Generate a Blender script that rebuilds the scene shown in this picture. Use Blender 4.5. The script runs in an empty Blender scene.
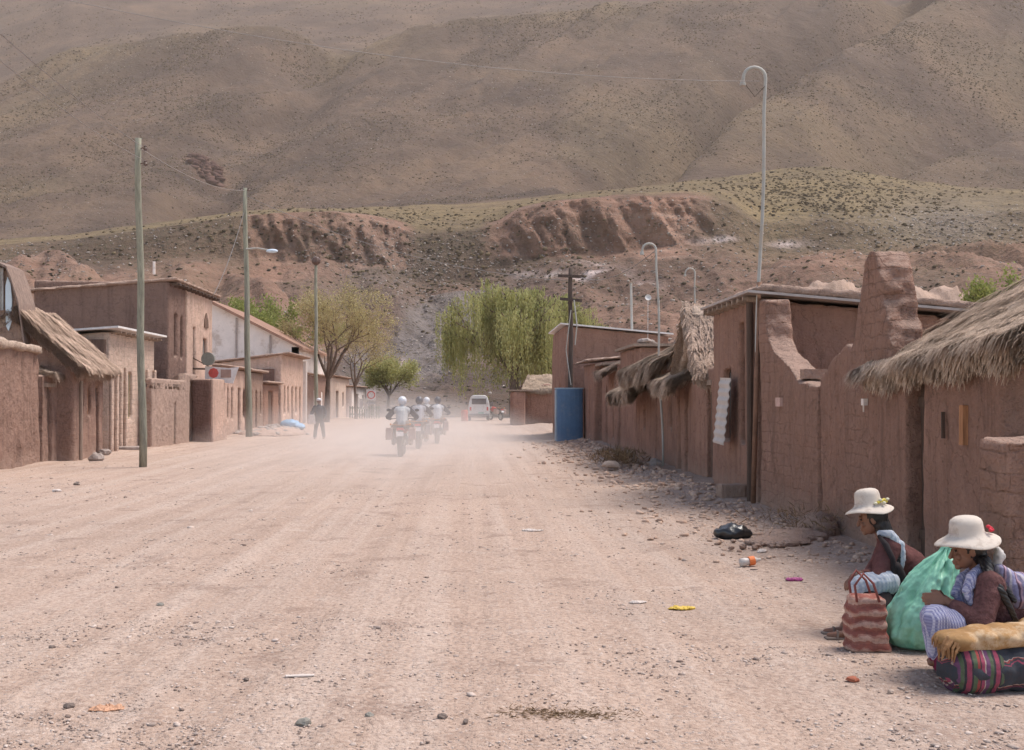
import bpy, math, random
import numpy as np
from math import sin, cos, pi, radians, sqrt, atan2
from mathutils import Vector, Matrix

rnd = random.Random(7)
rng = np.random.default_rng(7)
scene = bpy.context.scene
COL = scene.collection

# ------------------------------------------------------------------ camera
FPX, W, H = 1200.0, 1024, 750
cam_d = bpy.data.cameras.new('camera')
cam = bpy.data.objects.new('camera', cam_d); COL.objects.link(cam)
cam_d.sensor_width = 36.0; cam_d.lens = 36.0 * FPX / W
cam_d.clip_start = 0.1; cam_d.clip_end = 8000
YAW = -math.atan((512 - 470) / FPX)          # turned a little towards the row of walls
PITCH = math.atan((398 - 375) / FPX)
cam.location = (0, 0, 1.65)
cam.rotation_euler = (pi / 2 + PITCH, 0, YAW)
scene.camera = cam

# ------------------------------------------------------------------ light
SUN_EL, SUN_AZ = radians(63), radians(74)     # azimuth measured from +Y towards +X
world = bpy.data.worlds.new('World'); scene.world = world; world.use_nodes = True
wn = world.node_tree.nodes; wl = world.node_tree.links
bg = wn['Background']; sky = wn.new('ShaderNodeTexSky'); sky.sky_type = 'NISHITA'
sky.sun_disc = False; sky.sun_elevation = SUN_EL; sky.sun_rotation = SUN_AZ
sky.dust_density = 5.0; sky.air_density = 1.0; sky.ozone_density = 0.6; sky.altitude = 3500
tint = wn.new('ShaderNodeMix'); tint.data_type = 'RGBA'; tint.blend_type = 'MULTIPLY'; tint.inputs[0].default_value = 1.0
tint.inputs[7].default_value = (1.0, 0.84, 0.68, 1)          # dust in the air warms the sky
wl.new(sky.outputs[0], tint.inputs[6]); wl.new(tint.outputs[2], bg.inputs[0]); bg.inputs[1].default_value = 0.15
sun_d = bpy.data.lights.new('sun', 'SUN'); sun = bpy.data.objects.new('sun', sun_d); COL.objects.link(sun)
sun_d.energy = 2.0; sun_d.angle = radians(28); sun_d.color = (1.0, 0.93, 0.85)
sd = Vector((sin(SUN_AZ) * cos(SUN_EL), cos(SUN_AZ) * cos(SUN_EL), sin(SUN_EL)))
sun.rotation_euler = sd.to_track_quat('Z', 'Y').to_euler(); sun.location = (60, 40, 120)
scene.view_settings.view_transform = 'Standard'; scene.view_settings.look = 'None'
scene.view_settings.exposure = 1.42; scene.view_settings.gamma = 1.0
cy = scene.cycles
cy.use_denoising = True; cy.max_bounces = 6; cy.diffuse_bounces = 3; cy.glossy_bounces = 2
cy.transmission_bounces = 4; cy.volume_bounces = 1; cy.volume_step_rate = 2.0; cy.volume_max_steps = 128
cy.use_adaptive_sampling = True; cy.adaptive_threshold = 0.02

# ------------------------------------------------------------------ picture -> world helpers
RM = cam.rotation_euler.to_matrix()
def ray(px, py):
    return RM @ Vector(((px - 512) / FPX, -(py - 375) / FPX, -1.0))
def at(px, py, Y):
    d = ray(px, py); t = Y / d.y
    return Vector((d.x * t, Y, 1.65 + d.z * t))
def onx(px, py, X):
    d = ray(px, py); t = X / d.x
    return Vector((X, d.y * t, 1.65 + d.z * t))
def gnd(px, py, z=0.0):
    d = ray(px, py); t = (z - 1.65) / d.z
    return Vector((d.x * t, d.y * t, z))

# ------------------------------------------------------------------ noise
def _h(i, j, k, s):
    n = (i * 374761393 + j * 668265263 + k * 2147483647 + s * 1274126177) & 0xffffffff
    n = ((n ^ (n >> 13)) * 1274126177) & 0xffffffff
    n = ((n ^ (n >> 16)) * 2246822519) & 0xffffffff
    return ((n ^ (n >> 15)) & 0xffffff) / float(0xffffff)
def vnoise(p, seed=0):
    p = np.asarray(p, float); f = np.floor(p); i = f.astype(np.int64); u = p - f; u = u * u * (3 - 2 * u)
    r = 0
    for a in (0, 1):
        for b in (0, 1):
            for c in (0, 1):
                w = (u[:, 0] if a else 1 - u[:, 0]) * (u[:, 1] if b else 1 - u[:, 1]) * (u[:, 2] if c else 1 - u[:, 2])
                r = r + w * _h(i[:, 0] + a, i[:, 1] + b, i[:, 2] + c, seed)
    return r * 2 - 1
def fbm(p, octv=4, seed=0, gain=0.5):
    p = np.asarray(p, float); r = 0; a = 1.0; t = 0
    for o in range(octv):
        r = r + a * vnoise(p * (2 ** o) + 13.7 * o, seed + o); t += a; a *= gain
    return r / t
def P3(x, y, z=0):
    x = np.asarray(x, float); return np.stack([x, np.broadcast_to(y, x.shape), np.broadcast_to(z, x.shape)], 1)

# ------------------------------------------------------------------ materials
MATS = {}
class NT:
    def __init__(s, name):
        s.m = bpy.data.materials.new(name); s.m.use_nodes = True
        s.t = s.m.node_tree; s.n = s.t.nodes; s.l = s.t.links
        s.b = s.n['Principled BSDF']; s.tc = s.n.new('ShaderNodeTexCoord')
        s.b.inputs['Roughness'].default_value = 0.9
        s.b.inputs['Specular IOR Level'].default_value = 0.2
    def link(s, a, b): s.l.new(a, b)
    def map(s, scale=(1, 1, 1), rot=(0, 0, 0), src='Object'):
        m = s.n.new('ShaderNodeMapping'); s.link(s.tc.outputs[src], m.inputs[0])
        m.inputs['Scale'].default_value = scale; m.inputs['Rotation'].default_value = rot; return m.outputs[0]
    def noise(s, vec, scale=1.0, detail=4, rough=0.55):
        n = s.n.new('ShaderNodeTexNoise'); s.link(vec, n.inputs['Vector'])
        n.inputs['Scale'].default_value = scale; n.inputs['Detail'].default_value = detail; n.inputs['Roughness'].default_value = rough
        return n.outputs[0]
    def voro(s, vec, scale=1.0, feat='F1', out=0):
        n = s.n.new('ShaderNodeTexVoronoi'); n.feature = feat; s.link(vec, n.inputs['Vector'])
        n.inputs['Scale'].default_value = scale; return n.outputs[out]
    def ramp(s, fac, stops):
        r = s.n.new('ShaderNodeValToRGB'); s.link(fac, r.inputs[0]); e = r.color_ramp.elements
        while len(e) > 1: e.remove(e[0])
        e[0].position = stops[0][0]; e[0].color = c4(stops[0][1])
        for p, c in stops[1:]:
            k = e.new(p); k.color = c4(c)
        return r.outputs[0]
    def mix(s, fac, a, b, mode='MIX'):
        m = s.n.new('ShaderNodeMix'); m.data_type = 'RGBA'; m.blend_type = mode
        for sock, v in ((m.inputs[0], fac), (m.inputs[6], a), (m.inputs[7], b)):
            if hasattr(v, 'is_linked'): s.link(v, sock)
            else: sock.default_value = v if not isinstance(v, tuple) else c4(v)
        return m.outputs[2]
    def math(s, op, a, b=0.0):
        m = s.n.new('ShaderNodeMath'); m.operation = op
        for sock, v in ((m.inputs[0], a), (m.inputs[1], b)):
            if hasattr(v, 'is_linked'): s.link(v, sock)
            else: sock.default_value = v
        return m.outputs[0]
    def bump(s, h, dist=0.02, strength=1.0, prev=None):
        b = s.n.new('ShaderNodeBump'); s.link(h, b.inputs['Height']); b.inputs['Distance'].default_value = dist
        b.inputs['Strength'].default_value = strength
        if prev is not None: s.link(prev, b.inputs['Normal'])
        return b.outputs[0]
    def attr(s, name):
        a = s.n.new('ShaderNodeAttribute'); a.attribute_name = name; return a.outputs[0]
    def done(s, col=None, normal=None, rough=None):
        if col is not None: s.link(col, s.b.inputs['Base Color'])
        if normal is not None: s.link(normal, s.b.inputs['Normal'])
        if rough is not None: s.b.inputs['Roughness'].default_value = rough
        return s.m
def c4(c):
    if isinstance(c, (int, float)): return (c, c, c, 1)
    return tuple(c) + (1,) if len(c) == 3 else tuple(c)
def sc(c, f): return tuple(min(1, x * f) for x in c)

def mat_adobe(name, col, brick=0.0, streak=0.5):
    if name in MATS: return MATS[name]
    t = NT(name); v = t.map()
    big = t.noise(v, 0.8, 6, 0.65); fine = t.noise(v, 11, 6, 0.75); med = t.noise(v, 3.3, 5, 0.7)
    c = t.ramp(big, [(0.3, sc(col, 0.78)), (0.5, col), (0.7, sc(col, 1.25))])
    c = t.mix(t.ramp(med, [(0.36, 0.55), (0.5, 0.0)]), c, sc(col, 0.68))
    c = t.mix(t.ramp(fine, [(0.35, 0), (0.7, 1)]), c, sc(col, 1.15))
    st = t.noise(t.map((3.1, 3.1, 0.28)), 1.3, 6, 0.72)
    c = t.mix(t.ramp(st, [(0.52, 0.0), (0.66, streak)]), c, sc(col, 0.58))
    pale = t.noise(t.map((1, 1, 0.6)), 1.9, 7, 0.75)
    c = t.mix(t.ramp(pale, [(0.57, 0.0), (0.70, 0.55)]), c, sc(col, 1.55))
    spots = t.voro(v, 13)
    c = t.mix(t.ramp(spots, [(0.05, 0.45), (0.14, 0.0)]), c, sc(col, 1.6))
    pits = t.voro(t.map((1, 1, 1.3)), 7.5)
    c = t.mix(t.ramp(pits, [(0.05, 0.55), (0.15, 0.0)]), c, sc(col, 0.5))
    ck = t.n.new('ShaderNodeTexVoronoi'); ck.feature = 'DISTANCE_TO_EDGE'; wv = t.n.new('ShaderNodeVectorMath'); wv.operation = 'ADD'
    wn_ = t.n.new('ShaderNodeTexNoise'); t.link(v, wn_.inputs['Vector']); wn_.inputs['Scale'].default_value = 3.5; wn_.inputs['Detail'].default_value = 5
    ws_ = t.n.new('ShaderNodeVectorMath'); ws_.operation = 'SCALE'; t.link(wn_.outputs[1], ws_.inputs[0]); ws_.inputs['Scale'].default_value = 0.5
    t.link(t.map((0.9, 0.9, 0.55)), wv.inputs[0]); t.link(ws_.outputs[0], wv.inputs[1]); t.link(wv.outputs[0], ck.inputs['Vector']); ck.inputs['Scale'].default_value = 1.0
    crk = t.ramp(ck.outputs[0], [(0.0, 0.5), (0.014, 0.0)])
    c = t.mix(crk, c, sc(col, 0.45))
    spz = t.n.new('ShaderNodeSeparateXYZ'); t.link(t.tc.outputs['Object'], spz.inputs[0])
    spl = t.math('ADD', spz.outputs[2], t.math('MULTIPLY', med, 0.9))
    c = t.mix(t.ramp(spl, [(0.45, 0.65), (0.85, 0.0)]), c, (0.44, 0.30, 0.235))      # dust splashed up the foot of the wall
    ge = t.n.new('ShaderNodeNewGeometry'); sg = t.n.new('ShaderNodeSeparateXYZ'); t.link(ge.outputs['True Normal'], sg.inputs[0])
    c = t.mix(t.ramp(sg.outputs[2], [(0.35, 0.0), (0.75, 0.55)]), c, (0.50, 0.355, 0.285))      # upward faces painted paler as sunlit tops, with some settled dust
    n = t.bump(fine, 0.06, 1.0); n = t.bump(med, 0.12, 0.9, n); n = t.bump(st, 0.04, 0.5, n)
    if brick:
        b = t.n.new('ShaderNodeTexBrick'); vv = t.n.new('ShaderNodeCombineXYZ'); sp = t.n.new('ShaderNodeSeparateXYZ')
        t.link(t.tc.outputs['Object'], sp.inputs[0])
        t.link(t.math('ADD', sp.outputs[0], sp.outputs[1]), vv.inputs[0]); t.link(sp.outputs[2], vv.inputs[1])
        nz = t.n.new('ShaderNodeTexNoise'); t.link(v, nz.inputs['Vector']); nz.inputs['Scale'].default_value = 3.0; nz.inputs['Detail'].default_value = 4
        off = t.n.new('ShaderNodeVectorMath'); off.operation = 'SCALE'; t.link(nz.outputs[1], off.inputs[0]); off.inputs['Scale'].default_value = 0.12
        add = t.n.new('ShaderNodeVectorMath'); add.operation = 'ADD'; t.link(vv.outputs[0], add.inputs[0]); t.link(off.outputs[0], add.inputs[1])
        t.link(add.outputs[0], b.inputs['Vector'])
        b.inputs['Scale'].default_value = 1.0; b.inputs['Brick Width'].default_value = 0.42; b.inputs['Row Height'].default_value = 0.15
        b.inputs['Mortar Size'].default_value = 0.014; b.inputs['Mortar Smooth'].default_value = 0.9
        gone = t.ramp(big, [(0.4, 0.15), (0.6, 1.0)])
        k = t.math('MULTIPLY', t.math('MULTIPLY', b.outputs['Fac'], brick), gone)
        c = t.mix(k, c, sc(col, 0.62))
        n = t.bump(t.math('SUBTRACT', 1.0, k), 0.03, brick, n)
    MATS[name] = t.done(c, n, 0.95); return MATS[name]

def mat_plain(name, col, rough=0.8, metal=0.0, var=0.15, scale=6.0, bump=0.0, spec=0.3, wear=None):
    if name in MATS: return MATS[name]
    t = NT(name); v = t.map(); f = t.noise(v, scale, 5, 0.65)
    c = t.ramp(f, [(0.3, sc(col, 1 - var)), (0.7, sc(col, 1 + var))])
    if wear:
        c = t.mix(t.ramp(t.noise(v, scale * 0.7, 6, 0.75), [(0.52, 0.0), (0.62, 0.8)]), c, wear)
    t.b.inputs['Metallic'].default_value = metal; t.b.inputs['Specular IOR Level'].default_value = spec
    MATS[name] = t.done(c, t.bump(f, bump) if bump else None, rough); return MATS[name]

def mat_wood(name, col):
    if name in MATS: return MATS[name]
    t = NT(name); v = t.map((9, 9, 0.8)); f = t.noise(v, 2.0, 5, 0.7)
    c = t.ramp(f, [(0.3, sc(col, 0.6)), (0.7, sc(col, 1.35))])
    MATS[name] = t.done(c, t.bump(f, 0.01), 0.85); return MATS[name]

def mat_thatch(name, col):
    if name in MATS: return MATS[name]
    t = NT(name); v = t.map(); f = t.noise(v, 2.2, 5, 0.7); g = t.noise(v, 22, 3, 0.7)
    c = t.ramp(f, [(0.3, sc(col, 0.62)), (0.52, col), (0.75, sc(col, 1.3))])
    c = t.mix(t.ramp(g, [(0.42, 0), (0.62, 0.6)]), c, sc(col, 0.5))
    MATS[name] = t.done(c, t.bump(g, 0.03), 0.95); return MATS[name]

def mat_leaf(name, a, b, c_):
    if name in MATS: return MATS[name]
    t = NT(name)
    f = t.noise(t.map(), 0.8, 3, 0.6)
    g = t.n.new('ShaderNodeObjectInfo')
    at_ = t.attr('tone')
    c = t.ramp(at_, [(0.0, a), (0.5, b), (1.0, c_)])
    c = t.mix(t.ramp(f, [(0.35, 0.0), (0.7, 0.5)]), c, c_)
    t.b.inputs['Transmission Weight'].default_value = 0.0
    tr = t.n.new('ShaderNodeBsdfTranslucent'); t.link(c, tr.inputs[0]); ms = t.n.new('ShaderNodeMixShader'); ms.inputs[0].default_value = 0.35
    t.link(t.b.outputs[0], ms.inputs[1]); t.link(tr.outputs[0], ms.inputs[2]); t.link(ms.outputs[0], t.n['Material Output'].inputs[0])
    MATS[name] = t.done(c, None, 0.7); return MATS[name]

# ------------------------------------------------------------------ mesh building
ORG = {}
class MB:
    def __init__(s): s.v = []; s.f = []
    def add(s, vs, fs):
        n = len(s.v); s.v += [tuple(p) for p in vs]; s.f += [tuple(i + n for i in f) for f in fs]
    def box(s, c, size, rz=0.0, rx=0.0, ry=0.0, taper=1.0):
        m = Matrix.Rotation(rz, 3, 'Z') @ Matrix.Rotation(ry, 3, 'Y') @ Matrix.Rotation(rx, 3, 'X'); c = Vector(c)
        vs = []
        for z in (-.5, .5):
            k = taper if z > 0 else 1
            for x, y in ((-.5, -.5), (.5, -.5), (.5, .5), (-.5, .5)):
                vs.append(c + m @ Vector((x * size[0] * k, y * size[1] * k, z * size[2])))
        s.add(vs, [(3, 2, 1, 0), (4, 5, 6, 7), (0, 1, 5, 4), (1, 2, 6, 5), (2, 3, 7, 6), (3, 0, 4, 7)])
    def bx(s, x0, x1, y0, y1, z0, z1):
        s.box(((x0 + x1) / 2, (y0 + y1) / 2, (z0 + z1) / 2), (abs(x1 - x0), abs(y1 - y0), abs(z1 - z0)))
    def prism(s, pts, d):                       # closed polygon of Vectors, swept by vector d
        n = len(pts); d = Vector(d); pts = [Vector(p) for p in pts]
        s.add(pts + [p + d for p in pts], [tuple(range(n))[::-1], tuple(range(n, 2 * n))] + [(i, (i + 1) % n, (i + 1) % n + n, i + n) for i in range(n)])
    def tube(s, pts, r, seg=8, cap=True):
        pts = [Vector(p) for p in pts]; rs = r if isinstance(r, (list, tuple)) else [r] * len(pts)
        base = len(s.v); prev = None
        for i, p in enumerate(pts):
            d = (pts[min(i + 1, len(pts) - 1)] - pts[max(i - 1, 0)]).normalized()
            u = prev - d * prev.dot(d) if prev is not None else d.orthogonal()
            u = u.normalized() if u.length > 1e-6 else d.orthogonal().normalized()
            prev = u; w = d.cross(u)
            for k in range(seg):
                a = 2 * pi * k / seg; s.v.append(tuple(p + (u * cos(a) + w * sin(a)) * rs[i]))
        for i in range(len(pts) - 1):
            for k in range(seg):
                a = base + i * seg + k; b = base + i * seg + (k + 1) % seg; s.f.append((a, b, b + seg, a + seg))
        if cap:
            s.f.append(tuple(base + k for k in range(seg))[::-1]); e = base + (len(pts) - 1) * seg; s.f.append(tuple(e + k for k in range(seg)))
    def cap(s, p0, p1, r0, r1, seg=12):          # tapered capsule
        p0 = Vector(p0); p1 = Vector(p1); d = p1 - p0; L = d.length
        d = d.normalized() if L > 1e-6 else Vector((0, 0, 1)); pts = []; rs = []
        for a in (88, 60, 30): pts.append(p0 - d * r0 * sin(radians(a))); rs.append(r0 * cos(radians(a)))
        pts += [p0 + d * 0.0]; rs += [r0]
        if L > 1e-6: pts += [p1]; rs += [r1]
        for a in (30, 60, 88): pts.append(p1 + d * r1 * sin(radians(a))); rs.append(r1 * cos(radians(a)))
        s.tube(pts, rs, seg)
    def ell(s, c, r, seg=14, rings=9, rot=None):
        c = Vector(c); vs = []; fs = []
        for i in range(1, rings):
            th = pi * i / rings
            for k in range(seg):
                a = 2 * pi * k / seg; p = Vector((r[0] * sin(th) * cos(a), r[1] * sin(th) * sin(a), r[2] * cos(th)))
                if rot: p = rot @ p
                vs.append(c + p)
        t = Vector((0, 0, r[2])); b = -t
        if rot: t = rot @ t; b = rot @ b
        vs += [c + t, c + b]; T = len(vs) - 2; B = T + 1
        for i in range(rings - 2):
            for k in range(seg):
                a = i * seg + k; a2 = i * seg + (k + 1) % seg; fs.append((a, a + seg, a2 + seg, a2))
        for k in range(seg):
            fs.append((T, k, (k + 1) % seg)); fs.append((B, (rings - 2) * seg + (k + 1) % seg, (rings - 2) * seg + k))
        s.add(vs, fs)
    def lathe(s, c, prof, seg=28, rot=None, sx=1.0, sy=1.0, closed=False):   # prof: (r, z)
        c = Vector(c); vs = []; n = len(prof)
        for r, z in prof:
            for k in range(seg):
                a = 2 * pi * k / seg; p = Vector((r * cos(a) * sx, r * sin(a) * sy, z))
                vs.append(c + (rot @ p if rot else p))
        fs = []
        for i in range(n - 1 + (1 if closed else 0)):
            j = (i + 1) % n
            for k in range(seg):
                k2 = (k + 1) % seg; fs.append((i * seg + k, i * seg + k2, j * seg + k2, j * seg + k))
        s.add(vs, fs)
    def mesh(s, name='m'):
        m = bpy.data.meshes.new(name); m.from_pydata(s.v, [], s.f); m.update(); return m

def getv(m):
    a = np.empty(len(m.vertices) * 3, np.float32); m.vertices.foreach_get('co', a); return a.reshape(-1, 3).astype(float)
def getn(m):
    a = np.empty(len(m.vertices) * 3, np.float32); m.vertex_normals.foreach_get('vector', a); return a.reshape(-1, 3).astype(float)
def setv(m, v): m.vertices.foreach_set('co', v.astype(np.float32).ravel()); m.update()

def remesh(src, voxel, smooth=0, factor=0.5):
    m = src.mesh() if isinstance(src, MB) else src
    o = bpy.data.objects.new('tmp', m); COL.objects.link(o)
    r = o.modifiers.new('r', 'REMESH'); r.mode = 'VOXEL'; r.voxel_size = voxel; r.use_smooth_shade = True
    if smooth:
        k = o.modifiers.new('s', 'SMOOTH'); k.iterations = smooth; k.factor = factor
    dg = bpy.context.evaluated_depsgraph_get(); ev = o.evaluated_get(dg)
    out = bpy.data.meshes.new_from_object(ev, preserve_all_data_layers=False, depsgraph=dg)
    bpy.data.objects.remove(o); bpy.data.meshes.remove(m)
    return out
def rough_up(m, amp=0.03, scale=1.5, seed=0, groove=0.0, gs=(5, 5, 0.4), zmin=None):
    v = getv(m); n = getn(m)
    d = amp * fbm(v * scale, 4, seed) + amp * 0.35 * fbm(v * scale * 6, 2, seed + 9)
    if groove:
        g = fbm(v * np.array(gs), 3, seed + 31); d -= groove * np.clip(g - 0.12, 0, 1) * 3
    setv(m, v + n * d[:, None]); return m

def smooth(m, on=True):
    m.polygons.foreach_set('use_smooth', [on] * len(m.polygons)); m.update()

def mk(name, m, mat, parent=None, org=None, sm=None):
    if isinstance(m, MB): m = m.mesh(name)
    if parent is not None: org = ORG[parent.name]
    if org is None: org = (0, 0, 0)
    v = getv(m); v -= np.array(org); setv(m, v)
    if sm is not None: smooth(m, sm)
    o = bpy.data.objects.new(name, m); COL.objects.link(o); m.name = o.name
    m.materials.clear(); m.materials.append(mat)
    if parent is not None: o.parent = parent
    else: o.location = org
    ORG[o.name] = tuple(org)
    return o
def thing(name, label, cat, loc, group=None):
    o = bpy.data.objects.new(name, None); COL.objects.link(o); o.location = loc; o.empty_display_size = 0.3
    ORG[o.name] = tuple(loc); return tag(o, label, cat, group)
def tag(o, label, cat, group=None, kind=None):
    o['label'] = label; o['category'] = cat
    if group: o['group'] = group
    if kind: o['kind'] = kind
    return o
def part(o, label): o['label'] = label; return o
# ------------------------------------------------------------------ ground
def gz(x, y):
    x = np.atleast_1d(np.asarray(x, float)); y = np.broadcast_to(np.asarray(y, float), x.shape)
    z = 0.05 * fbm(P3(x / 5, y / 7), 3, 3) + 0.012 * fbm(P3(x * 2, y * 1.4), 3, 5)
    rut = fbm(P3(x * 1.5 + 1.2 * fbm(P3(x / 6, y / 14), 2, 8), y / 26), 3, 6)
    inroad = np.exp(-((x + 2.0) / 5.0) ** 2)
    z += 0.040 * rut * inroad
    # raised bank of dirt along the wall
    b = np.clip((x - 2.9) / 1.4, 0, 1); b = b * b * (3 - 2 * b); far = np.clip((y - 15) / 9, 0, 1)
    z += b * far * (0.10 + 0.10 * fbm(P3(x * 1.1, y * 0.8), 4, 11)) * (y < 75)
    lb = np.clip((-8.6 - x) / 1.6, 0, 1)
    z += lb * (0.05 + 0.06 * fbm(P3(x, y), 3, 12)) * (y > 20)
    return z - 0.03
def g1(x, y): return float(gz([x], [y])[0])

ys = [-40, -20, -8, 0, 1.5, 2.5]
y = 3.2
while y < 118: ys.append(y); y *= 1.0095
ss = list(np.linspace(-0.62, 0.62, 430)); ss = [-9, -5, -3, -2, -1.4, -1, -.8] + ss + [.8, 1, 1.4, 2, 3, 5, 9]
ys = np.array(ys); ss = np.array(ss); XX = np.outer(np.maximum(ys, 3), ss); YY = np.repeat(ys[:, None], len(ss), 1)
x_, y_ = XX.ravel(), YY.ravel(); z_ = gz(x_, y_)
z_ += 0.020 * fbm(P3(x_ * 6, y_ * 6), 4, 21) * np.exp(-np.clip(y_, 0, 99) / 18)
def gridmesh(name, V, nr, nc):
    idx = np.arange(nr * nc).reshape(nr, nc)
    F = np.stack([idx[:-1, :-1], idx[:-1, 1:], idx[1:, 1:], idx[1:, :-1]], -1).reshape(-1, 4)
    m = bpy.data.meshes.new(name); m.vertices.add(len(V)); m.vertices.foreach_set('co', V.astype(np.float32).ravel())
    m.loops.add(F.size); m.loops.foreach_set('vertex_index', F.astype(np.int32).ravel())
    m.polygons.add(len(F)); m.polygons.foreach_set('loop_start', np.arange(0, F.size, 4, dtype=np.int32))
    m.update(calc_edges=True); m.validate(); smooth(m); return m

def ground_mat():
    t = NT('dusty_ground'); v = t.map()
    dust = (0.46, 0.332, 0.262); brown = (0.235, 0.155, 0.12); pale = (0.56, 0.45, 0.385)
    big = t.noise(t.map((0.16, 0.10, 1)), 1, 5, 0.6)
    c = t.ramp(big, [(0.32, sc(dust, 0.86)), (0.5, dust), (0.68, sc(dust, 1.10))])
    sp = t.n.new('ShaderNodeSeparateXYZ'); t.link(t.tc.outputs['Object'], sp.inputs[0])
    # tyre streaks running along the street
    st = t.noise(t.map((2.6, 0.045, 1)), 1, 5, 0.6)
    c = t.mix(t.ramp(st, [(0.47, 0.0), (0.64, 0.40)]), c, pale)
    c = t.mix(t.ramp(st, [(0.33, 0.22), (0.46, 0.0)]), c, brown)
    # darker, patchy ground towards the wall; brown patches all over
    rt = t.math('ADD', t.math('MULTIPLY', sp.outputs[0], 0.5), t.math('MULTIPLY', t.noise(v, 0.6, 4), 3.0))
    wallm = t.ramp(t.math('MULTIPLY', rt, 0.2), [(0.42, 0.0), (0.62, 1.0)])
    c = t.mix(t.math('MULTIPLY', wallm, 0.35), c, (0.30, 0.235, 0.20))
    pat = t.noise(t.map((0.8, 0.75, 1)), 1.4, 8, 0.74)
    c = t.mix(t.ramp(pat, [(0.55, 0.0), (0.64, 0.55)]), c, brown)
    pat2 = t.noise(t.map((0.5, 0.8, 1)), 2.3, 6, 0.7)
    c = t.mix(t.ramp(pat2, [(0.58, 0.0), (0.7, 0.5)]), c, pale)
    fine = t.noise(v, 26, 4, 0.75); mid = t.noise(v, 6, 5, 0.7)
    c = t.mix(t.ramp(fine, [(0.5, 0.0), (0.66, 0.55)]), c, sc(brown, 0.8))
    c = t.mix(t.ramp(fine, [(0.34, 0.5), (0.46, 0.0)]), c, (0.60, 0.49, 0.42))
    grit = t.voro(v, 22); gmask = t.ramp(t.noise(v, 0.9, 4, 0.6), [(0.42, 0.0), (0.58, 1.0)])
    c = t.mix(t.math('MULTIPLY', t.ramp(grit, [(0.10, 0.9), (0.24, 0.0)]), gmask), c, (0.30, 0.26, 0.25))
    n = t.bump(fine, 0.02, 1.0); n = t.bump(mid, 0.05, 0.9, n); n = t.bump(pat, 0.03, 0.6, n); n = t.bump(st, 0.05, 0.6, n); n = t.bump(grit, 0.01, 0.5, n)
    return t.done(c, n, 0.97)
g_m = gridmesh('ground', np.stack([x_, y_, z_], 1), len(ys), len(ss))
ground = mk('ground', g_m, ground_mat()); ground['kind'] = 'structure'

# ------------------------------------------------------------------ hills
# rows: distance, spread of screen heights (looked up in the photo), turned into real heights at that distance
PXK = [-300, 0, 70, 130, 240, 290, 330, 380, 420, 470, 500, 520, 560, 620, 690, 730, 760, 820, 900, 960, 1024, 1400]
ROWS = [
 (100, [420]*22, 4),
 (125, [408,408,408,408,408,409,409,409,409,409,409,409,409,408,404,400,398,396,396,396,396,396], 10),
 (165, [380,380,380,380,384,388,390,394,396,397,397,396,394,385,375,365,355,345,340,340,340,340], 16),
 (205, [345,345,345,345,342,345,352,374,382,380,376,370,362,352,340,330,325,318,315,315,315,315], 22),
 (245, [308,306,304,302,300,300,308,335,352,350,342,336,326,316,308,302,300,292,288,286,284,284], 24),
 (280, [280,276,274,272,272,272,275,296,318,312,302,296,282,275,270,268,272,268,266,264,260,255], 22),
 (300, [264,262,260,258,256,256,258,268,284,284,272,262,256,250,244,246,256,252,250,246,240,235], 24),
 (306, [252,250,246,240,228,226,226,238,256,250,240,224,214,208,206,222,240,238,236,230,224,220], 16),
 (311, [249,245,240,232,216,213,212,222,236,232,224,210,201,197,196,206,226,222,224,218,212,210], 12),
 (330, [248,243,238,230,214.5,211.5,211,214,222,221,217,207,199,195,192,194,205,203,210,206,204,205], 12),
 (380, [246,241,236,228,213,210,209,208,209,208,205,202,196,192,186,183,182,180,190,194,196,200], 12),
 (430, [245,240,235,227,212,209,208,206,205,203,201,199,194,189,181,176,172,164,177,186,190,196], 12),
 (480, [250,246,242,236,222,219,218,216,214,211,208,206,202,197,190,186,182,176,186,194,198,204], 6),
 (620, [244,242,240,236,222,217,214,208,203,199,198,197,196,193,188,184,182,178,186,192,194,196], 20),
 (800, [200,196,190,185,175,172,170,165,160,156,154,152,150,148,150,150,150,140,135,130,128,110], 50),
 (1000,[140,138,130,126,120,118,116,112,108,104,100,98,96,92,90,88,85,75,70,65,58,40], 60),
 (1180,[100,98,78,72,62,60,62,64,60,52,46,44,40,34,28,24,20,10,0,-8,-20,-50], 50),
 (1260,[92,86,54,42,32,32,35,42,34,25,20,18,15,11,8,5,2,-10,-28,-40,-52,-80], 24),
 (1330,[94,88,56,44,34,34,37,44,36,27,22,20,17,13,10,7,4,-8,-26,-38,-50,-78], 10),
 (1450,[100,94,66,54,46,44,46,50,44,34,30,28,26,22,18,14,10,-4,-22,-34,-46,-74], 8),
 (1750,[60,48,24,22,22,24,24,22,18,12,8,4,0,-4,-8,-10,-14,-30,-46,-56,-66,-96], 24),
 (2300,[-30,-30,-34,-30,-28,-26,-24,-22,-26,-30,-34,-36,-40,-44,-50,-54,-58,-70,-86,-96,-106,-130], 14),
]
u_px = np.concatenate([np.arange(-1000, -20, 14.0), np.arange(-20, 1050, 2.2), np.arange(1050, 2100, 14.0)])
rowsY, rowsS = [], []
for k in range(len(ROWS) - 1):
    Ya, A, n = ROWS[k]; Yb, B, _ = ROWS[k + 1]; n = ROWS[k + 1][2] + 2
    a = np.interp(u_px, PXK, A); b = np.interp(u_px, PXK, B)
    for j in range(n):
        t = j / n; rowsY.append(Ya * (1 - t) + Yb * t); rowsS.append(a * (1 - t) + b * t)
rowsY.append(ROWS[-1][0]); rowsS.append(np.interp(u_px, PXK, ROWS[-1][1]))
rowsY = np.array(rowsY); S = np.array(rowsS)
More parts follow.
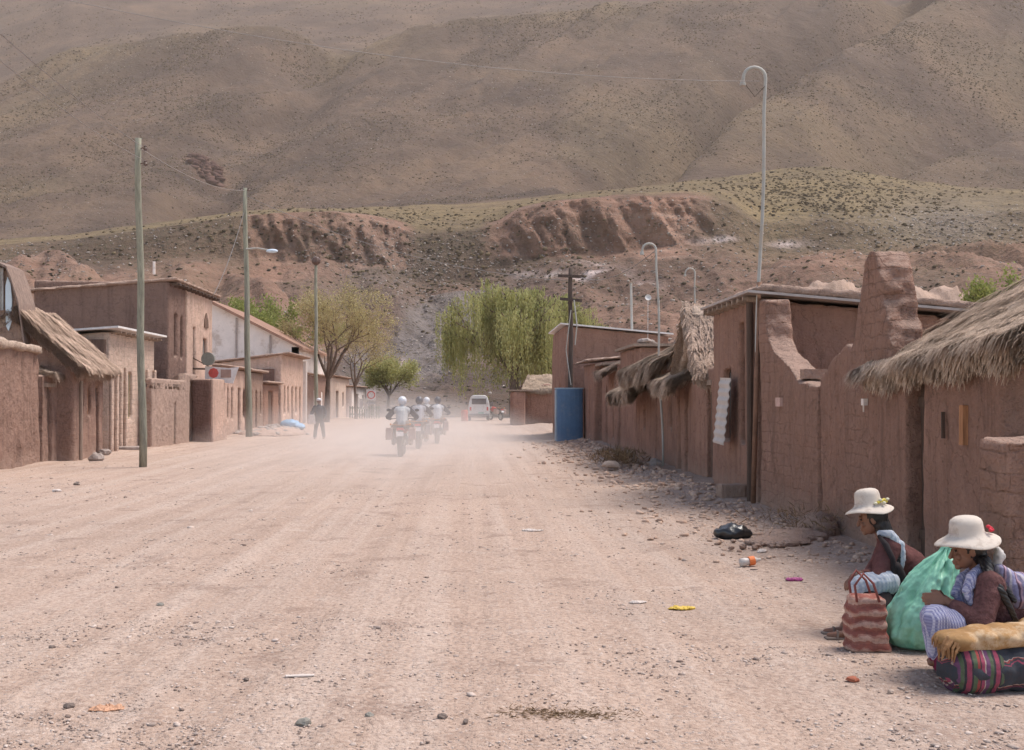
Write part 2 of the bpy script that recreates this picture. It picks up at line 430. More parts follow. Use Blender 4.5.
for _ in range(2):                                            # soften along the slope, not at the cliff
    sm_ = S.copy(); sm_[1:-1] = (S[:-2] + S[1:-1] * 2 + S[2:]) / 4
    keep = ((rowsY > 296) & (rowsY < 318))[:, None]
    S = np.where(keep, S, sm_)
ker = np.exp(-np.linspace(-2, 2, 9) ** 2); ker /= ker.sum()
Sp = np.pad(S, ((0, 0), (4, 4)), mode='edge'); S = sum(ker[i] * Sp[:, i:i + S.shape[1]] for i in range(9))
nr, nc = S.shape
TY = np.repeat(rowsY[:, None], nc, 1); TP = np.repeat(u_px[None, :], nr, 0)
R_ = np.array(RM)
dx = (TP - 512) / FPX; dy = -(S - 375) / FPX
Dx = R_[0, 0] * dx + R_[0, 1] * dy - R_[0, 2]; Dy = R_[1, 0] * dx + R_[1, 1] * dy - R_[1, 2]; Dz = R_[2, 0] * dx + R_[2, 1] * dy - R_[2, 2]
T_ = TY / Dy; TX = Dx * T_; TZ = 1.65 + Dz * T_
fx, fy, fz = TX.ravel(), TY.ravel().copy(), TZ.ravel().copy(); fp = TP.ravel(); fs = S.ravel()
def seg_dist(px, py, a, b):
    a = np.array(a, float); b = np.array(b, float); d = b - a; t = np.clip(((px - a[0]) * d[0] + (py - a[1]) * d[1]) / (d @ d), 0, 1)
    qx = a[0] + d[0] * t; qy = a[1] + d[1] * t
    return np.hypot(px - qx, py - qy)
def chain(px, py, pts): return np.minimum.reduce([seg_dist(px, py, pts[i], pts[i + 1]) for i in range(len(pts) - 1)])
# the big mountain: ravine, spurs and down-slope gullies
big = np.clip((fy - 560) / 160, 0, 1) * np.clip((1500 - fy) / 200, 0, 1)
rav = chain(fp, fs, [(905, -10), (830, 55), (740, 112), (690, 150), (600, 195)])
fz -= big * 78 * np.exp(-(rav / 26) ** 2)
spur = chain(fp, fs, [(980, 20), (860, 95), (770, 145), (700, 185)]); fz += big * 34 * np.exp(-(spur / 36) ** 2)
rav2 = chain(fp, fs, [(330, 50), (300, 100), (235, 160), (170, 235)]); fz -= big * 24 * np.exp(-(rav2 / 30) ** 2)
rav3 = chain(fp, fs, [(1040, 90), (930, 140), (850, 175)]); fz -= big * 26 * np.exp(-(rav3 / 20) ** 2)
th = fx * 0.88 - fy * 0.47                                    # gullies run slantwise down
gr_ = 1 - 2 * np.abs(fbm(P3(th / 130, fy / 700, 1), 4, 40)); fz += big * (15 * gr_ - 7 + 7 * (1 - 2 * np.abs(fbm(P3(th / 42, fy / 380, 2), 4, 43))) - 3 + 2.2 * fbm(P3(fx / 9, fy / 12, 2), 3, 47))
far2 = np.clip((fy - 1500) / 200, 0, 1)
fz += far2 * (30 * fbm(P3(th / 160, fy / 600, 5), 5, 60))
# the near terrace: gullied cliff, rubble slopes
near = np.clip((fy - 140) / 60, 0, 1) * np.clip((500 - fy) / 60, 0, 1)
slope = near * np.clip((306 - fy) / 30, 0, 1)
gl = 1 - np.abs(fbm(P3(fx / 17 + fy / 60, fy / 70, 0), 4, 51)) * 2
rib = 1 - np.abs(fbm(P3((fx + .55 * fy) / 42, fy / 160, 3), 3, 77)) * 2
fz += slope * (9.0 * (rib - .6) + 4.0 * gl - 2.0 + 2.6 * fbm(P3(fx / 8, fy / 14, 0), 4, 54) + 0.7 * fbm(P3(fx / 2.4, fy / 3, 0), 3, 58))
mid = near * np.exp(-((fy - 306) / 9) ** 2)
cl = 0.95 * np.abs(fbm(P3(fx / 13 + fz / 26, fz / 42, 0), 5, 53, .6)) + 0.30 * np.abs(fbm(P3(fx / 3.2, fz / 5, 0), 4, 57, .65))
cm = np.clip(np.maximum(np.clip((fp - 225) / 30, 0, 1) * np.clip((418 - fp) / 25, 0, 1), np.clip((fp - 485) / 30, 0, 1) * np.clip((740 - fp) / 45, 0, 1)), 0, 1)
fy += mid * cm * (cl * 12 - 3)
plat = near * np.clip((fy - 312) / 14, 0, 1)
fz += plat * (0.9 * fbm(P3(fx / 16, fy / 16, 0), 4, 56) + 0.35 * fbm(P3(fx / 4, fy / 4, 0), 3, 59))
low = np.clip((fy - 108) / 25, 0, 1) * np.clip((200 - fy) / 40, 0, 1)
fz += low * (0.5 * fbm(P3(fx / 9, fy / 5, 0), 4, 62) + 0.16 * np.sign(np.sin(fz * 4.2)) * (np.abs(fp - 440) < 90))
V = np.stack([fx, fy, fz], 1)
hm = gridmesh('hillside', V, nr, nc)
# what grows and lies where (vegetation, red earth, grey scree, white outcrops)
nz1 = fbm(P3(fx / 30, fy / 30), 4, 70); nz2 = fbm(P3(fx / 7, fy / 7), 4, 71)
def band(v, a, b, s): return np.clip((v - a) / s, 0, 1) * np.clip((b - v) / s, 0, 1)
cliffL = band(fp, 238, 418, 14) * band(fs, 208, 272, 5) * ((fy > 285) & (fy < 323))
cliffR = band(fp, 478, 720, 30) * band(fs, 192, 262, 6) * ((fy > 270) & (fy < 326))
red = np.clip(np.maximum(cliffL, cliffR) * (0.85 + 0.8 * nz2), 0, 1)
redslope = slope * 0.75 * np.clip(0.65 + nz1 * 1.2, 0, 1)
red = np.clip(np.maximum(red, redslope), 0, 1)
scree = np.exp(-((fs - 345) / 48) ** 2) * np.exp(-(((fp - 430) + (fs - 345) * 1.0) / 62) ** 2) * (fy < 290)
rub = np.exp(-((fs - 262) / 46) ** 2) * np.exp(-((fp - 370) / 75) ** 2) * (fy < 312)
grey = np.clip(scree * 1.6 + rub * 0.45 * (0.8 + nz2), 0, 1)
darkrub = np.exp(-((fs - 225) / 26) ** 2) * np.exp(-((fp - 950) / 75) ** 2) * (fy < 430) + np.exp(-((fs - 185) / 20) ** 2) * np.exp(-((fp - 905) / 60) ** 2) * 0
grey = np.clip(grey + darkrub * 0.5, 0, 1)
red = red * (1 - np.clip(grey * 1.3, 0, 1))
green = np.clip(plat * np.clip(1.0 + nz1, 0, 1) * (fy < 500), 0, 1) * 0.9
rimL = np.exp(-((fy - 335) / 40) ** 2) * near; green = np.clip(green + rimL * 0.35, 0, 1) * (1 - red)
green = np.clip(green + near * band(fp, 720, 1100, 60) * (fs < 275) * 0.45 * (1 + nz1), 0, 1)
ridge = np.exp(-((fy - 1262) / 30) ** 2) * 0.65 * np.clip(1 + nz1, 0, 1) + big * np.clip(fbm(P3(fx / 130, fy / 160), 3, 72) * 2.2 - 0.15, 0, 0.8)
ridge2 = far2 * np.clip(fbm(P3(fx / 200, fy / 160), 3, 73) * 2.0, 0, 0.6)
green = np.clip(green + ridge * 0.45 + ridge2 * .35, 0, 1)
white = np.zeros_like(fx)
for (cx, cyy, rx_, ry_) in ((528, 277, 16, 4), (550, 283, 14, 5), (604, 270, 22, 7), (640, 278, 16, 5), (700, 242, 10, 4), (790, 245, 18, 4), (402, 355, 5, 3), (720, 240, 12, 3), (586, 290, 20, 3)):
    white = np.maximum(white, np.exp(-((fp - cx) / rx_) ** 2 - ((fs - cyy) / ry_) ** 2) * (fy < 325))
white = np.clip(white * (1 + 1.5 * nz2), 0, 1)
red = np.clip(red + np.exp(-((fp - 205) / 16) ** 2 - ((fs - 158) / 7) ** 2) * 0.9 * (fy > 560), 0, 1)
ca = hm.color_attributes.new('cover', 'FLOAT_COLOR', 'POINT')
ca.data.foreach_set('color', np.stack([green, red, grey, white], 1).astype(np.float32).ravel())

def hill_mat():
    t = NT('hillside_earth'); v = t.map()
    at_ = t.n.new('ShaderNodeAttribute'); at_.attribute_name = 'cover'
    sp = t.n.new('ShaderNodeSeparateColor'); t.link(at_.outputs[0], sp.inputs[0])
    big = t.noise(v, 0.012, 6, 0.65); mid_ = t.noise(v, 0.11, 5, 0.7); fine = t.noise(v, 0.62, 4, 0.75)
    base = t.ramp(big, [(0.35, (0.060, 0.041, 0.034)), (0.5, (0.102, 0.069, 0.053)), (0.64, (0.145, 0.096, 0.067))])  # strong dark-to-pale contrast painted in to suggest the mountain's shaded folds
    c = t.mix(sp.outputs[0], base, t.ramp(mid_, [(0.3, (0.135, 0.099, 0.056)), (0.7, (0.235, 0.172, 0.092))]))
    c = t.mix(sp.outputs[2], c, t.ramp(mid_, [(0.3, (0.165, 0.140, 0.130)), (0.7, (0.235, 0.200, 0.186))]))
    strat = t.noise(t.map((0.03, 0.03, 0.5)), 1, 4, 0.6)
    c = t.mix(sp.outputs[1], c, t.ramp(strat, [(0.3, (0.20, 0.108, 0.076)), (0.55, (0.275, 0.160, 0.115)), (0.75, (0.35, 0.235, 0.18))]))
    c = t.mix(at_.outputs['Alpha'], c, (0.50, 0.40, 0.37))
    # tufts and stones
    sp1 = t.voro(v, 0.28); sp2 = t.voro(v, 0.75)
    inv = t.math('SUBTRACT', 1.0, t.math('MULTIPLY', sp.outputs[1], 0.7))
    c = t.mix(t.math('MULTIPLY', t.ramp(sp2, [(0.18, 0.75), (0.42, 0.0)]), inv), c, (0.075, 0.065, 0.040))
    c = t.mix(t.ramp(fine, [(0.6, 0.0), (0.75, 0.55)]), c, (0.34, 0.28, 0.23))
    c = t.mix(t.ramp(mid_, [(0.32, 0.40), (0.46, 0.0)]), c, (0.12, 0.085, 0.062))
    sw = t.noise(t.map((0.010, 0.0035, 0.0035), (0, 0, 0.4)), 1.0, 6, 0.7); c = t.mix(t.ramp(sw, [(0.40, 0.5), (0.52, 0.0)]), c, (0.052, 0.037, 0.031)); c = t.mix(t.ramp(sw, [(0.55, 0.0), (0.68, 0.45)]), c, (0.175, 0.118, 0.078))
    n = t.bump(mid_, 2.5, 0.7); n = t.bump(fine, 0.7, 0.9, n); n = t.bump(sp1, 1.2, 0.5, n)
    return t.done(c, n, 0.97)
hill = mk('hillside', hm, hill_mat()); hill['kind'] = 'structure'

# an eroded pale bank just behind the walls
xs = np.linspace(8, 90, 420); vs_ = np.linspace(0, 1, 44); pts = []
for vv in vs_:
    Yb = 96 + vv * 34
    top = np.interp(xs, [8, 17, 20, 26, 32, 40, 46, 54, 90], [0.0, 0.6, 9.5, 11.6, 12.4, 12.0, 11.9, 11.4, 8.0])
    prof = np.interp(vv, [0, .08, .3, .42, .6, 1], [-.03, .08, .72, 1.0, .9, .2])
    z = top * prof
    g = np.abs(fbm(P3(xs / 1.7, vv * 3, 1), 4, 90))
    z = z * (1 + 0.30 * fbm(P3(xs / 3.0, vv * 4, 0), 4, 91)) - g * 1.6 * (prof > 0.1) * (top > 2)
    pts.append(np.stack([xs, Yb + 0 * xs + 2.5 * fbm(P3(xs / 2.6, vv * 4, 2), 4, 92), z - 0.3], 1))
bk = gridmesh('hill', np.concatenate(pts), len(vs_), len(xs))
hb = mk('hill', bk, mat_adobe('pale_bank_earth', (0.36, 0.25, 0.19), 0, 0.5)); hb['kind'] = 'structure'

# shrubs and stones strewn over the slopes, too many to count
def ico():
    t = (1 + 5 ** .5) / 2
    v = np.array([(-1, t, 0), (1, t, 0), (-1, -t, 0), (1, -t, 0), (0, -1, t), (0, 1, t), (0, -1, -t), (0, 1, -t), (t, 0, -1), (t, 0, 1), (-t, 0, -1), (-t, 0, 1)], float)
    v /= np.linalg.norm(v[0])
    f = np.array([(0, 11, 5), (0, 5, 1), (0, 1, 7), (0, 7, 10), (0, 10, 11), (1, 5, 9), (5, 11, 4), (11, 10, 2), (10, 7, 6), (7, 1, 8), (3, 9, 4), (3, 4, 2), (3, 2, 6), (3, 6, 8), (3, 8, 9), (4, 9, 5), (2, 4, 11), (6, 2, 10), (8, 6, 7), (9, 8, 1)])
    return v, f
IV, IF = ico()
def strew(name, pos, size, squash, seed, jit=0.28):
    r = np.random.default_rng(seed); n = len(pos)
    a = r.uniform(0, 2 * pi, n); ca_, sa_ = np.cos(a), np.sin(a)
    v = IV[None] * (1 + r.normal(0, jit, (n, 12, 1)))
    v = v * np.stack([size * r.uniform(.7, 1.3, n), size * r.uniform(.7, 1.3, n), size * squash * r.uniform(.7, 1.3, n)], 1)[:, None, :]
    x = v[..., 0] * ca_[:, None] - v[..., 1] * sa_[:, None]; yv = v[..., 0] * sa_[:, None] + v[..., 1] * ca_[:, None]
    v = np.stack([x, yv, v[..., 2]], -1) + pos[:, None, :]
    F = (IF[None] + (np.arange(n) * 12)[:, None, None]).reshape(-1, 3)
    m = bpy.data.meshes.new(name); m.vertices.add(n * 12); m.vertices.foreach_set('co', v.astype(np.float32).ravel())
    m.loops.add(F.size); m.loops.foreach_set('vertex_index', F.astype(np.int32).ravel()); m.polygons.add(len(F))
    m.polygons.foreach_set('loop_start', np.arange(0, F.size, 3, dtype=np.int32)); m.update(calc_edges=True)
    at_ = m.attributes.new('tone', 'FLOAT', 'POINT'); at_.data.foreach_set('value', np.repeat(r.uniform(0, 1, n), 12).astype(np.float32))
    return m
Vg = V.reshape(nr, nc, 3); w_px = np.gradient(u_px)
def pick(cond, n, seed):
    r = np.random.default_rng(seed)
    wgt = (cond.reshape(nr, nc) * np.abs(np.gradient(S, axis=0)) * w_px[None, :] * np.clip(0.7 + 2.6 * fbm(P3(fx / 55, fy / 70), 4, seed).reshape(nr, nc), .04, 3))[:-1, :-1]
    p = wgt.ravel() / wgt.sum(); k = r.choice(p.size, n, p=p); i, j = k // (nc - 1), k % (nc - 1)
    a, b = r.uniform(0, 1, n)[:, None], r.uniform(0, 1, n)[:, None]
    q = Vg[i, j] * (1 - a) * (1 - b) + Vg[i + 1, j] * a * (1 - b) + Vg[i, j + 1] * (1 - a) * b + Vg[i + 1, j + 1] * a * b
    return q
inview = (fp > -60) & (fp < 1090) & (fs > -30)
def tone_mat(name, a, b):
    t = NT(name); c = t.mix(t.attr('tone'), a, b); return t.done(c, None, 0.95)
q1 = pick((inview & (fy > 600) & (fy < 1330)) * 1.0, 34000, 101); s1 = rng.uniform(.3, .95, len(q1)) * q1[:, 1] / 1000
q0 = pick((inview & (fy > 1460)) * 1.0, 5000, 105); q1 = np.concatenate([q1, q0]); s1 = np.concatenate([s1, rng.uniform(.5, 1.6, len(q0))])
q2 = pick((inview & (fy > 125) & (fy < 450)) * (1.0 - 0.75 * red) * np.where(fy < 300, .35, np.where(fy < 322, .15, 1.)) * (1 - 0.97 * np.clip(scree * 2.5, 0, 1)), 8000, 102); s2 = rng.uniform(.15, .6, len(q2)) * np.clip(q2[:, 1] / 300, .4, 1)
shr = mk('hillside_shrubbery', strew('s', np.concatenate([q1, q2]), np.concatenate([s1, s2]), 0.75, 5), tone_mat('scrub', (0.045, 0.034, 0.024), (0.15, 0.112, 0.066)))
tag(shr, 'low dry shrubs dotting the brown hillsides behind the village', 'scrub', kind='stuff')
q3 = pick((inview & (fy > 600) & (fy < 1330)) * 1.0, 9000, 103); s3 = rng.uniform(.2, .65, len(q3)) * q3[:, 1] / 1000
q4 = pick((inview & (fy > 150) & (fy < 330)) * (0.35 + rub * 2 + darkrub), 6000, 104); s4 = rng.uniform(.1, .42, len(q4))
rk = mk('hillside_rubble', strew('r', np.concatenate([q3, q4]), np.concatenate([s3, s4]), 0.6, 6), tone_mat('hill_stones', (0.14, 0.115, 0.10), (0.42, 0.36, 0.32)))
tag(rk, 'loose stones and boulders strewn over the brown hillsides', 'rubble', kind='stuff')

d2_ = (fp - 205) ** 2 / 17 ** 2 + (fs - 158) ** 2 / 7 ** 2; ok_ = np.where((d2_ < 1) & (fy > 600) & (fy < 1300))[0]; rq_ = np.random.default_rng(3); kk = rq_.choice(ok_, min(70, len(ok_)), replace=False)
oc = mk('rocky_outcrop', strew('o', V[kk], rq_.uniform(1.5, 5.0, len(kk)), .55, 33), tone_mat('outcrop_rock', (0.06, 0.030, 0.028), (0.13, 0.075, 0.062)), org=tuple(V[kk].mean(0)))
tag(oc, 'dark reddish rocky outcrop alone on the big brown hillside above the greenish pole', 'outcrop')
# haze
hz = MB(); hz.bx(-2900, 2900, -60, 2700, -6, 1250)
t = NT('dusty_air'); pv = t.n.new('ShaderNodeVolumePrincipled'); pv.inputs['Color'].default_value = (0.95, 0.80, 0.70, 1)
pv.inputs['Density'].default_value = 0.00012; pv.inputs['Anisotropy'].default_value = 0.2
t.n.remove(t.b); t.link(pv.outputs[0], t.n['Material Output'].inputs['Volume'])
haze = mk('haze', hz, t.m, org=(0, 0, 0)); haze['kind'] = 'stuff'; haze['label'] = 'thin pinkish dust haze in the air over the valley'; haze['category'] = 'haze'
# ------------------------------------------------------------------ building helpers
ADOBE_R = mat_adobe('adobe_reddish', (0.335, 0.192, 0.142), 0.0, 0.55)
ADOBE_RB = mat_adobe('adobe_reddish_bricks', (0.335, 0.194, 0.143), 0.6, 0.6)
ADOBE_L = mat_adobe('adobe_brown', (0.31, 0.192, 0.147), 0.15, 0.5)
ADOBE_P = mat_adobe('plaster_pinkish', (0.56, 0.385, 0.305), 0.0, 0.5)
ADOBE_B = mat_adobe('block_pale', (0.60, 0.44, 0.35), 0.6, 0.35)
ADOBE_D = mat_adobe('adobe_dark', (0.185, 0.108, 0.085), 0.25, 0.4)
WHITEW = mat_plain('whitewash', (0.72, 0.63, 0.58), 0.9, 0, 0.10, 1.2, 0.01, 0.2, (0.48, 0.38, 0.32))
DOORW = mat_wood('door_wood', (0.16, 0.10, 0.075)); POSTW = mat_wood('weathered_wood', (0.30, 0.22, 0.17)); ORW = mat_wood('orange_wood', (0.42, 0.20, 0.10))
DARKW = mat_wood('dark_timber', (0.10, 0.065, 0.05))
GLASS = mat_plain('dusty_pane', (0.16, 0.14, 0.13), 0.35, 0, 0.2, 3, 0, 0.5)
BLUEPAINT = mat_plain('blue_paint', (0.075, 0.155, 0.27), 0.5, 0, 0.12, 3, 0.002, 0.4, (0.13, 0.19, 0.27))
GREENP = mat_wood('green_door_paint', (0.12, 0.16, 0.12))
ZINC = mat_plain('zinc_sheet', (0.55, 0.52, 0.50), 0.5, 0.6, 0.12, 2, 0, 0.4, (0.36, 0.28, 0.24))
STONE = mat_plain('stone_grey', (0.33, 0.27, 0.24), 0.95, 0, 0.3, 5, 0.02, 0.2)
THATCH = mat_thatch('straw_golden', (0.60, 0.445, 0.335)); THATCH_G = mat_thatch('straw_grey', (0.50, 0.375, 0.295))
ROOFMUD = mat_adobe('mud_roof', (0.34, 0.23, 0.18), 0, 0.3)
LXW = 4.5

def wall_run(mb, axis, c, t, a0, a1, z0, z1, ops=()):
    """a wall along 'x' or 'y' at coordinate c (outer face) thickness t (signed, inward), with openings (b0,b1,zb,zt)"""
    cuts = sorted(set([a0, a1] + [v for o in ops for v in (o[0], o[1])]))
    for i in range(len(cuts) - 1):
        u0, u1 = cuts[i], cuts[i + 1]; mid = (u0 + u1) / 2; o = [q for q in ops if q[0] < mid < q[1]]
        e = 0.012
        spans = [(z0, z1)] if not o else [(z0, o[0][2]), (o[0][3], z1)]
        for s0, s1 in spans:
            if s1 - s0 < 0.03: continue
            if axis == 'y': mb.bx(c, c + t, u0 - (e if i else 0), u1 + (e if i < len(cuts) - 2 else 0), s0, s1)
            else: mb.bx(u0 - (e if i else 0), u1 + (e if i < len(cuts) - 2 else 0), c, c + t, s0, s1)

def house_box(th, x0, x1, y0, y1, h, mat, voxel=0.08, t=0.35, street='-x', ops=(), fops=(), amp=0.03, groove=0.02, seed=0, htop=None, name='wall', bops=()):
    """four mud walls as one part; ops are openings in the street face, fops in the face towards the viewer (-y)"""
    mb = MB(); z0 = -0.35
    sx, bx_ = (x0, x1) if street == '-x' else (x1, x0); s = 1 if street == '-x' else -1
    wall_run(mb, 'y', sx, s * t, y0, y1, z0, h, ops)
    wall_run(mb, 'y', bx_, -s * t, y0, y1, z0, htop or h)
    for yy, tt, oo in ((y0, t, fops), (y1, -t, ())):
        if htop is None: wall_run(mb, 'x', yy, tt, x0, x1, z0, h, oo)
        else:
            hs, hb = (h, htop) if street == '-x' else (htop, h)
            mb.prism([(x0, yy, z0), (x1, yy, z0), (x1, yy, hb), (x0, yy, hs)], (0, tt, 0))
    m = remesh(mb, voxel * .8, 0); rough_up(m, amp, 1.1, seed, groove)
    return mk(name, m, mat, th)

def gable_box(th, x0, x1, y0, y1, he, hr, xr, mat, voxel=0.08, t=0.35, street='-x', ops=(), fops=(), amp=0.03, groove=0.02, seed=0):
    mb = MB(); z0 = -0.35
    wall_run(mb, 'y', x0, t, y0, y1, z0, he, ops if street == '-x' else ())
    wall_run(mb, 'y', x1, -t, y0, y1, z0, he, ops if street == '+x' else ())
    for yy, tt in ((y0, t), (y1, -t)):
        mb.prism([(x0, yy, z0), (x1, yy, z0), (x1, yy, he), (xr, yy, hr), (x0, yy, he)], (0, tt, 0))
    m = remesh(mb, voxel, 2, 0.4); rough_up(m, amp, 1.1, seed, groove)
    return mk('wall', m, mat, th)

def leaf_door(th, axis, c, a0, a1, z1, mat, inset, z0=0.0, name='door', handle=True, planks=3):
    """plank door in an opening; c the outer face, inset signed inward"""
    mb = MB(); w = (a1 - a0) / planks
    for k in range(planks):
        b0, b1 = a0 + k * w + 0.006, a0 + (k + 1) * w - 0.006
        if axis == 'y': mb.bx(c + inset, c + inset * 1.25, b0, b1, z0, z1)
        else: mb.bx(b0, b1, c + inset, c + inset * 1.25, z0, z1)
    for zz in (z0 + 0.3, z1 - 0.3):
        if axis == 'y': mb.bx(c + inset * 0.85, c + inset * 1.05, a0 + .01, a1 - .01, zz, zz + 0.1)
        else: mb.bx(a0 + .01, a1 - .01, c + inset * 0.85, c + inset * 1.05, zz, zz + 0.1)
    d = mk(name, mb, mat, th)
    return d
def lintel(th, axis, c, a0, a1, z, out, mat=None, h=0.12, d=0.2):
    mb = MB()
    if axis == 'y': mb.bx(c + out, c + out + (d if out < 0 else -d), a0 - .15, a1 + .15, z, z + h)
    else: mb.bx(a0 - .15, a1 + .15, c + out, c + out + d, z, z + h)
    return mk('lintel', mb, mat or POSTW, th)
def window_part(th, axis, c, a0, a1, z0, z1, inset, fmat=None):
    mb = MB(); f = 0.05; lo, hi = sorted((c + inset, c + inset * 1.3))
    def b(u0, u1, w0, w1):
        if axis == 'y': mb.bx(lo, hi, u0, u1, w0, w1)
        else: mb.bx(u0, u1, lo, hi, w0, w1)
    b(a0, a0 + f, z0, z1); b(a1 - f, a1, z0, z1); b(a0 + f, a1 - f, z0, z0 + f); b(a0 + f, a1 - f, z1 - f, z1)
    b((a0 + a1) / 2 - .02, (a0 + a1) / 2 + .02, z0 + f, z1 - f)
    w = mk('window', mb, fmat or DARKW, th)
    g = MB(); m_ = (lo + hi) / 2
    if axis == 'y': g.bx(m_ - .006, m_ + .006, a0 + f * .5, a1 - f * .5, z0 + f * .5, z1 - f * .5)
    else: g.bx(a0 + f * .5, a1 - f * .5, m_ - .006, m_ + .006, z0 + f * .5, z1 - f * .5)
    p = mk('pane', g, GLASS); p.parent = w; v = getv(p.data); v -= np.array(ORG[w.name]); setv(p.data, v); ORG[p.name] = ORG[w.name]
    return w

def thatch_slope(th, E0, E1, R0, R1, thick=0.22, n=6000, L=0.6, w=0.018, mat=None, seed=0, name='thatch', droop=0.28, voxel=0.09, overv=0.25, lift=0.05, bulge=0.10, fringe=0.34):
    """one slope of straw: E eave ends, R ridge ends; a lumpy bed plus thousands of straws lying down the slope"""
    n = int(n * 2.0); w *= 0.62; L *= 0.38; fringe *= .48; droop *= .6
    E0, E1, R0, R1 = map(Vector, (E0, E1, R0, R1)); r = np.random.default_rng(seed)
    nrm = (E1 - E0).cross(R0 - E0).normalized()
    if nrm.z < 0: nrm = -nrm
    mb = MB(); mb.prism([E0, E1, R1, R0], -nrm * thick)
    m = remesh(mb, voxel, 3, 0.5); rough_up(m, bulge, 1.6, seed, 0)
    bed = getv(m); bedf = []
    a = r.uniform(-0.02, 1.02, n); b = r.uniform(0, 1.0, n) ** 1.0
    ed = r.uniform(0, 1, n) < 0.30; b = np.where(ed, r.uniform(-0.02, 0.12, n), b)
    ev = r.uniform(0, 1, n) < 0.10; a = np.where(ev, r.choice([-0.01, 1.01], n), a)
    def A(v): return np.array(v)[None, :]
    lo = A(E0) * (1 - a[:, None]) + A(E1) * a[:, None]; hi = A(R0) * (1 - a[:, None]) + A(R1) * a[:, None]
    p = lo * (1 - b[:, None]) + hi * b[:, None]
    dn = (lo - hi); dn /= np.linalg.norm(dn, axis=1)[:, None]
    side = np.cross(dn, A(nrm)); N = A(nrm)
    und = bulge * fbm(p * 1.6, 3, seed) + 0.04 * fbm(p * 4, 2, seed + 2)
    jit = r.normal(0, 0.34, n)[:, None]; d = dn + side * jit + N * r.normal(0.04, 0.07, n)[:, None]
    Ls = L * r.uniform(0.5, 1.3, n)[:, None] * (1 + .55 * fbm(p * 3.5, 2, seed + 5))[:, None]
    p0 = p + N * (und + r.uniform(-0.03, lift, n))[:, None]
    p1 = p0 + d * Ls * 0.5 + A((0, 0, -1)) * (Ls ** 2) * 0.05
    p1 = np.where(b[:, None] < 0.12, p0 + (p1 - p0) * .6, p1)
    p2 = p1 + d * Ls * np.where(b[:, None] < 0.12, .22, .5) + A((0, 0, -1)) * (Ls * np.where(b[:, None] < 0.12, droop, 0.08)) * r.uniform(.4, 1.3, n)[:, None]
    ww = w * r.uniform(.6, 1.6, n)[:, None]
    sv = side * ww
    vs = np.stack([p0 - sv, p0 + sv, p1 - sv * .9, p1 + sv * .9, p2 - sv * .3, p2 + sv * .3], 1).reshape(-1, 3)
    nf = int(n * .8); af = r.uniform(-.01, 1.01, nf); onv = r.uniform(0, 1, nf) < .42; bf = np.where(onv, r.uniform(0, 1, nf), 0.0); af = np.where(onv, r.choice([0.0, 1.0], nf), af)
    lo = A(E0) * (1 - af[:, None]) + A(E1) * af[:, None]; hi = A(R0) * (1 - af[:, None]) + A(R1) * af[:, None]; q = lo * (1 - bf[:, None]) + hi * bf[:, None]
    dq = (lo - hi); dq /= np.linalg.norm(dq, axis=1)[:, None]; sq = np.cross(dq, A(nrm)); q = q + dq * r.uniform(-.10, .05, nf)[:, None] * (~onv)[:, None] + N * (.04 - r.uniform(0, thick * 1.05, nf))[:, None] + A((E1 - E0).normalized()) * np.where(onv, np.where(af < .5, -1, 1) * r.uniform(.0, .12, nf), 0)[:, None]
    lf = (fringe * r.uniform(.35, 1.2, nf) * (1 + .7 * fbm(q * 3.2, 2, seed + 8)))[:, None]; hd_ = dq * np.where(onv, .75, .45)[:, None] + A((0, 0, -1)) * np.where(onv, .35, .8)[:, None] + r.normal(0, .16, (nf, 3))
    w2 = sq * (w * r.uniform(.6, 1.5, nf))[:, None] + np.array([[0, w * .5, 0]]); q1_ = q + hd_ * lf * .55; q2_ = q1_ + (hd_ * .6 + A((0, 0, -.45))) * lf * .45
    vs = np.concatenate([vs, np.stack([q - w2, q + w2, q1_ - w2 * .9, q1_ + w2 * .9, q2_ - w2 * .3, q2_ + w2 * .3], 1).reshape(-1, 3)]); n += nf
    k = (np.arange(n) * 6)[:, None]
    F = np.concatenate([k + np.array([0, 1, 3, 2]), k + np.array([2, 3, 5, 4])], 0)
    me = bpy.data.meshes.new(name); nb = len(bed)
    pf = [tuple(q.vertices) for q in m.polygons]
    bedv = [tuple(v) for v in bed]
    me.from_pydata(bedv + [tuple(v) for v in vs], [], pf + [tuple(f) for f in (F + nb)]); me.update()
    bpy.data.meshes.remove(m)
    return mk(name, me, mat or THATCH, th)

def sheet(P0, U, Vv, waves, amp, thick=0.012, nu=None, nv=2):
    """corrugated sheet: origin P0, U across the ridges, Vv along them"""
    P0, U, Vv = Vector(P0), Vector(U), Vector(Vv); N = U.cross(Vv).normalized(); nu = nu or waves * 8; mb = MB(); vs = []
    for s_ in (0, 1):
        for j in range(nv):
            for i in range(nu + 1):
                t_ = i / nu; vs.append(P0 + U * t_ + Vv * (j / (nv - 1)) + N * (amp * sin(2 * pi * waves * t_) - s_ * thick))
    fs_ = []; q = (nu + 1) * nv
    for s_ in (0, 1):
        for j in range(nv - 1):
            for i in range(nu):
                a = s_ * q + j * (nu + 1) + i; f = (a, a + 1, a + nu + 2, a + nu + 1); fs_.append(f if s_ == 0 else f[::-1])
    for j in range(nv - 1):
        for i in (0, nu):
            a = j * (nu + 1) + i; fs_.append((a, a + nu + 1, a + nu + 1 + q, a + q))
    for i in range(nu):
        for j in (0, nv - 1):
            a = j * (nu + 1) + i; fs_.append((a, a + 1, a + 1 + q, a + q))
    mb.add(vs, fs_); return mb

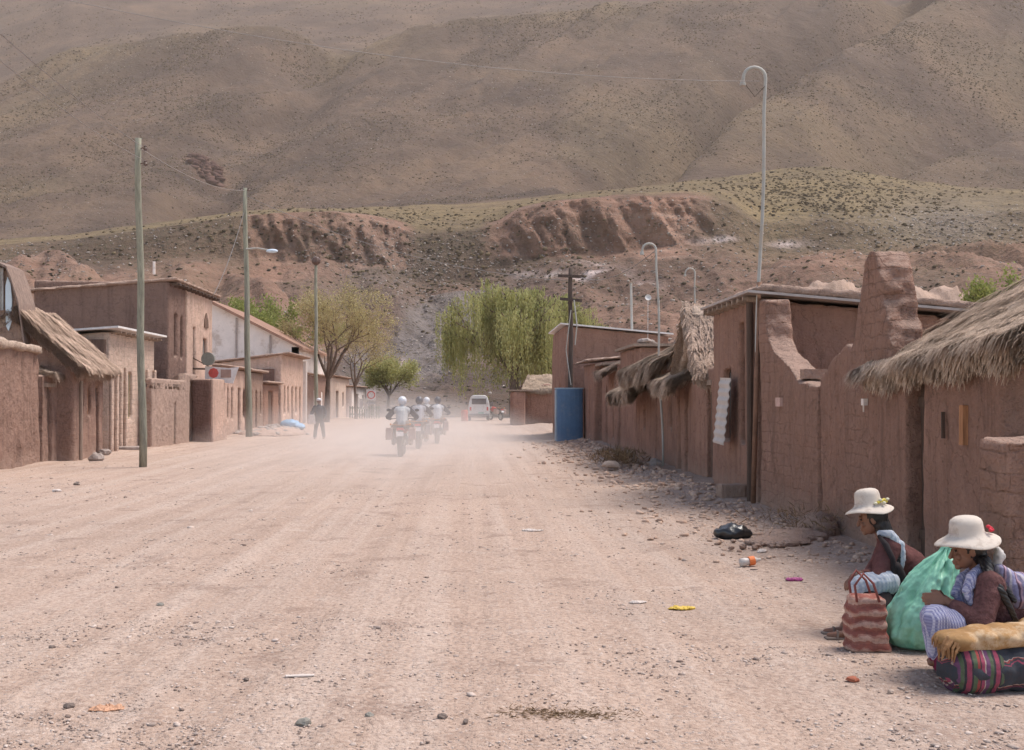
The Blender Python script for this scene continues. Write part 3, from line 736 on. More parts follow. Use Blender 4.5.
def stone_mb(mb, c, r, seed, squash=0.6):
    rr = random.Random(seed); s0 = len(mb.v); rot = Matrix.Rotation(rr.uniform(0, 6.28), 3, 'Z')
    mb.ell(c, (r * rr.uniform(.8, 1.3), r * rr.uniform(.7, 1.1), r * squash), 8, 6, rot)
    for i in range(s0, len(mb.v)):
        v = Vector(mb.v[i]); d = v - Vector(c); f = 1 + 0.38 * float(vnoise([[v.x / r * .9, v.y / r * .9, v.z / r * .9 + seed]], seed)[0]) + rr.uniform(-.13, .13); mb.v[i] = tuple(Vector(c) + d * f)

def mud_profile(X0, th_x, pix, z0=-0.35, voxel=0.06, amp=0.04, groove=0.03, seed=0, smooth_=2):
    """a wall along the street whose top outline is given by picture points on its street face"""
    pts = [onx(px, py, X0) for px, py in pix]
    pts = [Vector((X0, pts[0].y, z0))] + pts + [Vector((X0, pts[-1].y, z0))]
    mb = MB(); mb.prism(pts, (th_x, 0, 0)); m = remesh(mb, voxel, smooth_, 0.5); rough_up(m, amp, 1.3, seed, groove); return m
def yx(px, X=LXW): return onx(px, 398, X).y
def zx(px, py, X=LXW): return onx(px, py, X).z

# ================================================================== RIGHT SIDE
# low mud wall end by the women
m_ = MB(); m_.bx(3.62, 7.2, 8.05, 8.45, -0.3, 1.36)
o = mk('mud_wall', rough_up(remesh(m_, 0.045, 2), 0.05, 2.0, 5, 0.05, (7, 7, 0.5)), ADOBE_RB, org=(4.0, 8.25, 0))
tag(o, 'low worn mud wall end with deep upright grooves behind the woman in the brown sweater', 'wall')

# thatched house
yA, yB = yx(866), yx(1001)
d0, d1 = yx(922), yx(905)
T = thing('thatched_house', 'reddish mud house with shaggy golden straw roof behind the two seated women', 'house', (LXW, yB, 0))
gable_box(T, LXW, 10.5, yB, yA, 2.02, 3.75, 7.9, ADOBE_R, 0.055, 0.36, '-x', ops=((d0, d1, -0.4, 1.86),), amp=0.03, groove=0.03, seed=11)
leaf_door(T, 'y', LXW, d0 - .05, d1 + .05, 1.86, DARKW, 0.16, -0.1)
lintel(T, 'y', LXW, d0, d1, 1.80, -0.015, DARKW, 0.1, 0.25)
pk = MB(); a_ = onx(964, 402, LXW - .01); pk.box((LXW - .015, a_.y, (zx(964, 404) + zx(964, 446)) / 2), (.05, .085, .36), rx=radians(2)); mk('peg_board', pk, ORW, T)
pk = MB(); pk.box((LXW - .02, yx(945), zx(945, 425)), (.03, .03, .25)); mk('peg', pk, DARKW, T)
thatch_slope(T, (4.36, yB - .50, 2.14), (4.42, yA - .12, 1.98), (7.9, yB - .55, 4.02), (7.9, yA + .0, 3.72), 0.22, 18000, 0.62, 0.011, THATCH, 3, droop=0.42, voxel=0.06, bulge=0.10, fringe=.24)
thatch_slope(T, (11.4, yB - .45, 1.9), (11.4, yA + .2, 1.9), (7.85, yB - .5, 3.96), (7.85, yA + .25, 3.70), 0.26, 2500, 0.7, 0.014, THATCH_G, 4)

# tall ruined gable wall
pixT = [(842, 392), (846, 372), (852, 335), (858, 295), (862, 262), (866, 250), (872, 249), (876, 262), (881, 292), (887, 330), (892, 372), (897, 396)]
pixT = [(x_p - 0.0, y_p) for x_p, y_p in pixT]
m_ = mud_profile(LXW + .02, 0.42, pixT, voxel=0.045, amp=0.045, groove=0.02, seed=21)
v = getv(m_); top = v[:, 2] > 1.9; v[:, 1] -= top * (v[:, 1] < 13.7) * (0.004 * np.sin(v[:, 2] * 2 * pi / 0.17 + 2.5 * vnoise(v * np.array([4, 0, 1.5]), 3)) + .09 * fbm(v * np.array([5, 2, 5.5]), 4, 8)); setv(m_, v)
o = mk('ruined_wall', m_, ADOBE_RB, org=(4.7, 13.6, 0))
tag(o, 'tallest piece of ruined mud gable rising to a rough stepped peak beside the golden straw roof', 'wall')
b = MB(); b.box((LXW - .03, yx(867), zx(867, 402)), (.05, .085, .075)); b.tube([(LXW - .04, yx(867), zx(867, 405)), (LXW - .04, yx(867), zx(867, 412))], .01)
o = mk('wall_lamp_socket', b, WHITEW, org=(LXW, yx(867), zx(867, 402))); tag(o, 'tiny white socket box fixed on the tall ruined mud gable', 'socket')

# low wall between gable and stepped wall
m_ = mud_profile(LXW + .03, 0.34, [(819, 377), (826, 366), (834, 356), (845, 344), (852, 346)], voxel=0.05, amp=0.03, groove=0.04, seed=22)
o = mk('mud_wall', m_, ADOBE_R, org=(4.7, 14.5, 0)); tag(o, 'short mud wall with a slanting top between the tall gable and the stepped wall', 'wall')
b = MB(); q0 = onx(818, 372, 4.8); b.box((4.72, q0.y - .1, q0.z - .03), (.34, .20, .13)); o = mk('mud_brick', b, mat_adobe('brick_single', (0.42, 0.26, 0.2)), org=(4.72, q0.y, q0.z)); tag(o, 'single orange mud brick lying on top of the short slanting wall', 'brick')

# stepped wall
m_ = mud_profile(LXW, 0.40, [(759, 299), (765, 299), (766.5, 322), (768, 338), (773, 350), (781, 358), (790, 368), (797, 380), (806, 383), (818, 385)], voxel=0.045, amp=0.04, groove=0.02, seed=23)
v = getv(m_); msk = (v[:, 2] > 1.9) & (v[:, 1] < 18.3); v[:, 1] -= msk * (0.004 * np.sin(v[:, 2] * 2 * pi / 0.17 + 2.5 * vnoise(v * np.array([4, 0, 1.5]), 3)) + .09 * fbm(v * np.array([5, 2, 5.5]), 4, 9)); setv(m_, v)
o = mk('stepped_wall', m_, ADOBE_RB, org=(4.7, 17, 0)); tag(o, 'mud wall whose brick top steps down from the tall lamp pole towards the viewer', 'wall')
b = MB(); b.box((LXW - .015, yx(780), zx(780, 402)), (.04, .26, .13)); o = mk('house_plaque', b, mat_plain('pink_plaque', (0.55, 0.36, 0.30)), org=(LXW, yx(780), zx(780, 402))); tag(o, 'small pale pink plaque set in the stepped mud wall', 'plaque')

# shed-roof house by the lamp pole
y4a, y4b = yx(757), yx(713.5)
T = thing('shed_roof_house', 'mud house with flat overhanging roof right behind the tallest hooked lamp post', 'house', (LXW, y4a, 0))
dd0, dd1 = yx(745), yx(739); ww0, ww1 = yx(730), yx(722.5)
house_box(T, LXW, 9.6, y4a, y4b, 3.22, ADOBE_R, 0.06, 0.36, ops=((dd0, dd1, .9, 2.9), (ww0, ww1, 0.9, 2.15)), htop=2.75, amp=0.03, groove=0.03, seed=31)
window_part(T, 'y', LXW, ww0, ww1, 0.9, 2.15, 0.12); leaf_door(T, 'y', LXW, dd0, dd1, 2.9, DOORW, 0.14, .9, name='shutter')
rb = MB(); rb.prism([(4.28, y4a - .35, 3.28), (10.0, y4a - .35, 2.80), (10.0, y4a - .35, 2.84), (4.28, y4a - .35, 3.32)], (0, y4b - y4a + .45, 0)); mk('roof', rb, mat_plain('roof_edge_metal', (0.42, 0.36, 0.33), 0.6, .3, .2, 2), T)
rt = MB(); rt.prism([(4.38, y4a - .2, 3.33), (8.6, y4a - .2, 2.98), (8.6, y4a - .2, 3.10), (4.6, y4a - .2, 3.44)], (0, y4b - y4a + .2, 0)); mk('roof_mud', rough_up(remesh(rt, .05, 3), .05, 3, 8), ROOFMUD, T)
for k in range(9):
    bm_ = MB(); yy = y4a + .1 + k * (y4b - y4a - .2) / 8; bm_.tube([(4.3, yy, 3.22), (4.9, yy, 3.17)], .045, 8); mk('roof_beam', bm_, POSTW, T)
s0 = onx(731.5, 378, 4.38); s1 = onx(720, 443, 4.30)
cs = sheet((4.36, yx(731, 4.36), zx(731, 378, 4.36)), (-.10, .10, -1.13), (0, .84, .02), 8, 0.011)
o = mk('corrugated_sheet', cs, mat_plain('pale_zinc', (0.52, 0.48, 0.455), 0.5, .3, .12, 4), org=(4.36, yx(731), 1.5)); tag(o, 'pale corrugated metal sheet leaning over the small window of the mud house', 'metal sheet')

# block of adobe, bag of rubbish, dirt heap
q = gnd(731, 499); b = MB(); b.box((q.x, q.y, g1(q.x, q.y) + .09), (.42, .24, .24), rz=.15)
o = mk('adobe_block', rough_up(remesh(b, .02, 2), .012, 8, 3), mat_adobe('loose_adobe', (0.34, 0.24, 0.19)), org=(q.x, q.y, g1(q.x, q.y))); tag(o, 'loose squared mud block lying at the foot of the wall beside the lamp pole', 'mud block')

# steep thatched house
y5a, y5b = y4b + .02, 25.4
T = thing('thatched_house', 'mud house with steep thick straw roof just beyond the corrugated sheet', 'house', (4.6, y5a, 0))
house_box(T, 4.62, 9.0, y5a, y5b, 2.25, ADOBE_R, 0.08, seed=41, ops=((22.9, 23.5, -0.4, 1.9),), groove=.04)
leaf_door(T, 'y', 4.62, 22.9, 23.5, 1.9, DOORW, .12, -.1); lintel(T, 'y', 4.62, 22.9, 23.5, 1.9, -.02, POSTW, .1, .2)
thatch_slope(T, (4.5, 23.25, 2.15), (9.3, 23.25, 2.15), (4.46, 24.4, 3.62), (9.3, 24.4, 3.7), 0.30, 6000, .6, .030, mat_thatch('straw_dusty', (0.48, 0.34, 0.26)), 42, bulge=.14)
thatch_slope(T, (4.5, 26.2, 2.2), (9.3, 26.2, 2.2), (4.46, 24.3, 3.58), (9.3, 24.3, 3.66), 0.35, 1500, .6, .018, THATCH_G, 43)
# low door canopy of straw
T = thing('mud_wall', 'mud wall with two small doorways under a low tuft of straw, beside the steep straw roof', 'wall', (4.7, 25.6, 0))
m_ = MB(); wall_run(m_, 'y', 4.68, .34, 25.42, 27.3, -.35, 2.1, ((25.7, 26.1, -.4, 1.85), (26.6, 27.0, -.4, 1.85)))
mk('wall', rough_up(remesh(m_, .07, 2), .03, 1.2, 44, .03), ADOBE_R, T)
leaf_door(T, 'y', 4.68, 25.7, 26.1, 1.85, DOORW, .1, -.1); leaf_door(T, 'y', 4.68, 26.6, 27.0, 1.85, DOORW, .1, -.1)
thatch_slope(T, (4.25, 25.0, 2.02), (4.2, 26.9, 2.02), (5.3, 25.0, 2.62), (5.3, 26.9, 2.55), .10, 4500, .7, .034, THATCH, 45, droop=.5, fringe=.5, bulge=.05)
# thatch with ragged eave
T = thing('thatched_house', 'mud house with high ragged straw eaves behind the shorter hooked lamp post', 'house', (4.7, 27.4, 0))
gable_box(T, 4.72, 8.6, 27.32, 30.4, 2.6, 3.45, 6.6, ADOBE_R, .09, ops=((28.0, 28.5, .9, 1.9),), seed=46)
window_part(T, 'y', 4.72, 28.0, 28.5, .9, 1.9, .12)
thatch_slope(T, (4.2, 26.9, 2.50), (4.0, 30.9, 2.35), (6.6, 26.9, 3.62), (6.5, 30.8, 3.55), .16, 9000, .8, .040, THATCH, 47, droop=.5, fringe=.65, bulge=.12)
thatch_slope(T, (8.9, 26.9, 2.50), (8.9, 30.9, 2.35), (6.6, 26.9, 3.60), (6.5, 30.8, 3.52), .22, 1200, .65, .018, THATCH_G, 48)
# low thatch coping
T = thing('mud_wall', 'low mud wall capped by a drooping tuft of golden straw, farther on than the ragged straw eaves', 'wall', (4.7, 31, 0))
m_ = MB(); wall_run(m_, 'y', 4.72, .34, 30.45, 34.2, -.35, 1.95, ((32.2, 32.6, .8, 1.5),))
mk('wall', rough_up(remesh(m_, .08, 2), .03, 1.2, 49, .03), ADOBE_R, T)
window_part(T, 'y', 4.72, 32.2, 32.6, .8, 1.5, .1)
thatch_slope(T, (4.15, 30.5, 1.85), (4.05, 34.4, 1.80), (5.5, 30.5, 2.55), (5.4, 34.2, 2.45), .12, 7000, .75, .042, THATCH, 50, droop=.5, fringe=.5, bulge=.05)
# flat block with stones on its roof
T = thing('flat_roof_house', 'plain square mud house with flat stones laid along its roof edge', 'house', (4.8, 34.3, 0))
house_box(T, 4.82, 8.5, 34.25, 38.4, 3.12, ADOBE_R, .09, seed=51, groove=.03)
rb = MB(); rb.bx(4.66, 8.7, 34.1, 38.5, 3.13, 3.21); mk('roof', rb, POSTW, T)
for k in range(8):
    sb = MB(); stone_mb(sb, (4.9 + .45 * k * .3 + rnd.uniform(0, .3), 34.3 + k * .5, 3.29), rnd.uniform(.16, .26), 500 + k, .4); mk('roof_stone', sb, STONE, T)
# low walls and doors before the blue tank
T = thing('mud_house', 'low mud house with slit doorways and a straw tuft, second from the blue metal tank', 'house', (4.7, 38.6, 0))
house_box(T, 4.72, 7.5, 38.5, 43.0, 2.75, ADOBE_R, .09, seed=52, ops=((39.4, 39.9, .3, 2.1), (41.3, 41.8, -.4, 2.1)), groove=.04)
leaf_door(T, 'y', 4.72, 41.3, 41.8, 2.1, DOORW, .1, -.1); leaf_door(T, 'y', 4.72, 39.4, 39.9, 2.1, DOORW, .1, .3, name='shutter')
thatch_slope(T, (4.3, 38.7, 2.5), (4.3, 40.8, 2.5), (5.6, 38.7, 3.1), (5.6, 40.8, 3.0), .16, 1600, .5, .02, THATCH_G, 53, droop=.5)
rb = MB(); rb.prism([(4.5, 40.9, 2.78), (7.7, 40.9, 3.0), (7.7, 40.9, 3.06), (4.5, 40.9, 2.86)], (0, 2.3, 0)); mk('roof', rb, POSTW, T)
T = thing('mud_house', 'small mud house with a sagging roof edge directly beside the blue metal tank', 'house', (4.3, 44, 0))
house_box(T, 4.42, 7.5, 43.05, 46.6, 2.9, ADOBE_R, .1, seed=54, ops=((44.3, 44.8, .3, 2.0),), groove=.03)
leaf_door(T, 'y', 4.42, 44.3, 44.8, 2.0, DOORW, .1, .3, name='shutter')
rb = MB(); rb.prism([(4.1, 42.9, 2.95), (7.7, 42.9, 3.3), (7.7, 42.9, 3.38), (4.1, 42.9, 3.03)], (0, 3.8, 0)); mk('roof', rough_up(remesh(rb, .05, 1), .04, 2, 3), ROOFMUD, T)
# long back building with white roof edge
T = thing('flat_roof_house', 'long mud house with a thin white roof edge sloping down behind the blue metal tank', 'house', (3.8, 48, 0))
hx0 = at(564, 400, 48).x; hx1 = 8.0
house_box(T, hx0, hx1, 48, 55, 4.55, ADOBE_R, .12, seed=55, htop=4.15, groove=.03, fops=(), ops=((50, 50.8, 1.0, 2.2), (52.5, 53.4, -.4, 2.2)))
window_part(T, 'y', hx0, 50, 50.8, 1.0, 2.2, .12); leaf_door(T, 'y', hx0, 52.5, 53.4, 2.2, DOORW, .12, -.1)
rb = MB(); rb.prism([(hx0 - .15, 47.8, 4.60), (hx1 + .15, 47.8, 4.19), (hx1 + .15, 47.8, 4.25), (hx0 - .15, 47.8, 4.66)], (0, 7.4, 0)); mk('roof', rb, mat_plain('white_zinc', (0.72, 0.68, 0.66), .5, .1), T)
# blue metal box
bx0, bx1 = at(557, 400, 46).x, at(583, 400, 46).x
T = thing('metal_tank', 'upright blue painted metal tank at the roadside in front of the mud houses', 'tank', (bx0, 46, 0))
zt = at(570, 389, 46).z
mb = MB(); pr = []
for k in range(9):
    a = pi * k / 8; pr.append((bx0 + (bx1 - bx0) * (0.5 - 0.5 * cos(a)), 46 - .16 * sin(a), -.1))
mb.prism([Vector(p) for p in pr] + [Vector((bx1, 46.9, -.1)), Vector((bx0, 46.9, -.1))], (0, 0, zt + .1)); mk('body', mb, BLUEPAINT, T)
mb = MB(); mb.prism([Vector((p[0] + (.03 if k == 8 else -.03 if k == 0 else 0), p[1] - .03, zt)) for k, p in enumerate(pr)] + [Vector((bx1 + .03, 46.93, zt)), Vector((bx0 - .03, 46.93, zt))], (0, 0, .05)); mk('lid', mb, mat_plain('blue_rim', (0.30, 0.40, 0.48), .5), T)
mb = MB(); mb.bx(bx0 - .035, bx0 - .003, 46.1, 46.8, .0, zt - .03); mk('side_panel', mb, mat_plain('blue_rim'
 , (0.30, 0.40, 0.48), .5), T)
# distant hut beyond
T = thing('thatched_hut', 'small far mud hut with a pale rounded straw roof in front of the green willow', 'hut', (4.5, 76, 0))
gx0, gx1 = at(526, 400, 76).x, at(562, 400, 76).x
gable_box(T, gx0, gx1 + .6, 76, 79.5, 2.15, 2.6, gx0 + 1.3, ADOBE_R, .12, seed=61)
for dy, sdd in ((0, 62),):
    thatch_slope(T, (gx0 - .2, 75.7, 2.2), (gx1 + .8, 75.7, 2.2), (gx0 + .3, 77.3, 3.15), (gx1 + .8, 77.3, 3.15), .2, 2500, .5, .03, mat_thatch('straw_pale', (0.50, 0.37, 0.27)), 62)
    thatch_slope(T, (gx0 - .2, 79.9, 2.2), (gx1 + .8, 79.9, 2.2), (gx0 + .3, 77.2, 3.13), (gx1 + .8, 77.2, 3.13), .2, 800, .5, .03, THATCH_G, 63)
T = thing('mud_wall', 'short far mud wall with a plank on top beside the small pale-roofed hut', 'wall', (3.6, 74, 0))
wx0, wx1 = at(511, 400, 74).x, at(525, 400, 74).x
mb = MB(); mb.bx(wx0, wx1, 73.6, 75.6, -.3, 2.05); mk('wall', rough_up(remesh(mb, .12, 2), .04, 1, 64), ADOBE_R, T)
mb = MB(); mb.bx(wx0 - .1, wx1 + .4, 73.5, 75.6, 2.07, 2.16); mk('coping', mb, POSTW, T)

# ================================================================== LEFT SIDE
LX = -10.8
# long mud wall
m_ = mud_profile(LX, -0.4, [(-90, 330), (-40, 333), (0, 340), (20, 344), (38, 350), (42, 362)], voxel=.07, amp=.05, groove=.07, seed=71)
o = LW = mk('mud_wall', m_, ADOBE_L, org=(LX, 27, 0)); tag(o, 'long eroded mud wall with an earth-capped top in front of the curved metal roof', 'wall')
cp = MB(); cp.prism([onx(-60, 326, LX) + Vector((.12, 0, 0)), onx(40, 346, LX) + Vector((.12, 0, 0)), onx(40, 355, LX) + Vector((.12, 0, 0)), onx(-60, 336, LX) + Vector((.12, 0, 0))], (-.65, 0, 0))
o = mk('wall_cap', rough_up(remesh(cp, .06, 2), .06, 2.5, 72), THATCH_G, org=(LX, 27, 0)); o.parent = LW; o.location = (0, 0, 0)
for k, (a, b_, c_, d_) in enumerate([(4, 375, 8, 392), (33, 454, 38, 462)]):
    pass
# door stub
T = thing('wall_gate', 'mud gate post and narrow wooden gate between the long wall and the thatched house', 'gate', (LX, 30.7, 0))
m_ = MB(); ya, yb, yc, yd = yx(43, LX), yx(48, LX), yx(53, LX), yx(62, LX)
wall_run(m_, 'y', LX, -.35, ya, yd, -.35, 2.25, ((yb, yc, -.4, 1.95),)); mk('wall', rough_up(remesh(m_, .06, 2), .04, 2, 73, .03), ADOBE_L, T)
leaf_door(T, 'y', LX, yb, yc, 1.95, DOORW, -.1, -.1); lintel(T, 'y', LX, yb, yc, 1.93, .02, POSTW, .1, .3)
thatch_slope(T, (LX + .15, ya + .3, 2.28), (LX + .15, yd, 2.2), (LX - .6, ya + .3, 2.5), (LX - .6, yd, 2.42), .1, 500, .35, .02, THATCH_G, 74)
# curved roof shed
T = thing('curved_roof_house', 'mud house with a curved metal roof and pale blue upright panel on its end wall', 'house', (-13, 31, 0))
Yc = 31.6; P = [at(x_, y_, Yc) for x_, y_ in [(-60, 262), (-20, 262), (-4, 264), (8, 270), (14, 285), (20, 305), (26, 345)]]
P = [Vector((P[0].x, Yc, -.3))] + P + [Vector((P[-1].x, Yc, -.3))]
mb = MB(); mb.prism(P, (0, .35, 0)); mb.prism([p + Vector((0, .5, 0)) for p in P], (0, .35, 0)); mb.bx(P[-1].x - .35, P[-1].x, Yc, Yc + .8, -.3, P[-2].z)
mk('wall', rough_up(remesh(mb, .08, 2), .03, 1.2, 75), mat_adobe('adobe_tan', (0.36, 0.24, 0.185)), T)
arc = [at(x_, y_, Yc) for x_, y_ in [(-60, 258), (-20, 258), (-3, 261), (10, 267), (16, 283), (22, 303), (28, 343)]]
mb = MB(); n_ = 60
for i in range(len(arc) - 1):
    a, b_ = arc[i], arc[i + 1]
    mb.add([a + Vector((0, -.25, 0)), b_ + Vector((0, -.25, 0)), b_ + Vector((0, 0.95, 0)), a + Vector((0, 0.95, 0)),
            a + Vector((-.02, -.25, -.05)), b_ + Vector((-.03, -.25, -.05)), b_ + Vector((-.03, 0.95, -.05)), a + Vector((-.02, 0.95, -.05))],
           [(0, 1, 2, 3), (7, 6, 5, 4), (0, 4, 5, 1), (2, 6, 7, 3)])
mk('roof', mb, mat_wood('rust_edge', (0.24, 0.17, 0.14)), T)
sp_ = sheet(at(-40, 268, Yc - .05), at(4, 268, Yc - .05) - at(-40, 268, Yc - .05), Vector((0, 0, -1.1)), 14, .03); mk('corrugated_panel', sp_, ZINC, T)
pts = [at(x_, y_, Yc - .02) for x_, y_ in [(6, 286), (8, 277), (11, 284), (12.5, 300), (12, 322), (9, 331), (6.5, 326), (6, 305)]]
mb = MB(); mb.prism(pts, (0, -.04, 0)); mk('upright_panel', mb, mat_plain('pale_blue', (0.60, 0.68, 0.74), .5, 0, .06), T)
# thatched house on the far kerb
X2 = -10.35; y2a, y2b = at(90, 460, 31.8).y, 34.3
T = thing('thatched_house', 'brown mud house with a straw slope running down to the street beside the greenish pole', 'house', (X2, y2a, 0))
zr = at(22, 314, y2a).z - .1; ze = at(92, 362, y2a).z - .12
mb = MB(); xr = at(22, 314, y2a).x
for yy, tt in ((y2a, .35), (y2b, -.35)):
    mb.prism([(xr - 2.2, yy, -.3), (X2, yy, -.3), (X2, yy, ze), (xr, yy, zr), (xr - 2.2, yy, zr - 1.1)], (0, tt, 0))
wo = [(y2a + .55, y2a + .85, 1.15, 2.0), (y2a + 1.15, y2a + 1.45, 1.15, 2.0), (y2a + 1.9, y2a + 2.25, -.4, 1.95)]
wall_run(mb, 'y', X2, -.35, y2a, y2b, -.3, ze, wo)
mk('wall', rough_up(remesh(mb, .07, 2), .03, 1.1, 76, .02), ADOBE_L, T)
for w_ in wo[:2]: window_part(T, 'y', X2, w_[0], w_[1], w_[2], w_[3], -.1, ORW)
leaf_door(T, 'y', X2, wo[2][0], wo[2][1], 1.95, DOORW, -.1, -.1)
pst = MB(); pst.tube([(X2 + .03, y2a + .45, 0), (X2 + .03, y2a + .45, 2.1)], .05); mk('post', pst, POSTW, T)
thatch_slope(T, (X2 + .30, y2a - .22, ze + .02), (X2 + .30, y2b + .1, ze + .02), (xr - .1, y2a - .25, zr + .28), (xr - .1, y2b + .1, zr + .28), .30, 7000, .8, .042, mat_thatch('straw_tan', (0.58, 0.41, 0.31)), 77, bulge=.12, droop=.3)
thatch_slope(T, (xr - 2.4, y2a - .2, zr - 1.1), (xr - 2.4, y2b + .1, zr - 1.1), (xr - .08, y2a - .25, zr + .26), (xr - .08, y2b + .1, zr + .26), .3, 900, .6, .02, THATCH_G, 78)
for k, (px, py, r_) in enumerate([(97, 461, .22), (104, 457, .16), (93, 458, .14)]):
    q = gnd(px, py); sb = MB(); stone_mb(sb, (q.x, q.y, g1(q.x, q.y) + r_ * .3), r_, 600 + k)
    o = mk('stone', sb, STONE, org=(q.x, q.y, 0)); tag(o, ['largest stone lying at the corner of the street-side thatched house', 'middle-sized stone behind the largest one at the thatched house corner', 'smallest stone tucked against the thatched house end wall'][k], 'stone', 'stones at the thatched house corner')
# small pale block house
y3a, y3b = yx(109, LX), yx(154, LX)
T = thing('block_house', 'small pale block house with a thin white metal roof edge beside the green wooden pole', 'house', (LX, y3a, 0))
o3 = [(y3a + .9, y3a + 1.35, -.4, 2.35), (y3a + 1.9, y3a + 2.5, 1.0, 2.45), (y3a + 4.1, y3a + 4.6, -.4, 2.3)]
house_box(T, LX - 3.4, LX, y3a, y3b, 3.62, ADOBE_B, .08, street='+x', ops=o3, amp=.015, groove=0, seed=81, htop=3.45)
leaf_door(T, 'y', LX, o3[0][0], o3[0][1], 2.35, POSTW, -.1, -.1); window_part(T, 'y', LX, o3[1][0], o3[1][1], 1.0, 2.45, -.1, mat_wood('mustard_frame', (0.42, 0.33, 0.16))); leaf_door(T, 'y', LX, o3[2][0], o3[2][1], 2.3, POSTW, -.1, -.1)
for yy in (y3a + .1, y3a + .65, y3a + 1.6, y3b - 1.0, y3b - .12):
    mb = MB(); mb.bx(LX, LX + .10, yy - .1, yy + .1, -.2, 2.6); mk('pilaster', rough_up(remesh(mb, .04, 1), .012, 4, 3), ADOBE_B, T)
zl = at(80, 330, y3a).z
rb = MB(); rb.prism([(LX - 3.6, y3a - .3, 3.46), (LX + .35, y3a - .3, 3.74), (LX + .35, y3a - .3, 3.80), (LX - 3.6, y3a - .3, 3.52)], (0, y3b - y3a + .6, 0)); mk('roof', rb, MATS['white_zinc'], T)
mb = MB(); mb.bx(LX - 3.3, LX - .1, y3a - .2, y3a - .02, 2.55, 3.4); mk('gable_board', mb, DOORW, T)
for k in range(10):
    mb = MB(); yy = y3a + .2 + k * (y3b - y3a - .4) / 9; mb.tube([(LX - .1, yy, 3.60), (LX + .3, yy, 3.63)], .04, 6); mk('rafter', mb, POSTW, T)
q = gnd(128, 451); mb = MB(); mb.box((q.x, q.y, .07), (1.0, .5, .16)); o = mk('doorstep', rough_up(remesh(mb, .04, 1), .02, 4, 1), STONE, org=(q.x, q.y, 0)); tag(o, 'dark flat doorstep stone in front of the small pale block house', 'step')
# two storey house
y4a, y4b = yx(168.5, LX), yx(211, LX); H4 = at(168, 281, y4a).z
T = thing('two_storey_house', 'tall two-storey mud house with a dark windowless side wall and jutting eaves', 'house', (LX, y4a, 0))
xw = at(34, 290, y4a).x; ops4 = [(y4a + .75, y4a + 1.25, 3.15, 4.75), (y4a + 1.75, y4a + 2.2, 3.1, 4.7), (y4a + 3.5, y4a + 4.0, 2.2, 4.4), (y4a + 5.3, y4a + 6.1, 3.0, 4.05), (y4a + 1.3, y4a + 1.9, -.4, 1.9)]
mb = MB(); ys_ = y4a + 2.55
wall_run(mb, 'y', LX, -.4, y4a, ys_, -.3, H4, [o_ for o_ in ops4 if o_[1] < ys_ and o_[2] > 0])
wall_run(mb, 'y', xw, .4, y4a, y4b, -.3, H4 - .3); wall_run(mb, 'x', y4a, .4, xw, LX, -.3, H4); wall_run(mb, 'x', y4b, -.4, xw, LX, -.3, H4)
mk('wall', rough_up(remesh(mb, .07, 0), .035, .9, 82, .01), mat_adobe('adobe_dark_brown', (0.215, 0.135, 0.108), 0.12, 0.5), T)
mb = MB(); wall_run(mb, 'y', LX + .06, -.44, ys_, y4b, -.3, H4, [o_ for o_ in ops4 if o_[0] > ys_])
mk('front_wall', rough_up(remesh(mb, .07, 0), .02, 1.1, 83, .01), ADOBE_P, T)
for o_ in ops4[:2]: window_part(T, 'y', LX, o_[0], o_[1], o_[2], o_[3], -.12)
window_part(T, 'y', LX + .06, ops4[2][0], ops4[2][1], 2.2, 4.4, -.12); window_part(T, 'y', LX + .06, ops4[3][0], ops4[3][1], 3.0, 4.05, -.12)
mb = MB(); c_ = (y4a + 5.7); mb.prism([(LX + .07, c_ - .35, 4.5), (LX + .07, c_ + .35, 4.5), (LX + .07, c_ + .3, 4.8), (LX + .07, c_, 5.1), (LX + .07, c_ - .3, 4.8)], (.04, 0, 0)); mk('arched_panel', mb, DOORW, T)
zz = at(34, 292, y4a).z
rb = MB(); rb.prism([(xw - .3, y4a - .3, zz), (LX + .3, y4a - .15, H4 + .02), (LX + .3, y4a - .15, H4 + .14), (xw - .3, y4a - .15, zz + .10)], (0, y4b - y4a + .6, 0)); mk('roof', rough_up(remesh(rb, .07, 1), .05, 2.2, 84), ROOFMUD, T)
for k in range(12):
    mb = MB(); yy = y4a + .2 + k * (y4b - y4a - .4) / 11; mb.tube([(LX - .1, yy, H4 - .08), (LX + .38, yy, H4 - .10)], .07, 6); mk('roof_beam', mb, DARKW, T)
mb = MB(); ch = at(154, 277, y4a + 3); mb.box((ch.x, ch.y, ch.z + .35), (.08, .08, .5)); mk('roof_pipe', mb, WHITEW, T)
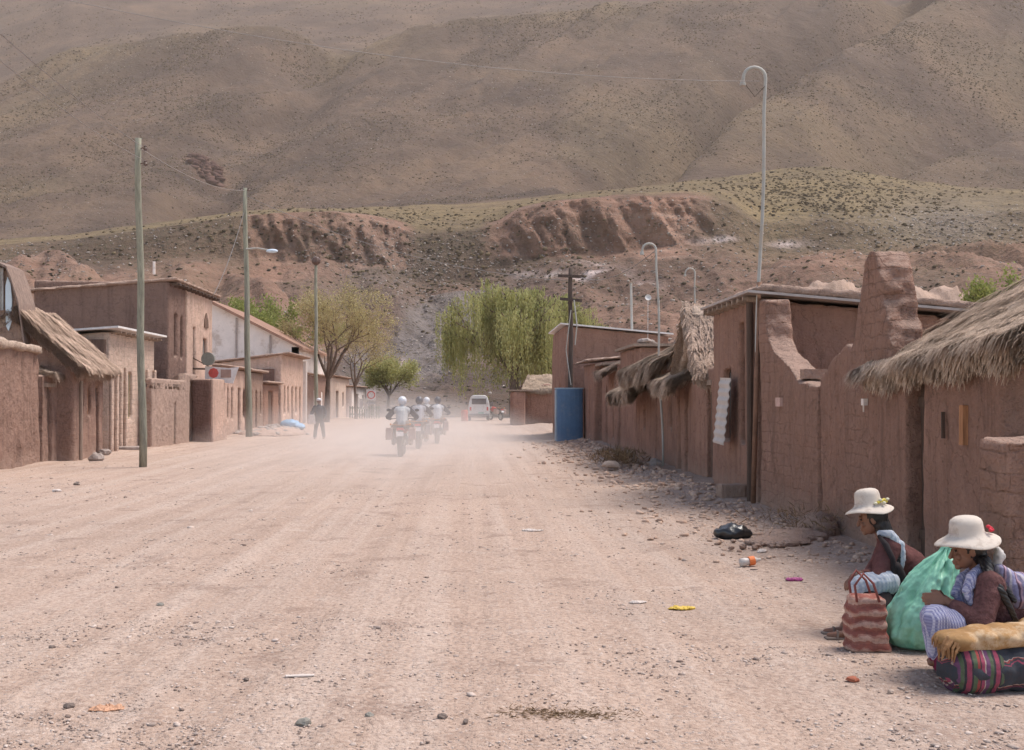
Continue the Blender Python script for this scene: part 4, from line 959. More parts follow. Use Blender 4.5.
# forecourt walls of the two storey house
T = thing('mud_wall', 'pale smooth forecourt wall with green door in front of the tall two-storey house', 'wall', (LX + .6, y4a, 0))
mb = MB(); f0, f1 = yx(152, LX + .45), yx(190, LX + .45)
oo = [(f0 + 3.0, f0 + 3.25, -.4, 1.5), (f0 + 5.3, f0 + 5.8, -.4, 2.3), (f0 + 6.2, f0 + 6.6, 1.1, 2.4)]
wall_run(mb, 'y', LX + .45, -.3, f0, f1, -.3, 2.55, oo); m_ = remesh(mb, .07, 2); v = getv(m_); tt = v[:, 2] > 2.2; v[:, 2] -= tt * (.25 * (v[:, 1] < f0 + 4.6)); setv(m_, v)
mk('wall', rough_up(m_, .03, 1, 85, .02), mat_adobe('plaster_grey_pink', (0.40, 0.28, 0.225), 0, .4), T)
leaf_door(T, 'y', LX + .45, oo[0][0], oo[0][1], 1.5, GREENP, -.08, -.1, planks=1); leaf_door(T, 'y', LX + .45, oo[1][0], oo[1][1], 2.3, DOORW, -.1, -.1); leaf_door(T, 'y', LX + .45, oo[2][0], oo[2][1], 2.4, DOORW, -.1, 1.1, name='shutter')
# dark gate box
ya = 45.2; gx0, gx1 = at(191, 400, ya).x, at(210.5, 400, ya).x
T = thing('gate_house', 'square dark mud gate block jutting into the street below the red disc sign', 'gate', (gx1, ya, 0))
mb = MB(); mb.bx(gx0, gx1, ya, ya + 2.6, -.3, at(200, 379, ya).z); mk('wall', rough_up(remesh(mb, .07, 2), .03, 1, 86), ADOBE_D, T)
mb = MB(); mb.bx(gx1 - .02, gx1 + .10, ya + .02, ya + 2.6, -.3, at(200, 379, ya).z + .02); mk('jamb', rough_up(remesh(mb, .05, 2), .015, 1, 87), ADOBE_P, T)
# big whitewashed hall
Yh = 76.0; hp = [at(x_, y_, Yh) for x_, y_ in [(206, 300), (298, 347)]]
T = thing('white_hall', 'large whitewashed hall with a long slanting red-edged roof standing behind the row houses', 'hall', (hp[1].x, Yh, 0))
mb = MB(); xl = hp[0].x; xr_ = hp[1].x
for yy, tt in ((Yh, .4), (Yh + 14, -.4)): mb.prism([(xl - 5, yy, -.3), (xr_, yy, -.3), (xr_, yy, hp[1].z), (xl, yy, hp[0].z), (xl - 5, yy, hp[0].z - 2.4)], (0, tt, 0))
mb.bx(xr_ - .4, xr_, Yh, Yh + 14, -.3, hp[1].z); mk('wall', mb, WHITEW, T)
rb = MB(); d_ = (hp[1] - hp[0]); rb.prism([hp[0] + Vector((-.1, -.4, 0)), hp[1] + d_ * .06 + Vector((0, -.4, 0)), hp[1] + d_ * .06 + Vector((0, -.4, .16)), hp[0] + Vector((-.1, -.4, .18))], (0, 15, 0)); mk('roof', rb, mat_plain('rusty_sheet', (0.30, 0.17, 0.12), .7, .1, .25, 1.5), T)
rb = MB(); rb.prism([hp[0] + Vector((-.1, -.4, 0)), Vector((xl - 5.4, Yh - .4, hp[0].z - 2.5)), Vector((xl - 5.4, Yh - .4, hp[0].z - 2.34)), hp[0] + Vector((-.1, -.4, .16))], (0, 15, 0)); mk('roof', rb, MATS['rusty_sheet'], T)
for px in (236, 270):
    a = at(px, 395, Yh - .1); mb = MB(); zt_ = np.interp(a.x, [xl, xr_], [hp[0].z, hp[1].z]) - .15; mb.bx(a.x - .05, a.x + .05, Yh - .1, Yh - .01, 2, zt_); mk('drainpipe', mb, mat_plain('grey_pipe', (0.34, 0.28, 0.25)), T)
# row houses
def row_house(label, pxa, pxb, X, h, mat, ops, seed, depth=5, roofm=None, kind='row_house', over=.3, doors=True, rise=0.0):
    a, b_ = yx(pxa, X), yx(pxb, X); T = thing(kind, label, 'house', (X, a, 0)); L_ = b_ - a
    oo = [(a + u0 * L_, a + u1 * L_, z0 if z0 > .1 else -.4, z1) for u0, u1, z0, z1 in ops]
    house_box(T, X - depth, X, a, b_, h, mat, .11, street='+x', ops=oo, amp=.03, groove=.02, seed=seed, htop=h - rise if rise else None)
    for o_ in oo:
        if o_[2] > .1: window_part(T, 'y', X, o_[0], o_[1], o_[2], o_[3], -.12)
        else: leaf_door(T, 'y', X, o_[0], o_[1], o_[3], DOORW, -.12, -.1)
    rb = MB(); rb.prism([(X - depth - .2, a - .25, h - rise + .02), (X + over, a - .25, h + .02), (X + over, a - .25, h + .14), (X - depth - .2, a - .25, h - rise + .14)], (0, L_ + .5, 0)); mk('roof', rough_up(remesh(rb, .08, 1), .04, 2, seed), roofm or ROOFMUD, T)
    return T
row_house('pinkish row house with three tall slit windows just beyond the dark gate block', 217, 247, LX + .1, 2.95, ADOBE_P, [(.1, .17, .6, 2.0), (.3, .38, .7, 2.1), (.46, .52, .7, 2.1), (.68, .78, 0, 2.1), (.86, .92, .7, 2.1)], 91)
row_house('low brown row house with a stone-strewn roof beyond the tall lamp-bearing pole', 248, 263, LX + .25, 2.9, mat_adobe('adobe_mid', (0.33, 0.22, 0.17), .3), [(.2, .3, .8, 2.0), (.5, .62, 0, 2.0), (.8, .9, .8, 2.0)], 92)
row_house('roofless brick-fronted row house half fallen in beside the rubble heap', 264, 279, LX + .05, 2.4, ADOBE_RB, [(.3, .6, 0, 2.0)], 93)
row_house('taller pink row house with a dark side wall standing below the slanting white hall', 281.5, 303, LX + .1, 4.15, ADOBE_P, [(.1, .17, .7, 2.3), (.25, .33, .7, 2.3), (.45, .53, 0, 2.3), (.62, .7, .7, 2.3), (.82, .9, 0, 2.3)], 94, depth=6, over=.5, rise=.8)
mb = MB(); yy = yx(281.5, LX + .1); mb.bx(LX - 5.8, LX - .3, yy - .12, yy - .02, -.2, 3.3); o = mk('brick_wall', mb, ADOBE_D, org=(LX - 3, yy, 0)); tag(o, 'dark brick side wall against the taller pink row house', 'wall')
mb = MB(); a = yx(303.5, LX + .1); mb.bx(LX + .0, LX + .25, a, a + .6, -.2, 4.0); o = mk('white_pillar', mb, WHITEW, org=(LX, a, 0)); tag(o, 'tall narrow white pillar at the end of the taller pink row house', 'pillar')
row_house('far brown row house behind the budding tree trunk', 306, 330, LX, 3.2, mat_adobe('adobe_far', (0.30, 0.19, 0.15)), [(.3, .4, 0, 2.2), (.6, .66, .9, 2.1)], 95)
row_house('far pale row house with a rounded white doorway between the two tree trunks', 331, 349, LX + .1, 3.3, mat_plain('pale_far_plaster', (0.55, 0.42, 0.35), .9, 0, .12, 1.5), [(.25, .4, 0, 2.2), (.6, .7, .9, 2.1)], 96)
row_house('farthest low white building at the end of the street beside the ring sign', 352, 366, LX + .6, 2.6, WHITEW, [(.3, .45, 0, 2.0), (.7, .85, .8, 1.9)], 97)
# rubble heap by the pole
def heap(name, label, cat, c, rx_, ry_, h_, n, smin, smax, mat, seed, mound=None):
    T = thing(name, label, cat, (c[0], c[1], 0)); r = random.Random(seed)
    mb = MB(); mb.ell((c[0], c[1], -.02), (rx_, ry_, h_), 16, 8); mk('dirt', rough_up(remesh(mb, .05, 1), .05, 3, seed), mound or ADOBE_R, T)
    mb = MB()
    for k in range(n):
        a = r.uniform(0, 6.28); q = r.uniform(0, 1.15) ** .7; x_, y_ = c[0] + rx_ * q * cos(a), c[1] + ry_ * q * sin(a)
        stone_mb(mb, (x_, y_, max(g1(x_, y_), h_ * (1 - min(1, q)) ** .7 - .03) + .02), r.uniform(smin, smax), seed * 50 + k)
    s_ = mk('stones', mb, mat, T); s_['kind'] = 'stuff'
    return T
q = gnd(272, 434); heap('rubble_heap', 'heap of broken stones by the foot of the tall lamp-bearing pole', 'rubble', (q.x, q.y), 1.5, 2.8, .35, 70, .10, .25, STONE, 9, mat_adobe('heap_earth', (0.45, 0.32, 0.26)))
q = gnd(290, 429); mb = MB(); mb.ell((q.x, q.y, .22), (.55, .5, .30), 14, 8); mb.ell((q.x + .5, q.y - .1, .12), (.35, .4, .16), 12, 8)
o = mk('blue_tarp', rough_up(remesh(mb, .05, 1), .08, 3, 4), mat_plain('tarp_blue', (0.25, 0.42, 0.60), .4, 0, .2, 3), org=(q.x, q.y, 0), sm=True); tag(o, 'crumpled light blue tarp bundle on the kerb beyond the stone heap', 'tarp')
# sign with a red disc
T = thing('hanging_sign', 'white sign board with a red disc hanging over the row houses', 'sign', (LX + .9, 47.3, 3))
sa, sb_ = at(205, 380, 47.3), at(236, 380, 47.3); z0_, z1_ = at(205, 381, 47.3).z, at(205, 366, 47.3).z
mb = MB(); mb.prism([(sa.x, 47.3, z0_), (sb_.x - .12, 47.3, z0_ - .1), (sb_.x + .1, 47.3, z0_ + .55), (sb_.x - .25, 47.3, z1_ - .08), (sa.x, 47.3, z1_)], (0, .06, 0)); mk('board', mb, mat_plain('sign_white', (0.68, 0.64, 0.62), .5), T)
mb = MB(); cc = at(213.5, 373, 47.28); mb.tube([(cc.x, 47.295, cc.z), (cc.x, 47.27, cc.z)], .2, 8); mk('red_disc', mb, mat_plain('sign_red', (0.55, 0.10, 0.08), .5), T)
mb = MB(); mb.box((cc.x + .48, 47.285, cc.z - .02), (.4, .02, .32)); mk('picture_patch', mb, mat_plain('sign_brown', (0.36, 0.24, 0.2), .6), T)
mb = MB(); mb.tube([(LX - .2, 47.35, z1_ - .1), (sa.x + .3, 47.35, z1_ - .12)], .035, 6); mb.tube([(LX - .1, 47.35, z1_ + .35), (sa.x + .2, 47.35, z1_ - .05)], .02, 6); mk('bracket', mb, DARKW, T)
mb = MB(); cc = at(208.5, 359, 47.2); mb.tube([(cc.x, 47.25, cc.z), (cc.x, 47.05, cc.z)], .26, 14); o = mk('round_lamp', mb, mat_plain('grey_green', (0.22, 0.22, 0.19), .5), org=(cc.x, 47.2, cc.z)); tag(o, 'grey round lamp housing just above the white sign with the red disc', 'lamp')
# street sign at the far end
T = thing('road_sign', 'square white road sign with a red ring standing at the far end of the street', 'sign', tuple(gnd(371, 418.5)))
q = gnd(371, 418.5); Ys = q.y
mb = MB(); c_ = at(371.2, 395, Ys); mb.box((c_.x, Ys, c_.z), (.75, .04, .85)); mk('board', mb, MATS['sign_white'], T)
mb = MB(); nseg = 24; rr_ = [];
mb.lathe((c_.x, Ys - .03, c_.z), [(.33, -.01), (.33, .01), (.24, .01), (.24, -.01)], 24, Matrix.Rotation(pi / 2, 3, 'X'), closed=True); mk('red_ring', mb, MATS['sign_red'], T)
mb = MB(); mb.box((c_.x, Ys - .03, c_.z - .62), (.72, .04, .18)); mk('lower_plate', mb, mat_plain('plate_grey', (0.35, 0.34, 0.34)), T)
mb = MB(); mb.tube([(c_.x - .28, Ys + .04, -.1), (c_.x - .28, Ys + .04, c_.z)], .035, 8); mk('post', mb, ZINC, T); mb = MB(); mb.tube([(c_.x + .28, Ys + .04, -.1), (c_.x + .28, Ys + .04, c_.z)], .035, 8); mk('post', mb, ZINC, T)
for k, (px, lab) in enumerate([(361, 'white notice panel farthest from the ring sign on the low green fence'), (366, 'white notice panel next to the ring sign on the low green fence')]):
    mb = MB(); c_ = at(px, 404, Ys + .5); mb.box((c_.x, Ys + .5, c_.z), (.28, .05, .85)); mb.box((c_.x, Ys + .5, .4), (.05, .05, 1.4)); o = mk('notice_panel', mb, MATS['sign_white'], org=(c_.x, Ys + .5, 0)); tag(o, lab, 'panel')
fb0, fb1 = at(350, 414, Ys + .8), at(379, 414, Ys + .8); mb = MB()
for k in range(13):
    x_ = fb0.x + (fb1.x - fb0.x) * k / 12; mb.bx(x_ - .04, x_ + .04, Ys + .78, Ys + .86, -.1, 1.0)
mb.bx(fb0.x, fb1.x, Ys + .8, Ys + .84, .8, .88); mb.bx(fb0.x, fb1.x, Ys + .8, Ys + .84, .3, .38)
o = mk('green_fence', mb, mat_plain('fence_green', (0.13, 0.16, 0.11), .7), org=(fb0.x, Ys, 0)); tag(o, 'low dark green picket fence under the ring sign', 'fence')
# ================================================================== POLES, LAMPS, WIRES
POLEG = mat_wood('pole_green_grey', (0.255, 0.245, 0.19)); POLED = mat_wood('pole_dark', (0.085, 0.062, 0.052))
POLEW = mat_plain('pole_white_paint', (0.38, 0.36, 0.33), 0.6, 0.1, 0.1, 3, 0, .3, (0.36, 0.30, 0.25)); RUST = mat_plain('rust', (0.22, 0.12, 0.08), .8, .2, .3, 6)
CER = mat_plain('ceramic_brown', (0.10, 0.06, 0.05), .3)
def wood_pole(label, base, top, r0, r1, group=None, arm=False, mat=None):
    T = thing('utility_pole', label, 'utility pole', tuple(base), group); b, t_ = Vector(base), Vector(top)
    mb = MB(); n = 10; pts = [b.lerp(t_, k / n) + Vector((.02 * sin(k * 1.3), 0, 0)) for k in range(n + 1)]; pts[0].z -= .3
    mb.tube(pts, [r0 + (r1 - r0) * k / n for k in range(n + 1)], 12); mk('pole', mb, mat or POLEG, T, sm=True)
    return T
t1 = at(138, 138, 28.6); b1 = gnd(143, 465.5); b1.z = g1(b1.x, b1.y)
T = wood_pole('greenish wooden utility pole standing in the open before the small pale block house', b1, t1, .095, .07)
for dz in (.25, .6):
    mb = MB(); p_ = Vector(b1).lerp(t1, 1 - dz / t1.z); mb.tube([p_, p_ + Vector((.16, -.05, .02))], .012, 6); mb.lathe(p_ + Vector((.18, -.05, 0)), [(.0, -.05), (.04, -.05), (.05, 0), (.035, .02), (.04, .06), (0, .08)], 10); mk('insulator', mb, CER, T)
b2 = gnd(249, 436.5); b2.z = 0; t2 = at(245, 188, b2.y)
T = wood_pole('tall wooden utility pole carrying a street lamp arm near the heap of stones', b2, t2, .145, .085)
mb = MB(); a0 = at(246, 249, b2.y - .1); a1 = at(268, 250, b2.y - .1); mb.tube([a0, a0.lerp(a1, .5) + Vector((0, 0, .06)), a1], .035, 8); mk('lamp_arm', mb, POLEW, T)
mb = MB(); a2 = at(272, 251, b2.y - .1); mb.ell(a2, (.26, .12, .09), 12, 7); mk('lamp_head', mb, mat_plain('lamp_blue_white', (0.55, 0.62, 0.70), .4), T, sm=True)
for dx_ in (-.16, .16):
    mb = MB(); mb.tube([t2 + Vector((0, 0, -.12)), t2 + Vector((dx_, 0, -.1))], .014, 6); mb.lathe(t2 + Vector((dx_, 0, -.08)), [(.0, -.04), (.05, -.04), (.06, 0), (.04, .03), (.045, .08), (0, .10)], 10); mk('insulator', mb, CER, T)
b3 = Vector((at(316, 418, 78).x, 78, 0)); t3 = at(316, 257, 78)
T = wood_pole('slender distant green pole with a dark round fitting rising behind the budding tree', b3, t3, .14, .09)
mb = MB(); mb.ell(at(316, 261, 77.8), (.30, .25, .28), 10, 7); mk('transformer', mb, CER, T)
# dark cross-arm pole
b4 = Vector((at(571, 438, 47).x, 47.0, 0)); t4 = at(570.5, 268, 47)
T = wood_pole('dark wooden pole with two crossbars rising behind the blue metal tank', b4, t4, .11, .08, mat=POLED)
for y0_, y1_, w_ in ((276, 277, 13), (299, 301, 11)):
    mb = MB(); a, b_ = at(571 - w_, y0_ + 1, 46.86), at(571 + w_, y1_ + 1, 46.86); mb.prism([a, b_, b_ + Vector((0, 0, .11)), a + Vector((0, 0, .11))], (0, .1, 0)); cr = mk('crossbar', mb, POLED, T)
mb = MB(); mb.tube([at(571, 310, 46.85), at(566, 350, 46.9), at(571, 385, 46.85)], .02, 6); mb.tube([at(574, 300, 46.8), at(577, 325, 46.7), at(575, 345, 46.8)], .025, 6); mk('cable', mb, POLEW, T)
# hooked lamp posts
def hook_lamp(label, base, bend, tip_dx, r, ztop, group='curved pipe lamp posts', lower=True):
    b, e = Vector(base), Vector(bend); T = thing('lamp_post', label, 'lamp post', tuple(b), group)
    R = abs(tip_dx) / 2; d = (e - b).normalized(); n = 12
    pts = [b + (e - b) * (k / n) for k in range(n + 1)]
    pts = [p + Vector((.02 * sin(k * .9), 0, 0)) if 0 < k < n else p for k, p in enumerate(pts)]
    c = e + Vector((-R, 0, 0)); arc_ = [c + Vector((R * cos(a), 0, R * .95 * sin(a))) for a in [pi * q / 10 for q in range(1, 11)]]
    arc_.append(arc_[-1] + Vector((-.01, 0, -R * .55)))
    mb = MB(); mb.tube(pts + arc_, r, 10); mk('post', mb, POLEW, T, sm=True)
    if lower:
        mb = MB(); mb.tube([b + Vector((0, 0, -.2)), b + d * (ztop)], r * 1.45, 10); mk('sleeve', mb, RUST, T, sm=True)
    mb = MB(); tp = arc_[-1]; mb.lathe(tp, [(.0, .06), (.035, .06), (.05, 0), (.05, -.03), (0, -.04)], 12); mk('bulb_holder', mb, POLEW, T)
    mb = MB(); mb.tube([e + Vector((0, -.02, -.12)), e + Vector((-R, -.02, -.30)), e + Vector((-R * 1.8, -.02, -.12))], .006, 5); mk('wire', mb, POLED, T)
    return T
bl = gnd(754, 504); bl = Vector((4.40, bl.y, g1(4.4, bl.y))); el = onx(765.5, 78, 4.40 + .0); el = at(765.5, 78, bl.y)
hook_lamp('tallest hooked pipe lamp post, rusty below, rising by the flat overhanging roof', bl, el, .35, .028, 3.45)
mb = MB(); mb.tube([Vector((4.43, bl.y + .28, -.2)), Vector((4.43, bl.y + .28, 3.25))], .055, 8); o = mk('wooden_post', mb, DARKW, org=(4.43, bl.y + .28, 0)); tag(o, 'dark wooden post against the wall corner beside the tallest hooked lamp post', 'post')
bl2 = Vector((4.42, 27.9, g1(4.4, 27.9))); x0_ = at(663, 460, 27.9).x; bl2.x = x0_; el2 = at(656, 250, 27.9)
hook_lamp('pale hooked lamp post standing in front of the ragged straw eaves', bl2, el2, .32, .028, .02, lower=False)
b5 = Vector((at(693, 400, 44).x, 44, 0)); hook_lamp('thin distant hooked lamp post seen above the steep straw roof', b5, at(695, 273, 44), .36, .03, .02, lower=False)
b6 = Vector((at(634, 400, 50).x, 50, 0)); mb = MB(); mb.tube([b6, at(631, 283, 50)], [.06, .05], 8); o = mk('pipe_mast', mb, POLEW, org=tuple(b6)); tag(o, 'plain leaning pale pipe mast above the white-edged roof', 'mast')
mb = MB(); c_ = at(648, 298, 43); mb.lathe(c_, [(.0, 0), (.07, .02), (.11, .05), (.115, .05), (.07, .01), (0, -.01)], 16, Matrix.Rotation(1.2, 3, 'X')); mb.tube([c_, Vector((c_.x, 43.1, 2.9))], .009, 6)
o = mk('dish_antenna', mb, mat_plain('dish', (0.6, 0.57, 0.55), .5), org=(c_.x, 43, 2.9)); tag(o, 'tiny white dish antenna on a mast between the two pale hooked lamp posts', 'antenna')
WIRE = mat_plain('wire_pale', (0.25, 0.22, 0.205), .6)
def wire(label, a, b, sag, r=.012, n=24):
    a, b = Vector(a), Vector(b); mb = MB(); mb.tube([a.lerp(b, k / n) - Vector((0, 0, sag * 4 * (k / n) * (1 - k / n))) for k in range(n + 1)], r, 5)
    o = mk('overhead_wire', mb, WIRE, org=tuple(a)); tag(o, label, 'wire', 'overhead wires'); return o
wire('overhead wire running from the top of the greenish pole up out of the picture', t1 + Vector((.1, 0, -.2)), at(-60, -20, 14.5), .1, .008)
wire('second overhead wire just under the first from the greenish pole out of the picture', t1 + Vector((.1, 0, -.5)), at(-60, 10, 15), .15, .007)
wire('long overhead wire crossing high above the street to the tallest hooked lamp post', at(-40, -24, 15), el + Vector((-.1, 0, -.05)), .33, .0055)
wire('overhead wire strung between the greenish pole and the taller lamp-bearing pole', t1 + Vector((0, 0, -.2)), t2 + Vector((0, 0, -.1)), .3, .010)
wire('overhead wire from the lamp-bearing pole across to the dark crossbar pole', t2 + Vector((0, 0, -.3)), t4 + Vector((0, 0, -.5)), .7, .012)
wire('overhead wire from the dark crossbar pole to the short hooked lamp post', t4 + Vector((.4, 0, -.35)), el2, .35, .012)
wire('overhead service wire dropping from the lamp-bearing pole to the two-storey house roof', t2 + Vector((0, 0, -.9)), at(213, 296, 49.5), .3, .016)

# ================================================================== TREES
BARK = mat_plain('bark', (0.16, 0.115, 0.09), .9, 0, .3, 5, .02, .2)
def leaves_mesh(name, P, D, ln, wd, seed, mat, th):
    r = np.random.default_rng(seed); n = len(P); D = D / (np.linalg.norm(D, axis=1)[:, None] + 1e-6)
    rv = r.normal(0, 1, (n, 3)); s = np.cross(D, rv); s /= (np.linalg.norm(s, axis=1)[:, None] + 1e-6)
    l = (ln * r.uniform(.6, 1.4, n))[:, None]; w = (wd * r.uniform(.6, 1.4, n))[:, None]
    vs = np.stack([P, P + D * l * .5 + s * w, P + D * l, P + D * l * .5 - s * w], 1).reshape(-1, 3)
    F = (np.arange(n)[:, None] * 4 + np.arange(4)[None]).astype(np.int32)
    m = bpy.data.meshes.new(name); m.vertices.add(n * 4); m.vertices.foreach_set('co', vs.astype(np.float32).ravel())
    m.loops.add(n * 4); m.loops.foreach_set('vertex_index', F.ravel()); m.polygons.add(n); m.polygons.foreach_set('loop_start', np.arange(0, n * 4, 4, dtype=np.int32)); m.update(calc_edges=True)
    a = m.attributes.new('tone', 'FLOAT', 'POINT'); tv = np.clip(.5 + .35 * fbm(P * 1.3, 2, seed) * 1.5 + r.normal(0, .2, n), 0, 1); a.data.foreach_set('value', np.repeat(tv, 4).astype(np.float32))
    return mk(name, m, mat, th)
def tree(kind, label, base, height, spread, trunk_h, r0, leaf_mat, seed, group=None, nleaf=9000, droop=0.0, sparse=False, ls=.16, lw=.05, forks=5, cat='tree', lean=(0, 0), bare=False):
    r = random.Random(seed); T = thing(kind, label, cat, tuple(base), group); b = Vector(base)
    mb = MB(); tips = []
    def grow(p, d, L, rad, lev):
        n = 4; pts = [p]; q = p.copy(); dd = d.copy()
        for k in range(n):
            g_ = .12 if lev else .03; dd = (dd + Vector((r.gauss(0, g_), r.gauss(0, g_), r.gauss(.04, .06)))).normalized(); q = q + dd * L / n; pts.append(q.copy())
        mb.tube(pts, [rad * (1 - .45 * k / n) for k in range(n + 1)], 7 if lev < 2 else 4, cap=False)
        if lev >= 2: tips.extend([(pts[2], dd), (pts[3], dd)])
        if lev >= 4 or L < .35: tips.append((q, dd)); return
        m = r.choice((2, 3, 3)) if lev else forks
        for i in range(m):
            a = 2 * pi * (i + r.random() * .7) / m + lev; tilt = r.uniform(.35, .75) * (1 if lev else .9)
            u = dd.orthogonal().normalized(); w = dd.cross(u); nd = (dd * cos(tilt) + (u * cos(a) + w * sin(a)) * sin(tilt)).normalized()
            nd.x *= 1 + .25 * spread; nd.y *= 1 + .25 * spread; nd = nd.normalized()
            s0 = pts[-1] if r.random() < .6 or lev == 0 else pts[-2]
            grow(s0.copy(), nd, L * r.uniform(.62, .86), rad * .55, lev + 1)
    grow(b + Vector((0, 0, -.2)), Vector((lean[0], lean[1], 1)).normalized(), trunk_h, r0, 0)
    # scale crown to the asked height
    v = np.array(mb.v); zt_ = v[:, 2].max() - b.z; k = height * .94 / zt_
    mb.v = [tuple(b + (Vector(p) - b) * k) for p in mb.v]; tips = [(b + (p - b) * k, d) for p, d in tips]
    mk('trunk', mb, BARK, T, sm=True)
    rg = np.random.default_rng(seed); TP_ = np.array([tuple(p) for p, _ in tips]); TD = np.array([tuple(d) for _, d in tips]); n = nleaf
    c = rg.integers(0, len(TP_), n); P = TP_[c] + rg.normal(0, .28 if not droop else .35, (n, 3)); D = TD[c] + rg.normal(0, .7, (n, 3))
    if droop:
        hang = rg.random(n) ** 1.2 * droop; reach = (.3 + .7 * _h(c, c * 0, c * 0, 5))
        strand = rg.integers(0, 6, n); off = np.stack([_h(c, strand, strand * 0, 1) - .5, _h(c, strand, strand * 0, 2) - .5, strand * 0.], 1) * 1.1
        P = TP_[c] + off + rg.normal(0, .05, (n, 3)); P[:, 2] -= hang * reach; D = np.stack([rg.normal(0, .25, n), rg.normal(0, .25, n), -np.ones(n)], 1)
        P[:, 2] = np.maximum(P[:, 2], b.z + .8)
    leaves_mesh('crown', P, D, ls, lw, seed, leaf_mat, T)
    return T
LG = mat_leaf('leaf_willow', (0.25, 0.255, 0.08), (0.38, 0.37, 0.14), (0.54, 0.50, 0.24))
LY = mat_leaf('leaf_budding', (0.26, 0.20, 0.10), (0.38, 0.31, 0.16), (0.50, 0.43, 0.22))
LB = mat_leaf('leaf_bright', (0.14, 0.17, 0.04), (0.23, 0.25, 0.07), (0.33, 0.34, 0.12))
wb = Vector((at(516, 418, 104).x, 104, .2))
tree('willow_tree', 'large drooping green willow at the end of the street beside the white van', wb, 12.6, .5, 2.6, .42, LG, 12, nleaf=75000, droop=5.2, ls=.24, lw=.042, forks=6)
tree('willow_tree', 'second drooping green willow, the one rising over the pale straw hut', Vector((at(556, 418, 106).x, 106, .2)), 10.8, .35, 2.4, .34, LG, 14, nleaf=50000, droop=4.8, ls=.24, lw=.042, forks=6)
t5b = Vector((at(326, 418, 84).x, 84, 0)); tree('budding_tree', 'tall sparse tree with bare branches and first yellowish leaves behind the walking man', t5b, 10.2, .25, 3.4, .28, LY, 23, nleaf=16000, ls=.13, lw=.035, forks=5)
tree('budding_tree', 'smaller sparse tree with bare branches beside the far white building', Vector((at(356, 418, 96).x, 96, 0)), 8.4, .0, 3.4, .2, LY, 27, nleaf=5000, ls=.12, lw=.035, forks=4)
tree('green_tree', 'small round yellow-green tree beyond the ring sign', Vector((at(388, 414, 118).x, 118, .3)), 5.6, .4, 1.5, .16, LG, 31, nleaf=9000, ls=.2, lw=.06)
tree('green_tree', 'bright green tree showing over the white hall roof', Vector((at(272, 400, 100).x, 100, 0)), 10.4, .9, 3.6, .3, LB, 33, nleaf=16000, ls=.22, lw=.06)
tree('green_tree', 'bright green tree top peeping over the golden straw roof', Vector((at(1032, 300, 62).x, 62, 0)), 8.6, .8, 3, .3, LB, 37, nleaf=16000, ls=.2, lw=.06)

# ================================================================== GRAVEL, LITTER, STONES
r = np.random.default_rng(55); N_ = 60000
Yp = 4.9 / (1 - r.random(N_) * .90); Xp = r.uniform(-.52, .46, N_) * Yp
m1 = fbm(P3(Xp / 1.6, Yp / 1.1), 3, 200); keep = (Xp < 4.3) & (Xp > -10.4) & (r.random(N_) < np.clip(.34 + 1.3 * m1 + .25 * (Xp < -.5) * (Yp < 12) + .5 * (Xp > 2.6) * (Yp > 14), 0.04, 1))
Xp, Yp = Xp[keep], Yp[keep]; sz = (0.004 + .009 * r.random(len(Xp)) ** 2.5 + .014 * (r.random(len(Xp)) > .985)) * np.clip(Yp / 10, 1, 1.9)
gv = strew('g', np.stack([Xp, Yp, gz(Xp, Yp) + sz * .05], 1), sz, .45, 77)
gr = mk('gravel', gv, tone_mat('gravel_stone', (0.20, 0.145, 0.12), (0.62, 0.50, 0.43))); tag(gr, 'grey and brown gravel scattered over the dirt street', 'gravel', kind='stuff')
# clods and rubble on the bank
r = np.random.default_rng(56); n = 2800; Yp = 12 + 34 * r.random(n) ** 1.1; Xp = 4.4 - np.abs(r.normal(0, 1.0, n)); k = Xp < 4.35; Xp, Yp = Xp[k], Yp[k]
sz = .014 + .05 * r.random(len(Xp)) ** 3.6 * np.clip(Yp / 18, .7, 1.6)
rb_ = mk('roadside_rubble', strew('rb', np.stack([Xp, Yp, gz(Xp, Yp) + sz * .2], 1), sz, .6, 78), tone_mat('clods', (0.36, 0.24, 0.18), (0.56, 0.40, 0.31))); tag(rb_, 'clods and small stones along the foot of the mud walls', 'rubble', kind='stuff')
DK = mat_plain('stone_dark', (0.17, 0.13, 0.11), .9, 0, .3, 12, .01); GN = mat_plain('stone_greenish', (0.235, 0.215, 0.185), .85, 0, .25, 20, .005); RD = mat_plain('stone_red', (0.36, 0.12, 0.07), .9, 0, .2, 20, .005); TN = mat_plain('stone_tan', (0.42, 0.32, 0.26), .9, 0, .2, 12, .01)
SL = [(304, 724, .040, GN, 'largest greenish grey stone lying alone in the foreground gravel'),
      (369, 719, .026, GN, 'greenish flat stone between the largest stone and the road middle'),
      (69, 703, .028, DK, 'dark stone just beside the flattened orange bag'),
      (442, 718, .024, DK, 'dark brown clod among the scattered clods at the bottom of the street'),
      (466, 722, .02, DK, 'small dark clod nearest the dug brown patch'),
      (52, 648, .022, DK, 'dark pebble standing alone on pale dust above the orange bag'),
      (853, 677, .034, RD, 'brick-red stone lying in front of the striped bag'),
      (891, 689, .028, TN, 'tan stone between the brick-red stone and the striped cloth bundle'),
      (432, 661, .022, TN, 'pale brown stone to the far side of the white paper strip'),
      (246, 676, .02, DK, 'dark round stone close to the white paper strip'),
      (160, 603, .03, GN, 'flat grey stone half sunk in the pale dust'),
      (77, 483, .06, DK, 'dark stone on the dust in front of the long mud wall')]
